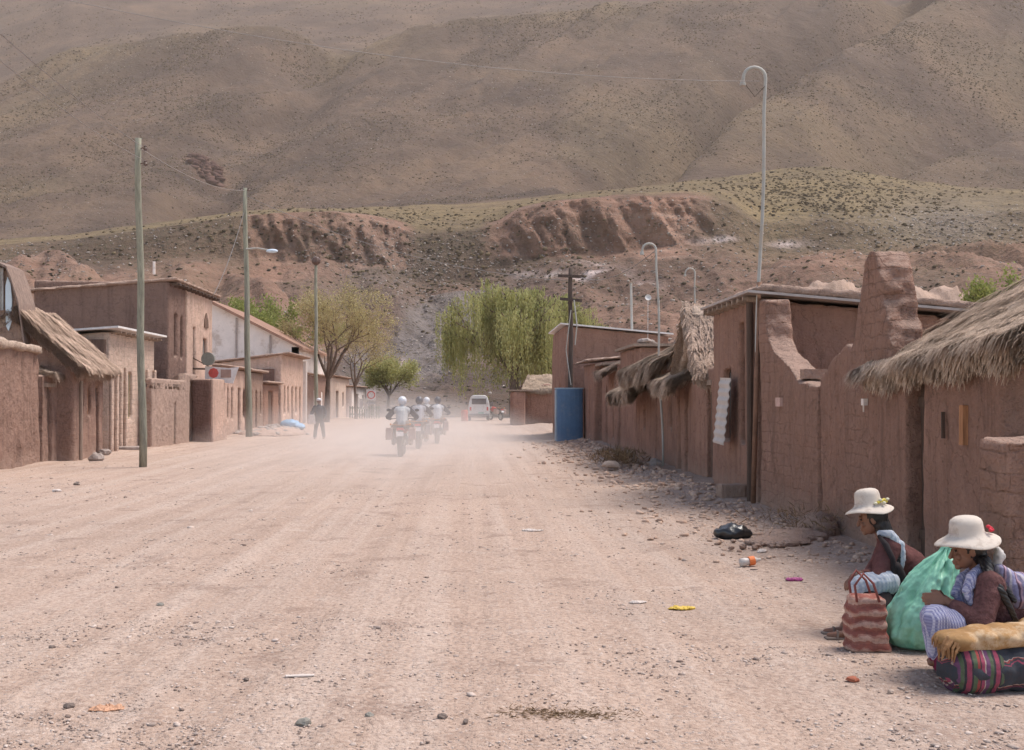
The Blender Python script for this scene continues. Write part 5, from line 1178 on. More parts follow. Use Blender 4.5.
for k, (px, py, s_, m__, lab) in enumerate(SL):
    q = gnd(px, py); mb = MB(); stone_mb(mb, (q.x, q.y, g1(q.x, q.y) + s_ * .35), s_, 900 + k, .6); o = mk('stone', mb, m__, org=(q.x, q.y, g1(q.x, q.y)), sm=False); tag(o, lab, 'stone', 'single stones on the street')
for k, (px, py, s_, lab) in enumerate([(620, 461, .30, 'big pale rock heaped at the wall foot beyond the low straw-capped wall'), (634, 463, .22, 'smaller pale rock right against the flat-roofed block wall'), (656, 464, .20, 'brown rock at the foot of the short hooked lamp post'), (600, 452, .2, 'pale rock between the blue tank and the biggest rock'), (612, 466, .17, 'brown rock on the street side of the biggest rock')]):
    q = gnd(px, py, .1); mb = MB(); stone_mb(mb, (q.x, q.y, .14), s_, 940 + k, .62); o = mk('rock', mb, TN if k != 2 else STONE, org=(q.x, q.y, .05), sm=False); tag(o, lab, 'rock', 'rocks heaped along the mud walls')
def crumple(name, label, cat, px, py, size, mat, seed, rz=0, amp=.35, group=None, org_z=None):
    q = gnd(px, py); z = g1(q.x, q.y); mb = MB(); R3 = Matrix.Rotation(rz, 3, 'Z'); mb.ell((q.x, q.y, z + size[2] * .7), size, 20, 12, R3)
    m = remesh(mb, min(size) * .28, 1); s_ = min(size[0], size[1]); rough_up(m, s_ * amp, 1.2 / s_, seed); v = getv(m); v[:, 2] = np.maximum(v[:, 2], z - .003); setv(m, v)
    o = mk(name, m, mat, org=(q.x, q.y, z), sm=True); return tag(o, label, cat, group)
PB = mat_plain('black_plastic', (0.018, 0.018, 0.02), .28, 0, .3, 4, .01, .6)
crumple('rubbish_bag', 'shiny black plastic rubbish bag lying on the dirt near the mud wall', 'bag', 733, 536, (.24, .15, .10), PB, 5, .1, .3)
OB = mat_plain('orange_plastic', (0.52, 0.29, 0.18), .6, 0, .2, 8); YB = mat_plain('yellow_wrap', (0.62, 0.42, 0.07), .5, 0, .2, 8); PP = mat_plain('purple_wrap', (0.34, 0.06, 0.19), .5, 0, .2, 8); WP = mat_plain('white_paper', (0.58, 0.50, 0.45), .8, 0, .1, 8)
crumple('plastic_wrapper', 'crumpled yellow wrapper lying in the middle of the dirt', 'wrapper', 681, 605, (.11, .045, .016), YB, 6, .1, .5)
crumple('plastic_wrapper', 'small purple wrapper on the shaded ground before the woman in the flowered hat', 'wrapper', 794, 578, (.085, .035, .015), PP, 7, -.1, .5)
crumple('plastic_bag', 'flattened faded orange plastic bag among the foreground gravel', 'bag', 107, 705, (.10, .06, .012), OB, 8, .1, .5)
crumple('paper_scrap', 'crumpled white paper scrap beside the yellow wrapper', 'paper', 637, 599, (.075, .035, .012), WP, 9, .1, .5)
crumple('paper_scrap', 'small white paper scrap at the edge of the wall rubbish', 'paper', 762, 550, (.06, .04, .02), WP, 10, .5, .5)
crumple('paper_scrap', 'white paper scrap far off on the pale street', 'paper', 533, 527, (.14, .06, .015), WP, 11, .1, .5)
crumple('paper_scrap', 'tiny white scrap in front of the long eroded mud wall', 'paper', 57, 490, (.09, .05, .03), WP, 12, .1, .5)
q = gnd(300, 677); mb = MB(); z = g1(q.x, q.y); mb.box((q.x, q.y, z + .008), (.17, .035, .010), rz=.12); o = mk('paper_strip', rough_up(remesh(mb, .004, 1), .004, 20, 3), WP, org=(q.x, q.y, z)); tag(o, 'long narrow white paper strip in the foreground', 'paper')
T = thing('plastic_bottle', 'crushed clear and orange plastic bottle lying by the rubbish at the wall', 'bottle', tuple(gnd(748, 564)))
q = gnd(748, 564); z = g1(q.x, q.y); ax_ = Vector((.9, .15, .12)).normalized(); rotm = ax_.to_track_quat('Z', 'Y').to_matrix()
mb = MB(); mb.lathe((q.x - .08, q.y, z + .04), [(0, 0), (.04, .003), (.042, .05), (.034, .09), (.042, .13), (.03, .17), (.014, .20), (.014, .22), (0, .22)], 14, rotm); mk('bottle', mb, mat_plain('cloudy_plastic', (0.56, 0.50, 0.46), .35), T, sm=True)
mb = MB(); mb.lathe(Vector((q.x - .08, q.y, z + .04)) + ax_ * .09, [(.039, 0), (.046, .005), (.046, .06), (.036, .065)], 14, rotm); mk('label_wrap', mb, mat_plain('orange_label', (0.75, 0.20, 0.06), .5), T)
# dirt heap with dry weeds at the wall
q = gnd(806, 532); T = thing('dirt_heap', 'brown earth heap with dead weeds spilling from the foot of the stepped wall', 'dirt heap', (q.x, q.y, 0))
mb = MB(); mb.ell((q.x + .14, q.y, 0), (.26, .42, .24), 16, 9); mb.ell((q.x - .3, q.y - .55, 0), (.40, .3, .10), 16, 9); mb.ell((q.x - .62, q.y - 1.0, 0), (.4, .3, .05), 16, 9)
mk('dirt', rough_up(remesh(mb, .03, 1), .05, 5, 31), mat_adobe('dark_earth', (0.25, 0.15, 0.11)), T)
r = np.random.default_rng(9); n = 300; P = np.stack([q.x + r.normal(-.05, .3, n), q.y + r.normal(-.2, .4, n), .02 + .26 * r.random(n)], 1); D = np.stack([r.normal(-.3, .6, n), r.normal(0, .6, n), np.abs(r.normal(.5, .4, n))], 1)
leaves_mesh('dry_weeds', P, D, .14, .005, 4, mat_leaf('weeds', (0.10, 0.06, 0.035), (0.19, 0.12, 0.07), (0.30, 0.21, 0.12)), T)['kind'] = 'stuff'
nb = 60; mb = MB(); rr = random.Random(4)
for k in range(nb):
    t_ = rr.random(); x_, y_ = q.x - .15 - .8 * t_ + rr.gauss(0, .13), q.y - .3 - 1.1 * t_ + rr.gauss(0, .16); stone_mb(mb, (x_, y_, g1(x_, y_) + .03), rr.uniform(.018, .06), 700 + k)
o = mk('clods', mb, mat_adobe('clod_earth', (0.25, 0.155, 0.115)), T); o['kind'] = 'stuff'
r = np.random.default_rng(19); n = 500; q = gnd(569, 713); P = np.stack([q.x + r.normal(0, .2, n), q.y + r.normal(0, .06, n), 0 * r.random(n)], 1); P[:, 2] = gz(P[:, 0], P[:, 1]) + .002; D = np.stack([r.normal(0, 1, n), r.normal(0, .5, n), np.abs(r.normal(.1, .15, n))], 1)
o = leaves_mesh('dry_weeds', P, D, .035, .003, 14, MATS['weeds'], None); tag(o, 'flat scatter of trampled brown dry weeds in the foreground dirt', 'weeds', kind='stuff')
r = np.random.default_rng(20); q = gnd(620, 468); n = 500; P = np.stack([q.x + r.normal(0, .25, n), q.y + r.normal(0, .5, n), .1 + .25 * r.random(n)], 1); D = np.stack([r.normal(0, .5, n), r.normal(0, .5, n), np.abs(r.normal(.6, .3, n))], 1)
T = thing('dry_bush', 'small dry bush growing among the rocks near the straw-capped low wall', 'bush', (q.x, q.y, .1)); leaves_mesh('foliage', P, D, .22, .012, 15, MATS['weeds'], T)

# local cloud of dust thrown up by the riders
dm = MB(); dm.ell((0, 0, 0), (1, 1, 1), 24, 14); dmm = dm.mesh('dust'); dust = bpy.data.objects.new('dust_cloud', dmm); COL.objects.link(dust)
dust.location = (-2.2, 37, .1); dust.scale = (5.2, 24, 1.9); dust['kind'] = 'stuff'; dust['label'] = 'pale dust cloud raised by the motorcycles'; dust['category'] = 'dust'
t = NT('road_dust'); pv = t.n.new('ShaderNodeVolumePrincipled'); pv.inputs['Color'].default_value = (0.97, 0.90, 0.85, 1)
ln = t.n.new('ShaderNodeVectorMath'); ln.operation = 'LENGTH'; t.link(t.tc.outputs['Object'], ln.inputs[0])
fall = t.ramp(ln.outputs['Value'], [(0.0, 1.0), (0.5, 0.45), (0.98, 0.0)])
nz_ = t.noise(t.map((2.4, 3.5, 1.2)), 1.0, 3, .6); dn_ = t.math('MULTIPLY', fall, t.ramp(nz_, [(0.3, 0.15), (0.7, 1.0)]))
t.link(t.math('MULTIPLY', dn_, 0.17), pv.inputs['Density']); t.n.remove(t.b); t.link(pv.outputs[0], t.n['Material Output'].inputs['Volume']); dmm.materials.append(t.m)
# ================================================================== PEOPLE
SKIN = mat_plain('skin_brown', (0.20, 0.095, 0.060), .55, 0, .10, 14, 0, .35)
HAIR = mat_plain('hair_black', (0.012, 0.009, 0.009), .45, 0, .3, 40, .004, .4)
FELT = mat_plain('felt_cream', (0.56, 0.485, 0.42), .9, 0, .05, 14, .001, .15, (0.42, 0.34, 0.285))
KNIT1 = mat_plain('knit_maroon', (0.115, 0.050, 0.048), .95, 0, .25, 28, .008, .1); KNIT2 = mat_plain('knit_brown', (0.125, 0.060, 0.058), .95, 0, .3, 34, .02, .1)
DARKSK = mat_plain('skirt_black', (0.022, 0.016, 0.018), .9, 0, .2, 12); MAROON = mat_plain('underskirt_maroon', (0.16, 0.015, 0.05), .9, 0, .2, 12)
def mat_check(name, a, b_, c_, scale=55):
    t = NT(name); v = t.map(); sp = t.n.new('ShaderNodeSeparateXYZ'); t.link(v, sp.inputs[0])
    def bars(s): return t.math('GREATER_THAN', t.math('SINE', t.math('MULTIPLY', s, 2 * pi * scale)), 0.0)
    h1 = bars(t.math('ADD', sp.outputs[0], t.math('MULTIPLY', sp.outputs[1], .6))); h2 = bars(sp.outputs[2])
    c = t.mix(h1, a, b_); c = t.mix(t.math('MULTIPLY', h2, .6), c, c_); f = t.noise(v, 9, 4, .6)
    c = t.mix(t.ramp(f, [(.4, .3), (.7, 0.0)]), c, sc(a, .5)); return t.done(c, t.bump(f, .01), .9)
CHECK = mat_check('blue_check', (0.20, 0.20, 0.34), (0.52, 0.50, 0.60), (0.33, 0.32, 0.48))
CHECK2 = mat_check('pale_check', (0.36, 0.40, 0.47), (0.56, 0.57, 0.60), (0.44, 0.47, 0.55), 40)
def mat_stripes(name, axis, stops, period, wob=.02):
    t = NT(name); v = t.map(); sp = t.n.new('ShaderNodeSeparateXYZ'); t.link(v, sp.inputs[0]); n_ = t.noise(v, 7, 3, .6)
    x = t.math('ADD', sp.outputs[axis], t.math('MULTIPLY', n_, wob)); fr = t.math('FRACT', t.math('DIVIDE', x, period))
    r = t.n.new('ShaderNodeValToRGB'); r.color_ramp.interpolation = 'CONSTANT'; t.link(fr, r.inputs[0]); e = r.color_ramp.elements; e.remove(e[0]); e[0].position = 0; e[0].color = c4(stops[0][1])
    for p, c in stops[1:]: k = e.new(p); k.color = c4(c)
    f = t.noise(v, 60, 3, .7); c = t.mix(t.ramp(f, [(.35, .35), (.6, 0.0)]), r.outputs[0], (0.08, .05, .05)); return t.done(c, t.bump(f, .003), .95)
PK, GR_, BK, RD_, CR, PU = (0.30, 0.06, 0.10), (0.09, 0.12, 0.07), (0.04, 0.038, 0.045), (0.31, 0.06, 0.055), (0.42, 0.33, 0.28), (0.15, 0.065, 0.13)
AGUAYO = mat_stripes('woven_stripes', 0, [(0, PK), (.16, BK), (.22, GR_), (.36, RD_), (.46, BK), (.5, PK), (.62, CR), (.66, PU), (.8, GR_), (.92, BK)], .17)
AGCOAT = mat_stripes('woven_dark', 2, [(0, (0.045, 0.05, 0.06)), (.62, PK), (.66, (0.045, 0.05, 0.06)), (.72, RD_), (.76, CR), (.79, (0.05, 0.055, 0.065))], .14, .10)
def folds(m, amp, sc_, seed, aniso=(1, 1, .35)):
    v = getv(m); n = getn(m); f = fbm(v * sc_ * np.array(aniso), 3, seed); g = 1 - 2 * np.abs(f); setv(m, v + n * (amp * (g - .4))[:, None]); return m
def blob(name, mb, voxel, mat, th, smooth_=3, f=None, rough=None):
    m = remesh(mb, voxel, smooth_, .5)
    if f: folds(m, *f)
    if rough: rough_up(m, *rough)
    return mk(name, m, mat, th, sm=True)
def hand(mb, wrist, d, up, side, curl=.9, s=1.0):
    """palm with four bent fingers of unequal length and a thumb off its side; d forward, up = back of the hand, side = thumb side"""
    w, d, up, side = Vector(wrist), Vector(d).normalized(), Vector(up).normalized(), Vector(side).normalized()
    for k in (-1, -.33, .33, 1):
        mb.cap(w + side * .012 * k * s, w + d * .075 * s + side * .027 * k * s, .014 * s, .0125 * s, 8)
    for k, L_ in ((1, .068), (.33, .078), (-.33, .074), (-1, .058)):
        p = w + d * .078 * s + side * .028 * k * s; a = 0; q = p
        for j, (fr, rr_) in enumerate(((.45, .0095), (.32, .0085), (.23, .0075))):
            a += curl * (.5, .75, .55)[j]; dd = d * cos(a) - up * sin(a); q2 = q + dd * L_ * fr * s; mb.cap(q, q2, rr_ * s, rr_ * s * .92, 7); q = q2
    p = w + d * .022 * s + side * .024 * s; q = p + (d * .6 + side * .75).normalized() * .034 * s; q2 = q + (d * .9 + side * .1 - up * .5).normalized() * .03 * s
    mb.cap(p, q, .0125 * s, .0105 * s, 8); mb.cap(q, q2, .0105 * s, .009 * s, 8)
def head_shape(mb, c, f, s=1.0):
    """skull, jaw, nose, brow, lips, chin, ear; c centre, f facing direction"""
    c = Vector(c); f = Vector(f).normalized(); rt = f.cross(Vector((0, 0, 1))).normalized(); up = rt.cross(f).normalized(); rot = Matrix((rt, f, up)).transposed()
    mb.ell(c + up * .018 * s - f * .01 * s, (.074 * s, .092 * s, .098 * s), 16, 11, rot)
    mb.ell(c + f * .028 * s - up * .038 * s, (.056 * s, .060 * s, .072 * s), 14, 9, rot)
    mb.cap(c + f * .088 * s + up * .012 * s, c + f * .106 * s - up * .026 * s, .0085 * s, .0145 * s, 8)
    for k in (-1, 1):
        mb.ell(c + f * .072 * s + rt * k * .036 * s - up * .028 * s, (.024 * s, .020 * s, .02 * s), 10, 7, rot)
        mb.ell(c + f * .083 * s + rt * k * .030 * s + up * .030 * s, (.024 * s, .012 * s, .009 * s), 10, 7, rot)
        mb.ell(c + rt * k * .074 * s - up * .005 * s - f * .008 * s, (.010 * s, .020 * s, .032 * s), 10, 7, rot)
    mb.ell(c + f * .086 * s - up * .056 * s, (.026 * s, .014 * s, .008 * s), 10, 7, rot); mb.ell(c + f * .084 * s - up * .068 * s, (.022 * s, .014 * s, .009 * s), 10, 7, rot)
    mb.ell(c + f * .070 * s - up * .092 * s, (.024 * s, .020 * s, .018 * s), 10, 7, rot)
    return rt, f, up, rot
def eyes(c, fr, th, s=1.0):
    rt, f, up, rot = fr; c = Vector(c)
    for k in (-1, 1):
        e = MB(); e.ell(c + f * .078 * s + rt * k * .030 * s + up * .010 * s, (.013 * s, .009 * s, .0075 * s), 10, 7, rot); mk('eye', e, mat_plain('eye_dark', (0.05, 0.03, 0.025), .3), th, sm=True)
def felt_hat(label_, th, c, rot, rb, rc, hc, flower=None):
    prof = [(0, hc), (rc * .40, hc * .985), (rc * .70, hc * .92), (rc * .90, hc * .80), (rc * .98, hc * .62), (rc * 1.0, hc * .4), (rc * 1.05, .020), (rc * 1.14, .006), (rb * .7, -.004), (rb * .93, -.022), (rb, -.032), (rb * 1.005, -.038), (rb * .93, -.032), (rb * .7, -.014), (rc * 1.02, -.008), (rc * .98, .01), (rc * .94, hc * .4), (rc * .80, hc * .76), (0, hc * .92)]
    mb = MB(); mb.lathe(c, prof, 44, rot); m = mb.mesh()
    v = getv(m); cc = np.array(tuple(c)); d = v - cc; rad = np.hypot(d[:, 0], d[:, 1]); ang = np.arctan2(d[:, 1], d[:, 0]); k_ = np.clip(rad / rb - .55, 0, 1)
    v[:, 2] += k_ * (.022 * np.sin(ang * 2 + .6) + .012 * np.sin(ang * 3 + 2) - .01); v += .003 * fbm(v * 14, 2, 4)[:, None]; setv(m, v)
    h = mk('hat', m, FELT, th, sm=True)
    bm_ = MB(); bm_.lathe(c, [(rc * 1.02, .026), (rc * 1.045, .010), (rc * 1.055, .010), (rc * 1.035, .027)], 40, rot, closed=True)
    b_ = mk('hat_band', bm_, mat_plain('felt_band', (0.52, 0.40, 0.34), .9), None, org=ORG[th.name], sm=True); b_.location = (0, 0, 0); b_.parent = h
    if flower:
        for col, pts_ in flower:
            f_ = MB()
            for p in pts_: f_.ell(Vector(c) + rot @ Vector(p), (.016, .014, .011), 8, 6)
            m2 = f_.mesh(); o = mk('hat_flower' if col[1] > .2 else 'hat_ribbon', remesh(f_, .005, 0) , mat_plain('flower' + str(col), col, .7), None, org=ORG[th.name]); o.location = (0, 0, 0); o.parent = h
    return h
def braid(th, pts, r0, r1):
    mb = MB(); pts = [Vector(p) for p in pts]; n = 30
    def ev(t):
        k = min(int(t * (len(pts) - 1)), len(pts) - 2); u = t * (len(pts) - 1) - k; return pts[k].lerp(pts[k + 1], u)
    for s_ in (0, 2.09, 4.19):
        P = []; R = []
        for k in range(n + 1):
            t = k / n; rr_ = r0 + (r1 - r0) * t; P.append(ev(t) + Vector((cos(t * 26 + s_), sin(t * 26 + s_) * .6, cos(t * 13 + s_) * .2)) * rr_ * .55); R.append(rr_ * .72)
        mb.tube(P, R, 7)
    return mk('braid', mb, HAIR, th, sm=True)

# ---------------- woman with the red-ribboned hat (nearest)
g0 = gnd(985, 672); ww = g1(3.0, 7.2)
T = thing('person', 'woman in brown sweater and blue checked skirt, hands clasped, wide cream hat with red ribbon', 'person', (2.9, 7.2, ww))
A2 = lambda px, py, Y: at(px, py, Y)
hd = A2(967, 550, 7.22); pel = Vector((A2(1004, 650, 7.28).x, 7.28, ww + .135))
sh_n, sh_f = A2(990, 584, 7.06), A2(986, 583, 7.42); el_n, el_f = A2(982, 625, 6.98), A2(978, 624, 7.46)
wr_n, wr_f = A2(946, 601, 7.10), A2(945, 599, 7.30); kn_n, kn_f = A2(937, 619, 7.04), A2(935, 617, 7.36); ft_n, ft_f = A2(936, 661, 7.02), A2(935, 659, 7.34)
chest = A2(995, 602, 7.25); nk = A2(979, 570, 7.24)
mb = MB(); mb.cap(pel, chest, .13, .12, 14); mb.cap(chest, nk, .11, .05, 12); mb.cap(nk, hd, .045, .05, 10)
for a, b_, c_ in ((sh_n, el_n, wr_n), (sh_f, el_f, wr_f)): mb.cap(chest.lerp(a, .6), a, .08, .055, 10); mb.cap(a, b_, .052, .04, 10); mb.cap(b_, c_, .038, .024, 10)
for hip, k_, f_ in ((pel + Vector((0, -.09, 0)), kn_n, ft_n), (pel + Vector((0, .09, 0)), kn_f, ft_f)):
    mb.cap(hip, k_, .09, .06, 12); mb.cap(k_, f_, .055, .035, 10); mb.cap(f_ + Vector((.08, 0, 0)), f_ + Vector((-.03, 0, -.01)), .032, .022, 10)
fr = head_shape(mb, hd, (-1, .06, -.16), 1.0)
hand(mb, wr_n, (-1, .28, .12), (-.1, -1, .35), (0, .35, 1), 1.0, 1.05); hand(mb, wr_f, (-1, -.35, .05), (0, 1, .3), (0, -.3, 1), .9, 1.05)
blob('body', mb, .0052, SKIN, T, 1); eyes(hd, fr, T)
# sweater
mb = MB(); mb.cap(pel + Vector((0, 0, .03)), chest, .155, .140, 16); mb.cap(chest, nk + Vector((.02, 0, -.03)), .128, .060, 14)
back = chest + Vector((.06, 0, -.02)); mb.cap(pel + Vector((.04, 0, .05)), back, .14, .12, 14)
for a, b_, c_ in ((sh_n, el_n, wr_n), (sh_f, el_f, wr_f)):
    mb.cap(chest, a, .10, .082, 12); mb.cap(a, b_, .078, .066, 12); mb.cap(b_, b_.lerp(c_, .72), .060, .046, 12)
blob('sweater', mb, .010, KNIT2, T, 3, (.012, 9, 3, (1, 1, .6)))
# skirt and hems
mb = MB(); mb.cap(pel, kn_n, .16, .085, 14); mb.cap(pel, kn_f, .16, .085, 14); mb.cap(kn_n, kn_f, .085, .085, 12)
for q in (0, .5, 1):
    a = kn_n.lerp(kn_f, q); b_ = ft_n.lerp(ft_f, q); mb.cap(a, a.lerp(b_, .74) + Vector((.015, 0, 0)), .08, .072, 12); mb.cap(a + Vector((.08, 0, -.02)), b_ + Vector((.13, 0, .085)), .085, .08, 12)
mb.cap(pel + Vector((-.08, -.1, -.03)), kn_n + Vector((.10, 0, -.16)), .11, .10, 12)
blob('skirt', mb, .010, CHECK, T, 3, (.014, 8, 7, (1.4, 1.4, .35)))
mb = MB()
for q in (0, .5, 1):
    b_ = ft_n.lerp(ft_f, q); mb.cap(b_ + Vector((.03, 0, .04)), b_ + Vector((.04, 0, .0)), .07, .068, 10)
m = remesh(mb, .009, 2); folds(m, .012, 18, 5, (1, 1, .2)); v = getv(m); v[:, 2] = np.maximum(v[:, 2], ww + .002); setv(m, v); mk('underskirt', m, MAROON, T, sm=True)
# checked shawl at the neck, carrying cloth on the back
mb = MB(); P = [A2(983, 566, 7.18), A2(972, 577, 7.10), A2(968, 592, 7.08), A2(973, 606, 7.07)]; mb.tube(P, [.022, .034, .034, .018], 10)
P = [A2(977, 567, 7.30), A2(962, 578, 7.26), A2(957, 594, 7.24), A2(966, 608, 7.20)]; mb.tube(P, [.022, .034, .034, .02], 10)
blob('collar_cloth', mb, .007, CHECK, T, 1, (.010, 22, 8, (1, 1, 1)))
mb = MB(); cb = A2(1016, 592, 7.24); mb.ell(cb, (.085, .17, .12), 18, 12, Matrix.Rotation(.45, 3, 'Y')); mb.cap(A2(1000, 572, 7.18), cb, .04, .09, 12); mb.cap(A2(1000, 572, 7.34), cb, .04, .09, 12)
blob('carrying_cloth', mb, .010, mat_stripes('violet_stripes', 0, [(0, (0.30, 0.28, 0.42)), (.3, (0.12, 0.08, 0.12)), (.42, (0.45, 0.30, 0.36)), (.55, (0.22, 0.20, 0.30)), (.8, (0.50, 0.46, 0.50))], .075), T, 3, (.022, 7, 6, (1, 1, .8)))
# hair
rt, f, up, rot = fr; mb = MB(); mb.ell(hd + up * .022 - f * .030, (.086, .090, .098), 18, 12, rot); mb.ell(hd - f * .062 - up * .045, (.068, .05, .07), 12, 8, rot); blob('hair', mb, .007, HAIR, T, 1, (.004, 60, 4, (1, 1, .2)))
hs = hd - f * .07 - up * .05
braid(T, [hs + Vector((0, -.055, 0)), A2(990, 575, 7.06), A2(1000, 590, 6.99), A2(1010, 608, 6.99), A2(1016, 622, 7.02)], .034, .014)
braid(T, [hs + Vector((.01, .02, 0)), A2(994, 572, 7.2), A2(1004, 586, 7.06), A2(1015, 602, 7.04)], .03, .014)
hr = Matrix.Rotation(radians(-7), 3, 'Y') @ Matrix.Rotation(radians(4), 3, 'X'); felt_hat('', T, A2(967, 535.5, 7.22), hr, .192, .100, .122, [((0.55, .03, .05), [(.115, -.05, .05), (.135, -.035, .035), (.12, -.07, .03), (.148, -.02, .02)])])
mb = MB(); mb.tube([A2(997, 548, 7.2), A2(1000, 556, 7.2), A2(996, 566, 7.22), A2(1001, 574, 7.22)], [.012, .034, .028, .006], 8); mb.tube([A2(995, 548, 7.25), A2(1003, 553, 7.25)], [.02, .008], 8); blob('hat_veil', mb, .007, mat_plain('veil', (0.52, 0.48, 0.45), .8), T, 1, (.012, 22, 3, (1, 1, 1)))

# ---------------- woman with the flowered hat
B1 = lambda px, py, Y: at(px, py, Y)
w1 = g1(3.2, 8.6)
T = thing('person', 'woman leaning forward in maroon sweater and dark skirt, cream hat with yellow flowers', 'person', (3.2, 8.6, w1))
hd = B1(872, 519, 8.62); nk = B1(882, 534, 8.64); chest = B1(905, 566, 8.66); pel = Vector((B1(930, 600, 8.70).x, 8.70, w1 + .20))
sh_n, sh_f = B1(890, 548, 8.46), B1(888, 546, 8.84); el_n, el_f = B1(877, 583, 8.36), B1(872, 578, 8.86); wr_n, wr_f = B1(860, 576, 8.46), B1(860, 574, 8.66)
kn_n, kn_f = B1(865, 590, 8.40), B1(868, 588, 8.66); ft_n, ft_f = B1(846, 634, 8.30), B1(842, 630, 8.48)
mb = MB(); mb.cap(pel, chest, .14, .12, 14); mb.cap(chest, nk, .11, .05, 12); mb.cap(nk, hd, .045, .05, 10)
for a, b_, c_ in ((sh_n, el_n, wr_n), (sh_f, el_f, wr_f)): mb.cap(chest.lerp(a, .6), a, .08, .055, 10); mb.cap(a, b_, .052, .04, 10); mb.cap(b_, c_, .036, .024, 10)
for hip, k_, f_ in ((pel + Vector((0, -.09, 0)), kn_n, ft_n), (pel + Vector((0, .09, 0)), kn_f, ft_f)):
    mb.cap(hip, k_, .09, .06, 12); mb.cap(k_, f_ + Vector((.02, 0, .03)), .052, .034, 10); mb.cap(f_ + Vector((.03, 0, 0)), f_ + Vector((-.06, 0, -.01)), .032, .03, 10); mb.cap(f_ + Vector((-.06, 0, -.01)), f_ + Vector((-.11, .02, -.014)), .03, .022, 10)
fr = head_shape(mb, hd, (-.93, .30, -.20), .98)
hand(mb, wr_n, (-.8, .2, -.5), (-.3, -.6, .8), (0, .8, .4), .8, 1.0); hand(mb, wr_f, (-.8, -.2, -.45), (-.3, .3, .9), (0, -.8, .3), .8, 1.0)
blob('body', mb, .0055, SKIN, T, 1); eyes(hd, fr, T, .98)
mb = MB(); mb.cap(pel + Vector((-.02, 0, .04)), chest, .165, .145, 16); mb.cap(chest, nk + Vector((.02, 0, -.02)), .13, .062, 14); mb.cap(pel + Vector((.05, 0, .06)), chest + Vector((.07, 0, -.02)), .14, .11, 14)
for a, b_, c_ in ((sh_n, el_n, wr_n), (sh_f, el_f, wr_f)): mb.cap(chest, a, .10, .085, 12); mb.cap(a, b_, .080, .068, 12); mb.cap(b_, b_.lerp(c_, .6), .060, .050, 12)
blob('sweater', mb, .011, KNIT1, T, 3, (.013, 8, 13, (1, 1, .6)))
mb = MB(); mb.cap(pel, kn_n, .17, .09, 14); mb.cap(pel, kn_f, .17, .09, 14)
for a, b_ in ((kn_n, ft_n), (kn_f, ft_f)): mb.cap(a + Vector((.04, 0, -.02)), b_ + Vector((.16, 0, .16)), .10, .11, 12); mb.cap(a + Vector((.10, 0, -.02)), b_ + Vector((.26, 0, .12)), .11, .12, 12)
mb.cap(kn_n, kn_f, .09, .09, 10); blob('skirt', mb, .012, DARKSK, T, 3, (.015, 8, 17, (1.4, 1.4, .35)))
mb = MB(); mb.cap(kn_n + Vector((-.01, -.02, .02)), kn_n + Vector((.14, -.04, .055)), .094, .088, 12); mb.cap(kn_n + Vector((-.02, -.02, 0)), kn_n + Vector((-.045, -.01, -.17)), .085, .06, 12); mb.cap(kn_n, kn_f, .10, .10, 12)
mb.cap(kn_n + Vector((.02, -.03, 0)), kn_n + Vector((.03, -.02, -.13)), .08, .065, 12)
blob('apron', mb, .010, CHECK2, T, 2, (.018, 9, 19, (1.2, 1.2, .5)))
mb = MB(); P = [B1(878, 533, 8.50), B1(890, 534, 8.44), B1(900, 545, 8.44), B1(902, 560, 8.43), B1(896, 578, 8.42)]; mb.tube(P, [.018, .030, .033, .030, .020], 10)
blob('strap', mb, .008, CHECK2, T, 1, (.008, 22, 8, (1, 1, 1)))
mb = MB(); P = [B1(879, 536, 8.47), B1(886, 545, 8.38), B1(893, 560, 8.35), B1(894, 578, 8.34)]; mb.tube(P, [.014, .022, .020, .018], 8); mb.cap(B1(896, 568, 8.38), B1(902, 584, 8.40), .045, .055, 10); mk('dark_strap', mb, DARKSK, T, sm=True)
rt, f, up, rot = fr; mb = MB(); mb.ell(hd + up * .020 - f * .028, (.084, .088, .096), 18, 12, rot); mb.ell(hd - f * .05 - up * .055, (.076, .055, .075), 12, 8, rot); mb.cap(hd - f * .06 - up * .05, B1(893, 541, 8.55), .06, .03, 10); blob('hair', mb, .007, HAIR, T, 1, (.004, 60, 4, (1, 1, .2)))
braid(T, [B1(885, 533, 8.52), B1(893, 543, 8.44), B1(898, 556, 8.42), B1(898, 570, 8.40)], .028, .014)
hr = Matrix.Rotation(radians(-8), 3, 'Y') @ Matrix.Rotation(radians(-3), 3, 'X'); felt_hat('', T, B1(868.5, 506, 8.60), hr, .172, .092, .130, [((0.62, .50, .10), [(.07, -.085, .03), (.095, -.07, .035), (.045, -.10, .025), (.115, -.05, .02)]), ((0.58, .54, .40), [(.085, -.095, .015), (.06, -.10, .04), (.02, -.105, .02), (.125, -.06, .035)])])
for f_ in (ft_n, ft_f):
    mb = MB(); gz0 = w1; mb.box((f_.x - .04, f_.y, max(f_.z - .045, w1 + .008)), (.21, .075, .022)); s_ = mk('sandal', rough_up(remesh(mb, .008, 2), .004, 20, 2), DK, T)
    mb = MB(); mb.tube([f_ + Vector((-.07, -.038, -.03)), f_ + Vector((-.06, -.015, .018)), f_ + Vector((-.055, .02, .018)), f_ + Vector((-.07, .04, -.03))], .009, 6); k_ = mk('sandal_strap', mb, DK, None, org=ORG[T.name]); k_.location = (0, 0, 0); k_.parent = s_

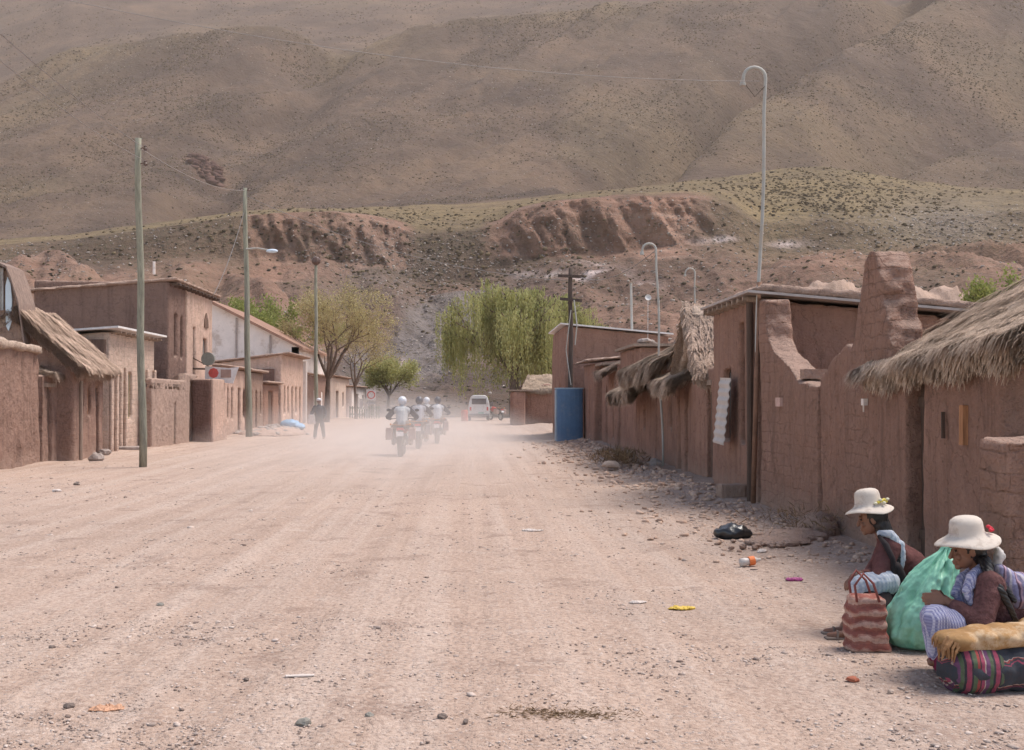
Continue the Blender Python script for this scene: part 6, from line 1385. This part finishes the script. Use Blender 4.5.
# ---------------- belongings
ws = g1(2.9, 7.95)
mb = MB()
base = at(919, 640, 8.0); topp = at(948, 546, 8.0); Hs = topp.z - ws; nr_, ns_ = 90, 120; vs_s = []
for i in range(nr_ + 1):
    t_ = i / nr_; rr0 = np.interp(t_, [0, .03, .12, .35, .6, .8, .9, .95, 1], [.12, .18, .215, .222, .185, .120, .070, .040, .034]); cx = base.x + (topp.x - base.x) * (max(0, t_ - .15) / .85) ** 1.3
    for k in range(ns_):
        a = 2 * pi * k / ns_; vs_s.append((cx + rr0 * cos(a), 8.0 + rr0 * .88 * sin(a), ws + Hs * t_))
va = np.array(vs_s); tt_ = (va[:, 2] - ws) / Hs; an = np.tile(np.arange(ns_) * 2 * pi / ns_, nr_ + 1)
q_ = np.stack([np.cos(an) * 1.5, np.sin(an) * 1.5, tt_ * 1.6], 1); cr = 1 - 2.2 * np.abs(fbm(q_, 3, 71)); cr2 = 1 - 2 * np.abs(fbm(q_ * np.array([2.6, 2.6, 3.4]) + .7 * np.array([0, 0, 1]) * np.sin(an * 3)[:, None], 3, 73)); cr3 = fbm(q_ * np.array([4, 4, .6]), 2, 75)
dsp = .052 * (cr - .6) + .024 * (cr2 - .5) + .008 * (1 - 2 * np.abs(fbm(q_ * np.array([6, 6, 9]), 2, 77))) + .035 * cr3 * np.clip(tt_ * 1.4 - .5, 0, 1) * np.clip(1.2 - tt_, 0, 1); dsp *= np.clip(tt_ * 12, .1, 1) * np.clip((1.02 - tt_) * 6, .3, 1)
va[:, 0] += np.cos(an) * dsp; va[:, 1] += np.sin(an) * dsp; va[:, 2] += .012 * fbm(q_ * 2, 2, 79) * tt_
mb = MB(); n_s = ns_; fc = [(i * n_s + k, i * n_s + (k + 1) % n_s, (i + 1) * n_s + (k + 1) % n_s, (i + 1) * n_s + k) for i in range(nr_) for k in range(n_s)] + [tuple(range(n_s))[::-1], tuple(nr_ * n_s + k for k in range(n_s))]
mb.add(va.tolist(), fc); m = mb.mesh()
GS = NT('sack_mint'); f_ = GS.noise(GS.map(), 7, 5, .7); cc_ = GS.ramp(f_, [(.3, (0.16, 0.40, 0.27)), (.7, (0.29, 0.58, 0.42))]); GS.b.inputs['Specular IOR Level'].default_value = .5; GS.b.inputs['Transmission Weight'].default_value = .0
o = mk('plastic_sack', m, GS.done(cc_, GS.bump(f_, .006), .42), org=(2.95, 8.0, ws), sm=True); tag(o, 'bulging mint green plastic sack standing between the two seated women', 'sack')
# striped bag
bc = at(866, 640, 7.95); T = thing('woven_bag', 'woven bag with wavy reddish and cream stripes before the woman in the flowered hat', 'bag', (bc.x, 7.95, ws))
mb = MB(); x0_, x1_ = at(846, 640, 7.95).x, at(887, 640, 7.95).x; zt_ = at(866, 597, 7.95).z
mb.box(((x0_ + x1_) / 2, 7.95, (ws + zt_) / 2), (x1_ - x0_ - .03, .20, zt_ - ws), taper=.80); m = remesh(mb, .009, 8, .6); v = getv(m); n = getn(m)
v += n * (.006 * np.sin((v[:, 2] - ws) * 2 * pi / .082 + 2.2 * fbm(v * 5, 2, 3)) + .034 * fbm(v * np.array([6, 6, 5]), 3, 8) + .006)[:, None]; v[:, 2] = np.maximum(v[:, 2], ws + .001); setv(m, v)
mk('bag', m, mat_stripes('bag_stripes', 2, [(0, (0.25, 0.085, 0.065)), (.34, (0.30, 0.12, 0.09)), (.52, (0.47, 0.30, 0.24)), (.86, (0.36, 0.18, 0.14))], .082, .11), T, sm=True)
HND = mat_plain('handle_red', (0.22, 0.07, 0.06), .9)
for yy, dx_ in ((7.87, 0), (8.02, .01)):
    mb = MB(); P = [Vector((x0_ + .05 + dx_, yy, zt_ - .02)), Vector((x0_ + .035 + dx_, yy, zt_ + .09)), Vector((x0_ + .10, yy + .02, zt_ + .165)), Vector((x0_ + .16, yy, zt_ + .10)), Vector((x0_ + .20, yy, zt_ - .02))]
    mb.tube(P, .009, 8); mk('handle', mb, HND, T, sm=True)
# striped bundle and tan cloth
wb_ = g1(3.0, 6.85); r_ = .145; l = at(957, 668, 6.85); rr_ = at(1075, 664, 7.0)
T = thing('cloth_bundle', 'dark woven bundle with pink and green stripes on the ground before the woman in brown', 'bundle', (l.x, 6.85, wb_))
mb = MB(); a = Vector((l.x + .05, 6.85, wb_ + r_ * .88)); b_ = Vector((rr_.x, 7.0, wb_ + r_ * .95))
for k in range(6): c_ = a.lerp(b_, k / 5); mb.ell(c_, (.17, .17, r_), 16, 10)
m = remesh(mb, .010, 4); folds(m, .022, 6, 23, (.5, 1, 1)); v = getv(m); v[:, 2] = np.maximum(v[:, 2], wb_ + .001); setv(m, v); mk('bundle', m, AGCOAT, T, sm=True)
mb = MB()
for k in range(5): c_ = a.lerp(b_, -.03 + k * .045); mb.ell(c_ + Vector((0, 0, 0)), (.12, .178, r_ * 1.05), 18, 12)
m = remesh(mb, .009, 4); folds(m, .016, 9, 29, (.4, 1.2, 1.2)); v = getv(m); v[:, 2] = np.maximum(v[:, 2], wb_ + .001); setv(m, v); mk('striped_end', m, AGUAYO, T, sm=True)
T = thing('folded_cloth', 'folded mustard tan cloth with a fringed end laid on the striped bundle', 'cloth', tuple(at(960, 645, 6.88)))
mb = MB(); a = at(957, 639, 6.84); b_ = at(1078, 626, 7.0)
for k in range(7): c_ = a.lerp(b_, k / 6); mb.ell(c_ + Vector((0, .01 * sin(k * 2), .008 * sin(k * 1.7))), (.12, .14, .05 + .006 * k), 16, 10)
mb.cap(a + Vector((0, -.08, -.02)), a.lerp(b_, .5) + Vector((0, -.10, -.03)), .035, .04, 10)
m = remesh(mb, .009, 3); folds(m, .016, 7, 41, (.4, 1.3, 1.3)); mk('cloth', m, mat_plain('tan_cloth', (0.33, 0.19, 0.085), .9, 0, .22, 7, .01, .15, (0.52, 0.38, 0.25)), T, sm=True)
mb = MB(); rq = random.Random(3)
for k in range(46):
    p = a + Vector((-.08 + rq.uniform(-.02, .05), rq.uniform(-.14, .07), rq.uniform(-.03, .03))); mb.tube([p, p + Vector((-.025, -.01, -.03)), p + Vector((-.03 + rq.gauss(0, .012), rq.gauss(-.01, .01), -.075 + rq.gauss(0, .012)))], [.008, .009, .003], 5)
mk('fringe', mb, mat_plain('fringe_brown', (0.30, 0.16, 0.075), .95, 0, .3, 30), T)

# ---------------- standing / walking figures
def capset(mb, L_, tf, s=1.0):
    for a, b_, r0, r1 in L_: mb.cap(tf(a), tf(b_), r0 * s, r1 * s, 12)
BLK = mat_plain('cloth_black', (0.035, 0.034, 0.040), .85, 0, .3, 8); VEST = mat_plain('vest_grey', (0.42, 0.42, 0.42), .8, 0, .12, 8); TROU = mat_plain('trousers_tan', (0.22, 0.175, 0.15), .9, 0, .2, 8)
HEL_W = mat_plain('helmet_white', (0.62, 0.62, 0.64), .35, 0, .05, 4, 0, .5); HEL_D = mat_plain('helmet_dark', (0.055, 0.05, 0.06), .35, 0, .05, 4, 0, .5)
q = gnd(319, 438); T = thing('person', 'man in dark clothes and white cap walking on the far kerb with a pale bag', 'person', (q.x, q.y, g1(q.x, q.y)))
o_ = Vector((q.x, q.y, g1(q.x, q.y))); tf = lambda p: o_ + Vector(p) * .97
mb = MB(); capset(mb, [((0, 0, .92), (0, -.02, 1.25), .13, .15), ((0, -.02, 1.25), (0, 0, 1.42), .15, .07), ((0, 0, 1.42), (-.01, 0, 1.55), .055, .06),
    ((.09, 0, .90), (.16, -.05, .50), .085, .06), ((.16, -.05, .5), (.20, .04, .08), .055, .04), ((.20, .02, .05), (.20, -.16, .04), .045, .035),
    ((-.09, 0, .90), (-.14, .12, .50), .085, .06), ((-.14, .12, .5), (-.18, .02, .08), .055, .04), ((-.18, .03, .05), (-.18, -.15, .04), .045, .035),
    ((.19, 0, 1.36), (.27, .03, 1.08), .055, .045), ((.27, .03, 1.08), (.22, -.1, .86), .04, .03), ((-.19, 0, 1.36), (-.30, -.02, 1.12), .055, .045), ((-.30, -.02, 1.12), (-.36, -.12, .90), .04, .03)], tf)
fr = head_shape(mb, tf((-.01, 0, 1.60)), (-.35, 1, -.05), 1.05); hand(mb, tf((-.36, -.12, .90)), (0, -.1, -1), (-1, 0, 0), (0, -1, 0), .8, 1); hand(mb, tf((.22, -.1, .86)), (0, -.1, -1), (1, 0, 0), (0, -1, 0), .5, 1)
blob('body', mb, .013, SKIN, T, 1)
mb = MB(); capset(mb, [((0, 0, .86), (0, -.02, 1.25), .17, .185), ((0, -.02, 1.25), (0, 0, 1.40), .18, .09), ((.17, 0, 1.36), (.27, .03, 1.08), .08, .065), ((.27, .03, 1.08), (.23, -.08, .90), .06, .05), ((-.17, 0, 1.36), (-.30, -.02, 1.12), .08, .065), ((-.30, -.02, 1.12), (-.35, -.10, .94), .06, .05)], tf); blob('jacket', mb, .018, BLK, T, 2, (.015, 6, 3, (1, 1, .6)))
mb = MB(); capset(mb, [((.08, 0, .90), (.16, -.05, .50), .115, .085), ((.16, -.05, .5), (.20, .04, .12), .08, .07), ((-.08, 0, .90), (-.14, .12, .50), .115, .085), ((-.14, .12, .5), (-.18, .02, .12), .08, .07)], tf); blob('trousers', mb, .018, mat_plain('trousers_dark', (0.06, 0.055, 0.06), .9), T, 2, (.01, 6, 4, (1, 1, .5)))
mb = MB(); mb.ell(tf((-.01, 0, 1.67)), (.105, .115, .075), 14, 9); mb.ell(tf((-.04, .09, 1.65)), (.07, .08, .015), 12, 6); mk('cap', mb, HEL_W, T, sm=True)
bt = at(311.5, 419, q.y - .15); mb = MB(); mb.box((bt.x, bt.y, bt.z - .02), (.34, .14, .40), taper=.75); o = mk('shopping_bag', rough_up(remesh(mb, .02, 3), .03, 5, 3), mat_plain('bag_pale', (0.60, 0.52, 0.47), .7), org=tuple(bt)); tag(o, 'pale shopping bag hanging from the walking man’s hand', 'bag')

# ---------------- motorcycles with riders
def motorcycle(label, x, y, colour, group='motorcycles riding away in the dust', rz=0.0, cat='motorcycle'):
    z = g1(x, y); T = thing('motorcycle', label, cat, (0, 0, 0), group)
    def wheel(nm, yy, zz, R, w):
        mb = MB(); rot = Matrix.Rotation(pi / 2, 3, 'Y'); pr = [(R - .09 + .09 * (1 - abs(cos(a)) * .15) * 1, 0) for a in (0,)]
        prof = [(R - .10, -w * .4), (R - .04, -w * .5), (R - .005, -w * .3), (R, 0), (R - .005, w * .3), (R - .04, w * .5), (R - .10, w * .4)]; mb.lathe((0, yy, zz), prof, 28, rot, closed=True); ty = mk(nm, mb, MATS['tyre'], T, sm=True)
        rb = MB(); rb.lathe((0, yy, zz), [(R - .13, -.03), (R - .095, -.04), (R - .095, .04), (R - .13, .03)], 24, rot, closed=True)
        for k in range(6):
            a = pi * k / 3; rb.tube([(0, yy, zz), (0, yy + (R - .11) * cos(a), zz + (R - .11) * sin(a))], .012, 5)
        rb.tube([(-.06, yy, zz), (.06, yy, zz)], .04, 10); ri = mk('rim', rb, MATS['alloy'], None, org=(0, 0, 0)); ri.parent = ty
    mat_plain('tyre', (0.03, 0.028, 0.027), .9, 0, .2, 20); mat_plain('alloy', (0.35, 0.34, 0.33), .4, .6)
    wheel('wheel', -.72, .31, .31, .15); wheel('wheel', .78, .33, .33, .12)
    BP = mat_plain('bike_paint_' + colour, {'red': (0.40, 0.06, 0.04), 'grey': (0.25, 0.25, 0.26), 'blue': (0.10, 0.15, 0.24)}[colour], .35, .1, .06, 4, 0, .5); BD = mat_plain('bike_dark', (0.04, 0.04, 0.042), .6)
    mb = MB(); mb.cap((0, .45, .88), (0, .05, .84), .16, .11, 12); mb.cap((0, .5, .75), (0, .25, .62), .13, .12, 12); mb.cap((-.1, .55, .8), (-.14, .3, .75), .08, .05, 10); mb.cap((.1, .55, .8), (.14, .3, .75), .08, .05, 10); blob('tank', mb, .02, BP, T, 2)
    mb = MB(); mb.box((0, .2, .48), (.30, .42, .34), taper=.8); mb.cap((-.14, .2, .45), (.14, .2, .45), .11, .11, 10); blob('engine', mb, .02, mat_plain('engine_metal', (0.16, 0.155, 0.15), .5, .6), T, 1)
    mb = MB(); mb.box((0, -.18, .84), (.27, .62, .09), taper=.85); mb.box((0, -.52, .86), (.20, .30, .08)); blob('seat', mb, .018, BD, T, 3)
    mb = MB(); mb.prism([(-.10, -.55, .82), (.10, -.55, .82), (.09, -.86, .86), (-.09, -.86, .86)], (0, 0, .03)); mb.prism([(-.07, -.84, .86), (.07, -.84, .86), (.08, -1.0, .60), (-.08, -1.0, .60)], (0, .02, .012)); mk('rear_fender', mb, BD, T)
    mb = MB(); mb.box((0, -.93, .80), (.20, .05, .075)); mk('tail_light', mb, mat_plain('tail_red', (0.55, 0.05, 0.04), .3, 0, .05, 4, 0, .5), T)
    mb = MB(); mb.box((0, -1.0, .66), (.20, .012, .13), rx=-.3); mk('number_plate', mb, MATS['sign_white'], T)
    for s_ in (-1, 1):
        mb = MB(); mb.box((s_ * .33, -.58, .66), (.20, .46, .34), taper=.92); m = remesh(mb, .02, 2); mk('pannier', m, mat_plain('pannier_' + colour, (0.34, 0.30, 0.28) if colour != 'red' else (0.36, 0.24, 0.20), .6), T, sm=True)
        mb = MB(); mb.tube([(s_ * .09, .62, .92), (s_ * .10, .80, .33)], .028, 8); mk('fork', mb, MATS['alloy'], T)
        mb = MB(); mb.tube([(s_ * .36, .46, 1.12), (s_ * .40, .50, 1.30)], .008, 5); mb.ell((s_ * .42, .50, 1.33), (.07, .018, .045), 12, 8); mk('mirror', mb, BD, T, sm=True)
        mb = MB(); mb.tube([(s_ * .09, .05, .45), (s_ * .08, -.35, .36), (s_ * .08, -.72, .31)], .03, 6); mk('swing_arm', mb, MATS['alloy'], T)
        mb = MB(); mb.tube([(s_ * .26, -.80, .93), (s_ * .30, -.80, .93)], .03, 8); mb.tube([(0, -.80, .90), (s_ * .28, -.80, .93)], .008, 5); mk('indicator', mb, mat_plain('amber', (0.55, 0.22, 0.04), .4), T)
    mb = MB(); mb.tube([(-.42, .40, 1.06), (-.2, .50, 1.08), (0, .55, 1.02), (.2, .50, 1.08), (.42, .40, 1.06)], .016, 8); mk('handlebar', mb, BD, T)
    mb = MB(); mb.tube([(.16, .1, .35), (.2, -.3, .38), (.22, -.75, .55)], [.03, .045, .055], 10); mk('exhaust', mb, MATS['alloy'], T, sm=True)
    mb = MB(); mb.prism([(-.16, .70, 1.02), (.16, .70, 1.02), (.11, .62, 1.34), (-.11, .62, 1.34)], (0, .02, .01)); mk('windscreen', mb, GLASS, T)
    mb = MB(); mb.ell((0, .74, .92), (.14, .10, .11), 12, 8); mk('headlight', mb, MATS['alloy'], T, sm=True)
    T.location = (x, y, z); T.rotation_euler = (0, 0, rz); return T
def rider(label, x, y, vest, helm, group='riders on the motorcycles'):
    z = g1(x, y); o_ = Vector((x, y, z)); T = thing('person', label, 'person', (x, y, z), group); tf = lambda p: o_ + Vector(p)
    sk = [((0, -.08, .95), (0, .06, 1.25), .13, .14), ((0, .06, 1.25), (0, .14, 1.42), .13, .06), ((0, .14, 1.42), (0, .18, 1.52), .055, .06)]
    for s_ in (-1, 1):
        sk += [((s_ * .10, -.08, .93), (s_ * .27, .34, .82), .085, .065), ((s_ * .27, .34, .82), (s_ * .24, .10, .40), .058, .042), ((s_ * .24, .08, .36), (s_ * .26, .28, .34), .045, .038), ((s_ * .19, .12, 1.38), (s_ * .40, .16, 1.14), .055, .045), ((s_ * .40, .16, 1.14), (s_ * .38, .36, 1.08), .04, .03)]
    mb = MB(); capset(mb, sk, tf); head_shape(mb, tf((0, .20, 1.56)), (0, 1, -.1), 1.0)
    for s_ in (-1, 1): hand(mb, tf((s_ * .38, .35, 1.09)), (0, 1, 0), (0, .1, 1), (-s_, 0, 0), 1.1, 1.05)
    blob('body', mb, .013, SKIN, T, 1)
    mb = MB(); capset(mb, [((0, -.10, .95), (0, .05, 1.25), .165, .185), ((0, .05, 1.25), (0, .13, 1.40), .175, .09), ((-.13, .07, 1.32), (.13, .07, 1.32), .12, .12)], tf); blob('vest', mb, .016, vest, T, 2, (.010, 7, 4, (1, 1, .5)))
    mb = MB()
    for s_ in (-1, 1): capset(mb, [((s_ * .15, .10, 1.36), (s_ * .22, .12, 1.34), .10, .09), ((s_ * .22, .12, 1.34), (s_ * .42, .15, 1.13), .088, .072), ((s_ * .42, .15, 1.13), (s_ * .38, .36, 1.08), .066, .052)], tf)
    mb.cap(tf((-.16, .13, 1.36)), tf((.16, .13, 1.36)), .07, .07, 10); blob('sleeves', mb, .016, BLK, T, 2, (.010, 8, 4, (1, 1, 1)))
    mb = MB()
    for s_ in (-1, 1): capset(mb, [((s_ * .07, -.10, .95), (s_ * .27, .34, .82), .125, .09), ((s_ * .27, .34, .82), (s_ * .25, .10, .42), .082, .07), ((s_ * .25, .06, .36), (s_ * .26, .26, .34), .06, .05)], tf)
    blob('trousers', mb, .018, TROU, T, 2, (.012, 7, 5, (1, 1, .6)))
    mb = MB(); mb.ell(tf((0, .19, 1.60)), (.135, .155, .145), 20, 14); mb.cap(tf((0, .28, 1.55)), tf((0, .30, 1.51)), .07, .06, 10); h = blob('helmet', mb, .012, helm, T, 2)
    return T
MATS.setdefault('x', None)
for px, Y, col, vest, helm, lm, lr in ((402, 35.4, 'red', VEST, HEL_W, 'nearest motorcycle in the dust with brown side cases, red tail light and white plate', 'nearest motorcycle rider, white helmet and pale grey vest over black sleeves'),
     (419, 40.5, 'grey', mat_plain('vest_mixed', (0.34, 0.33, 0.35), .8), HEL_D, 'grey motorcycle just ahead of the nearest one in the dust', 'rider in a dark helmet just ahead of the nearest rider'),
     (426.5, 47.5, 'blue', VEST, HEL_W, 'bluish motorcycle half hidden farthest up the dusty group', 'farthest rider with a small white helmet between the two dark helmets'),
     (437.5, 45, 'red', mat_plain('vest_pale', (0.46, 0.46, 0.47), .8), HEL_D, 'red tailed motorcycle on the willow side of the group', 'rider in dark helmet and pale vest on the willow side of the group')):
    X = at(px, 398, Y).x; motorcycle(lm, X, Y, col); rider(lr, X, Y, vest, helm)
X = at(496, 418, 90).x; motorcycle('parked red motorcycle standing beside the white van under the willow', X, 90, 'red', rz=.5, group=None)
# white van
vx, vy = at(479, 418, 88).x, 88.0; T = thing('white_van', 'small rounded white van seen from behind at the end of the street', 'van', (vx, vy, 0))
mb = MB(); w = .78; pr = [(-w, .35), (w, .35), (w, .95), (w * .96, 1.25), (w * .80, 1.72), (w * .55, 1.86), (-w * .55, 1.86), (-w * .80, 1.72), (-w * .96, 1.25), (-w, .95)]
mb.prism([(vx + a, vy, b_) for a, b_ in pr], (0, 3.2, 0)); mb.box((vx, vy + 3.5, .75), (1.5, .8, .7)); VW = mat_plain('van_white', (0.66, 0.64, 0.60), .4, 0, .06, 1.5, 0, .5, (0.5, 0.42, 0.36)); blob('body', mb, .04, VW, T, 3)
mb = MB(); mb.box((vx, vy - .01, 1.40), (1.05, .04, .42)); mk('rear_window', mb, GLASS, T)
for s_ in (-1, 1):
    mb = MB(); mb.box((vx + s_ * .62, vy - .02, .86), (.12, .05, .26)); mk('tail_light', mb, MATS['tail_red'], T)
    for yy in (.6, 2.9): mb = MB(); mb.lathe((vx + s_ * .68, vy + yy, .3), [(.0, -.1), (.28, -.1), (.31, -.05), (.31, .05), (.28, .1), (0, .1)], 20, Matrix.Rotation(pi / 2, 3, 'Y')); mk('wheel', mb, MATS['tyre'], T, sm=True)
    mb = MB(); mb.box((vx + s_ * .92, vy + 2.9, 1.25), (.16, .06, .2)); mk('mirror', mb, BLK, T)
mb = MB(); mb.box((vx, vy - .05, .42), (1.5, .12, .16)); mk('bumper', mb, mat_plain('bumper_grey', (0.2, 0.2, 0.2)), T); mb = MB(); mb.box((vx + .15, vy - .12, .55), (.4, .02, .14)); mk('number_plate', mb, mat_plain('plate_greenish', (0.35, 0.5, 0.42)), T)
dx_ = at(464.5, 418, 86).x; mb = MB(); mb.lathe((dx_, 86, 0), [(0, 0), (.24, 0), (.25, .05), (.23, .1), (.245, .3), (.23, .5), (.24, .72), (.20, .8), (0, .8)], 20); o = mk('red_drum', mb, mat_plain('drum_red', (0.45, 0.10, 0.07), .6), org=(dx_, 86, 0), sm=True); tag(o, 'small red drum standing by the side of the white van', 'drum')
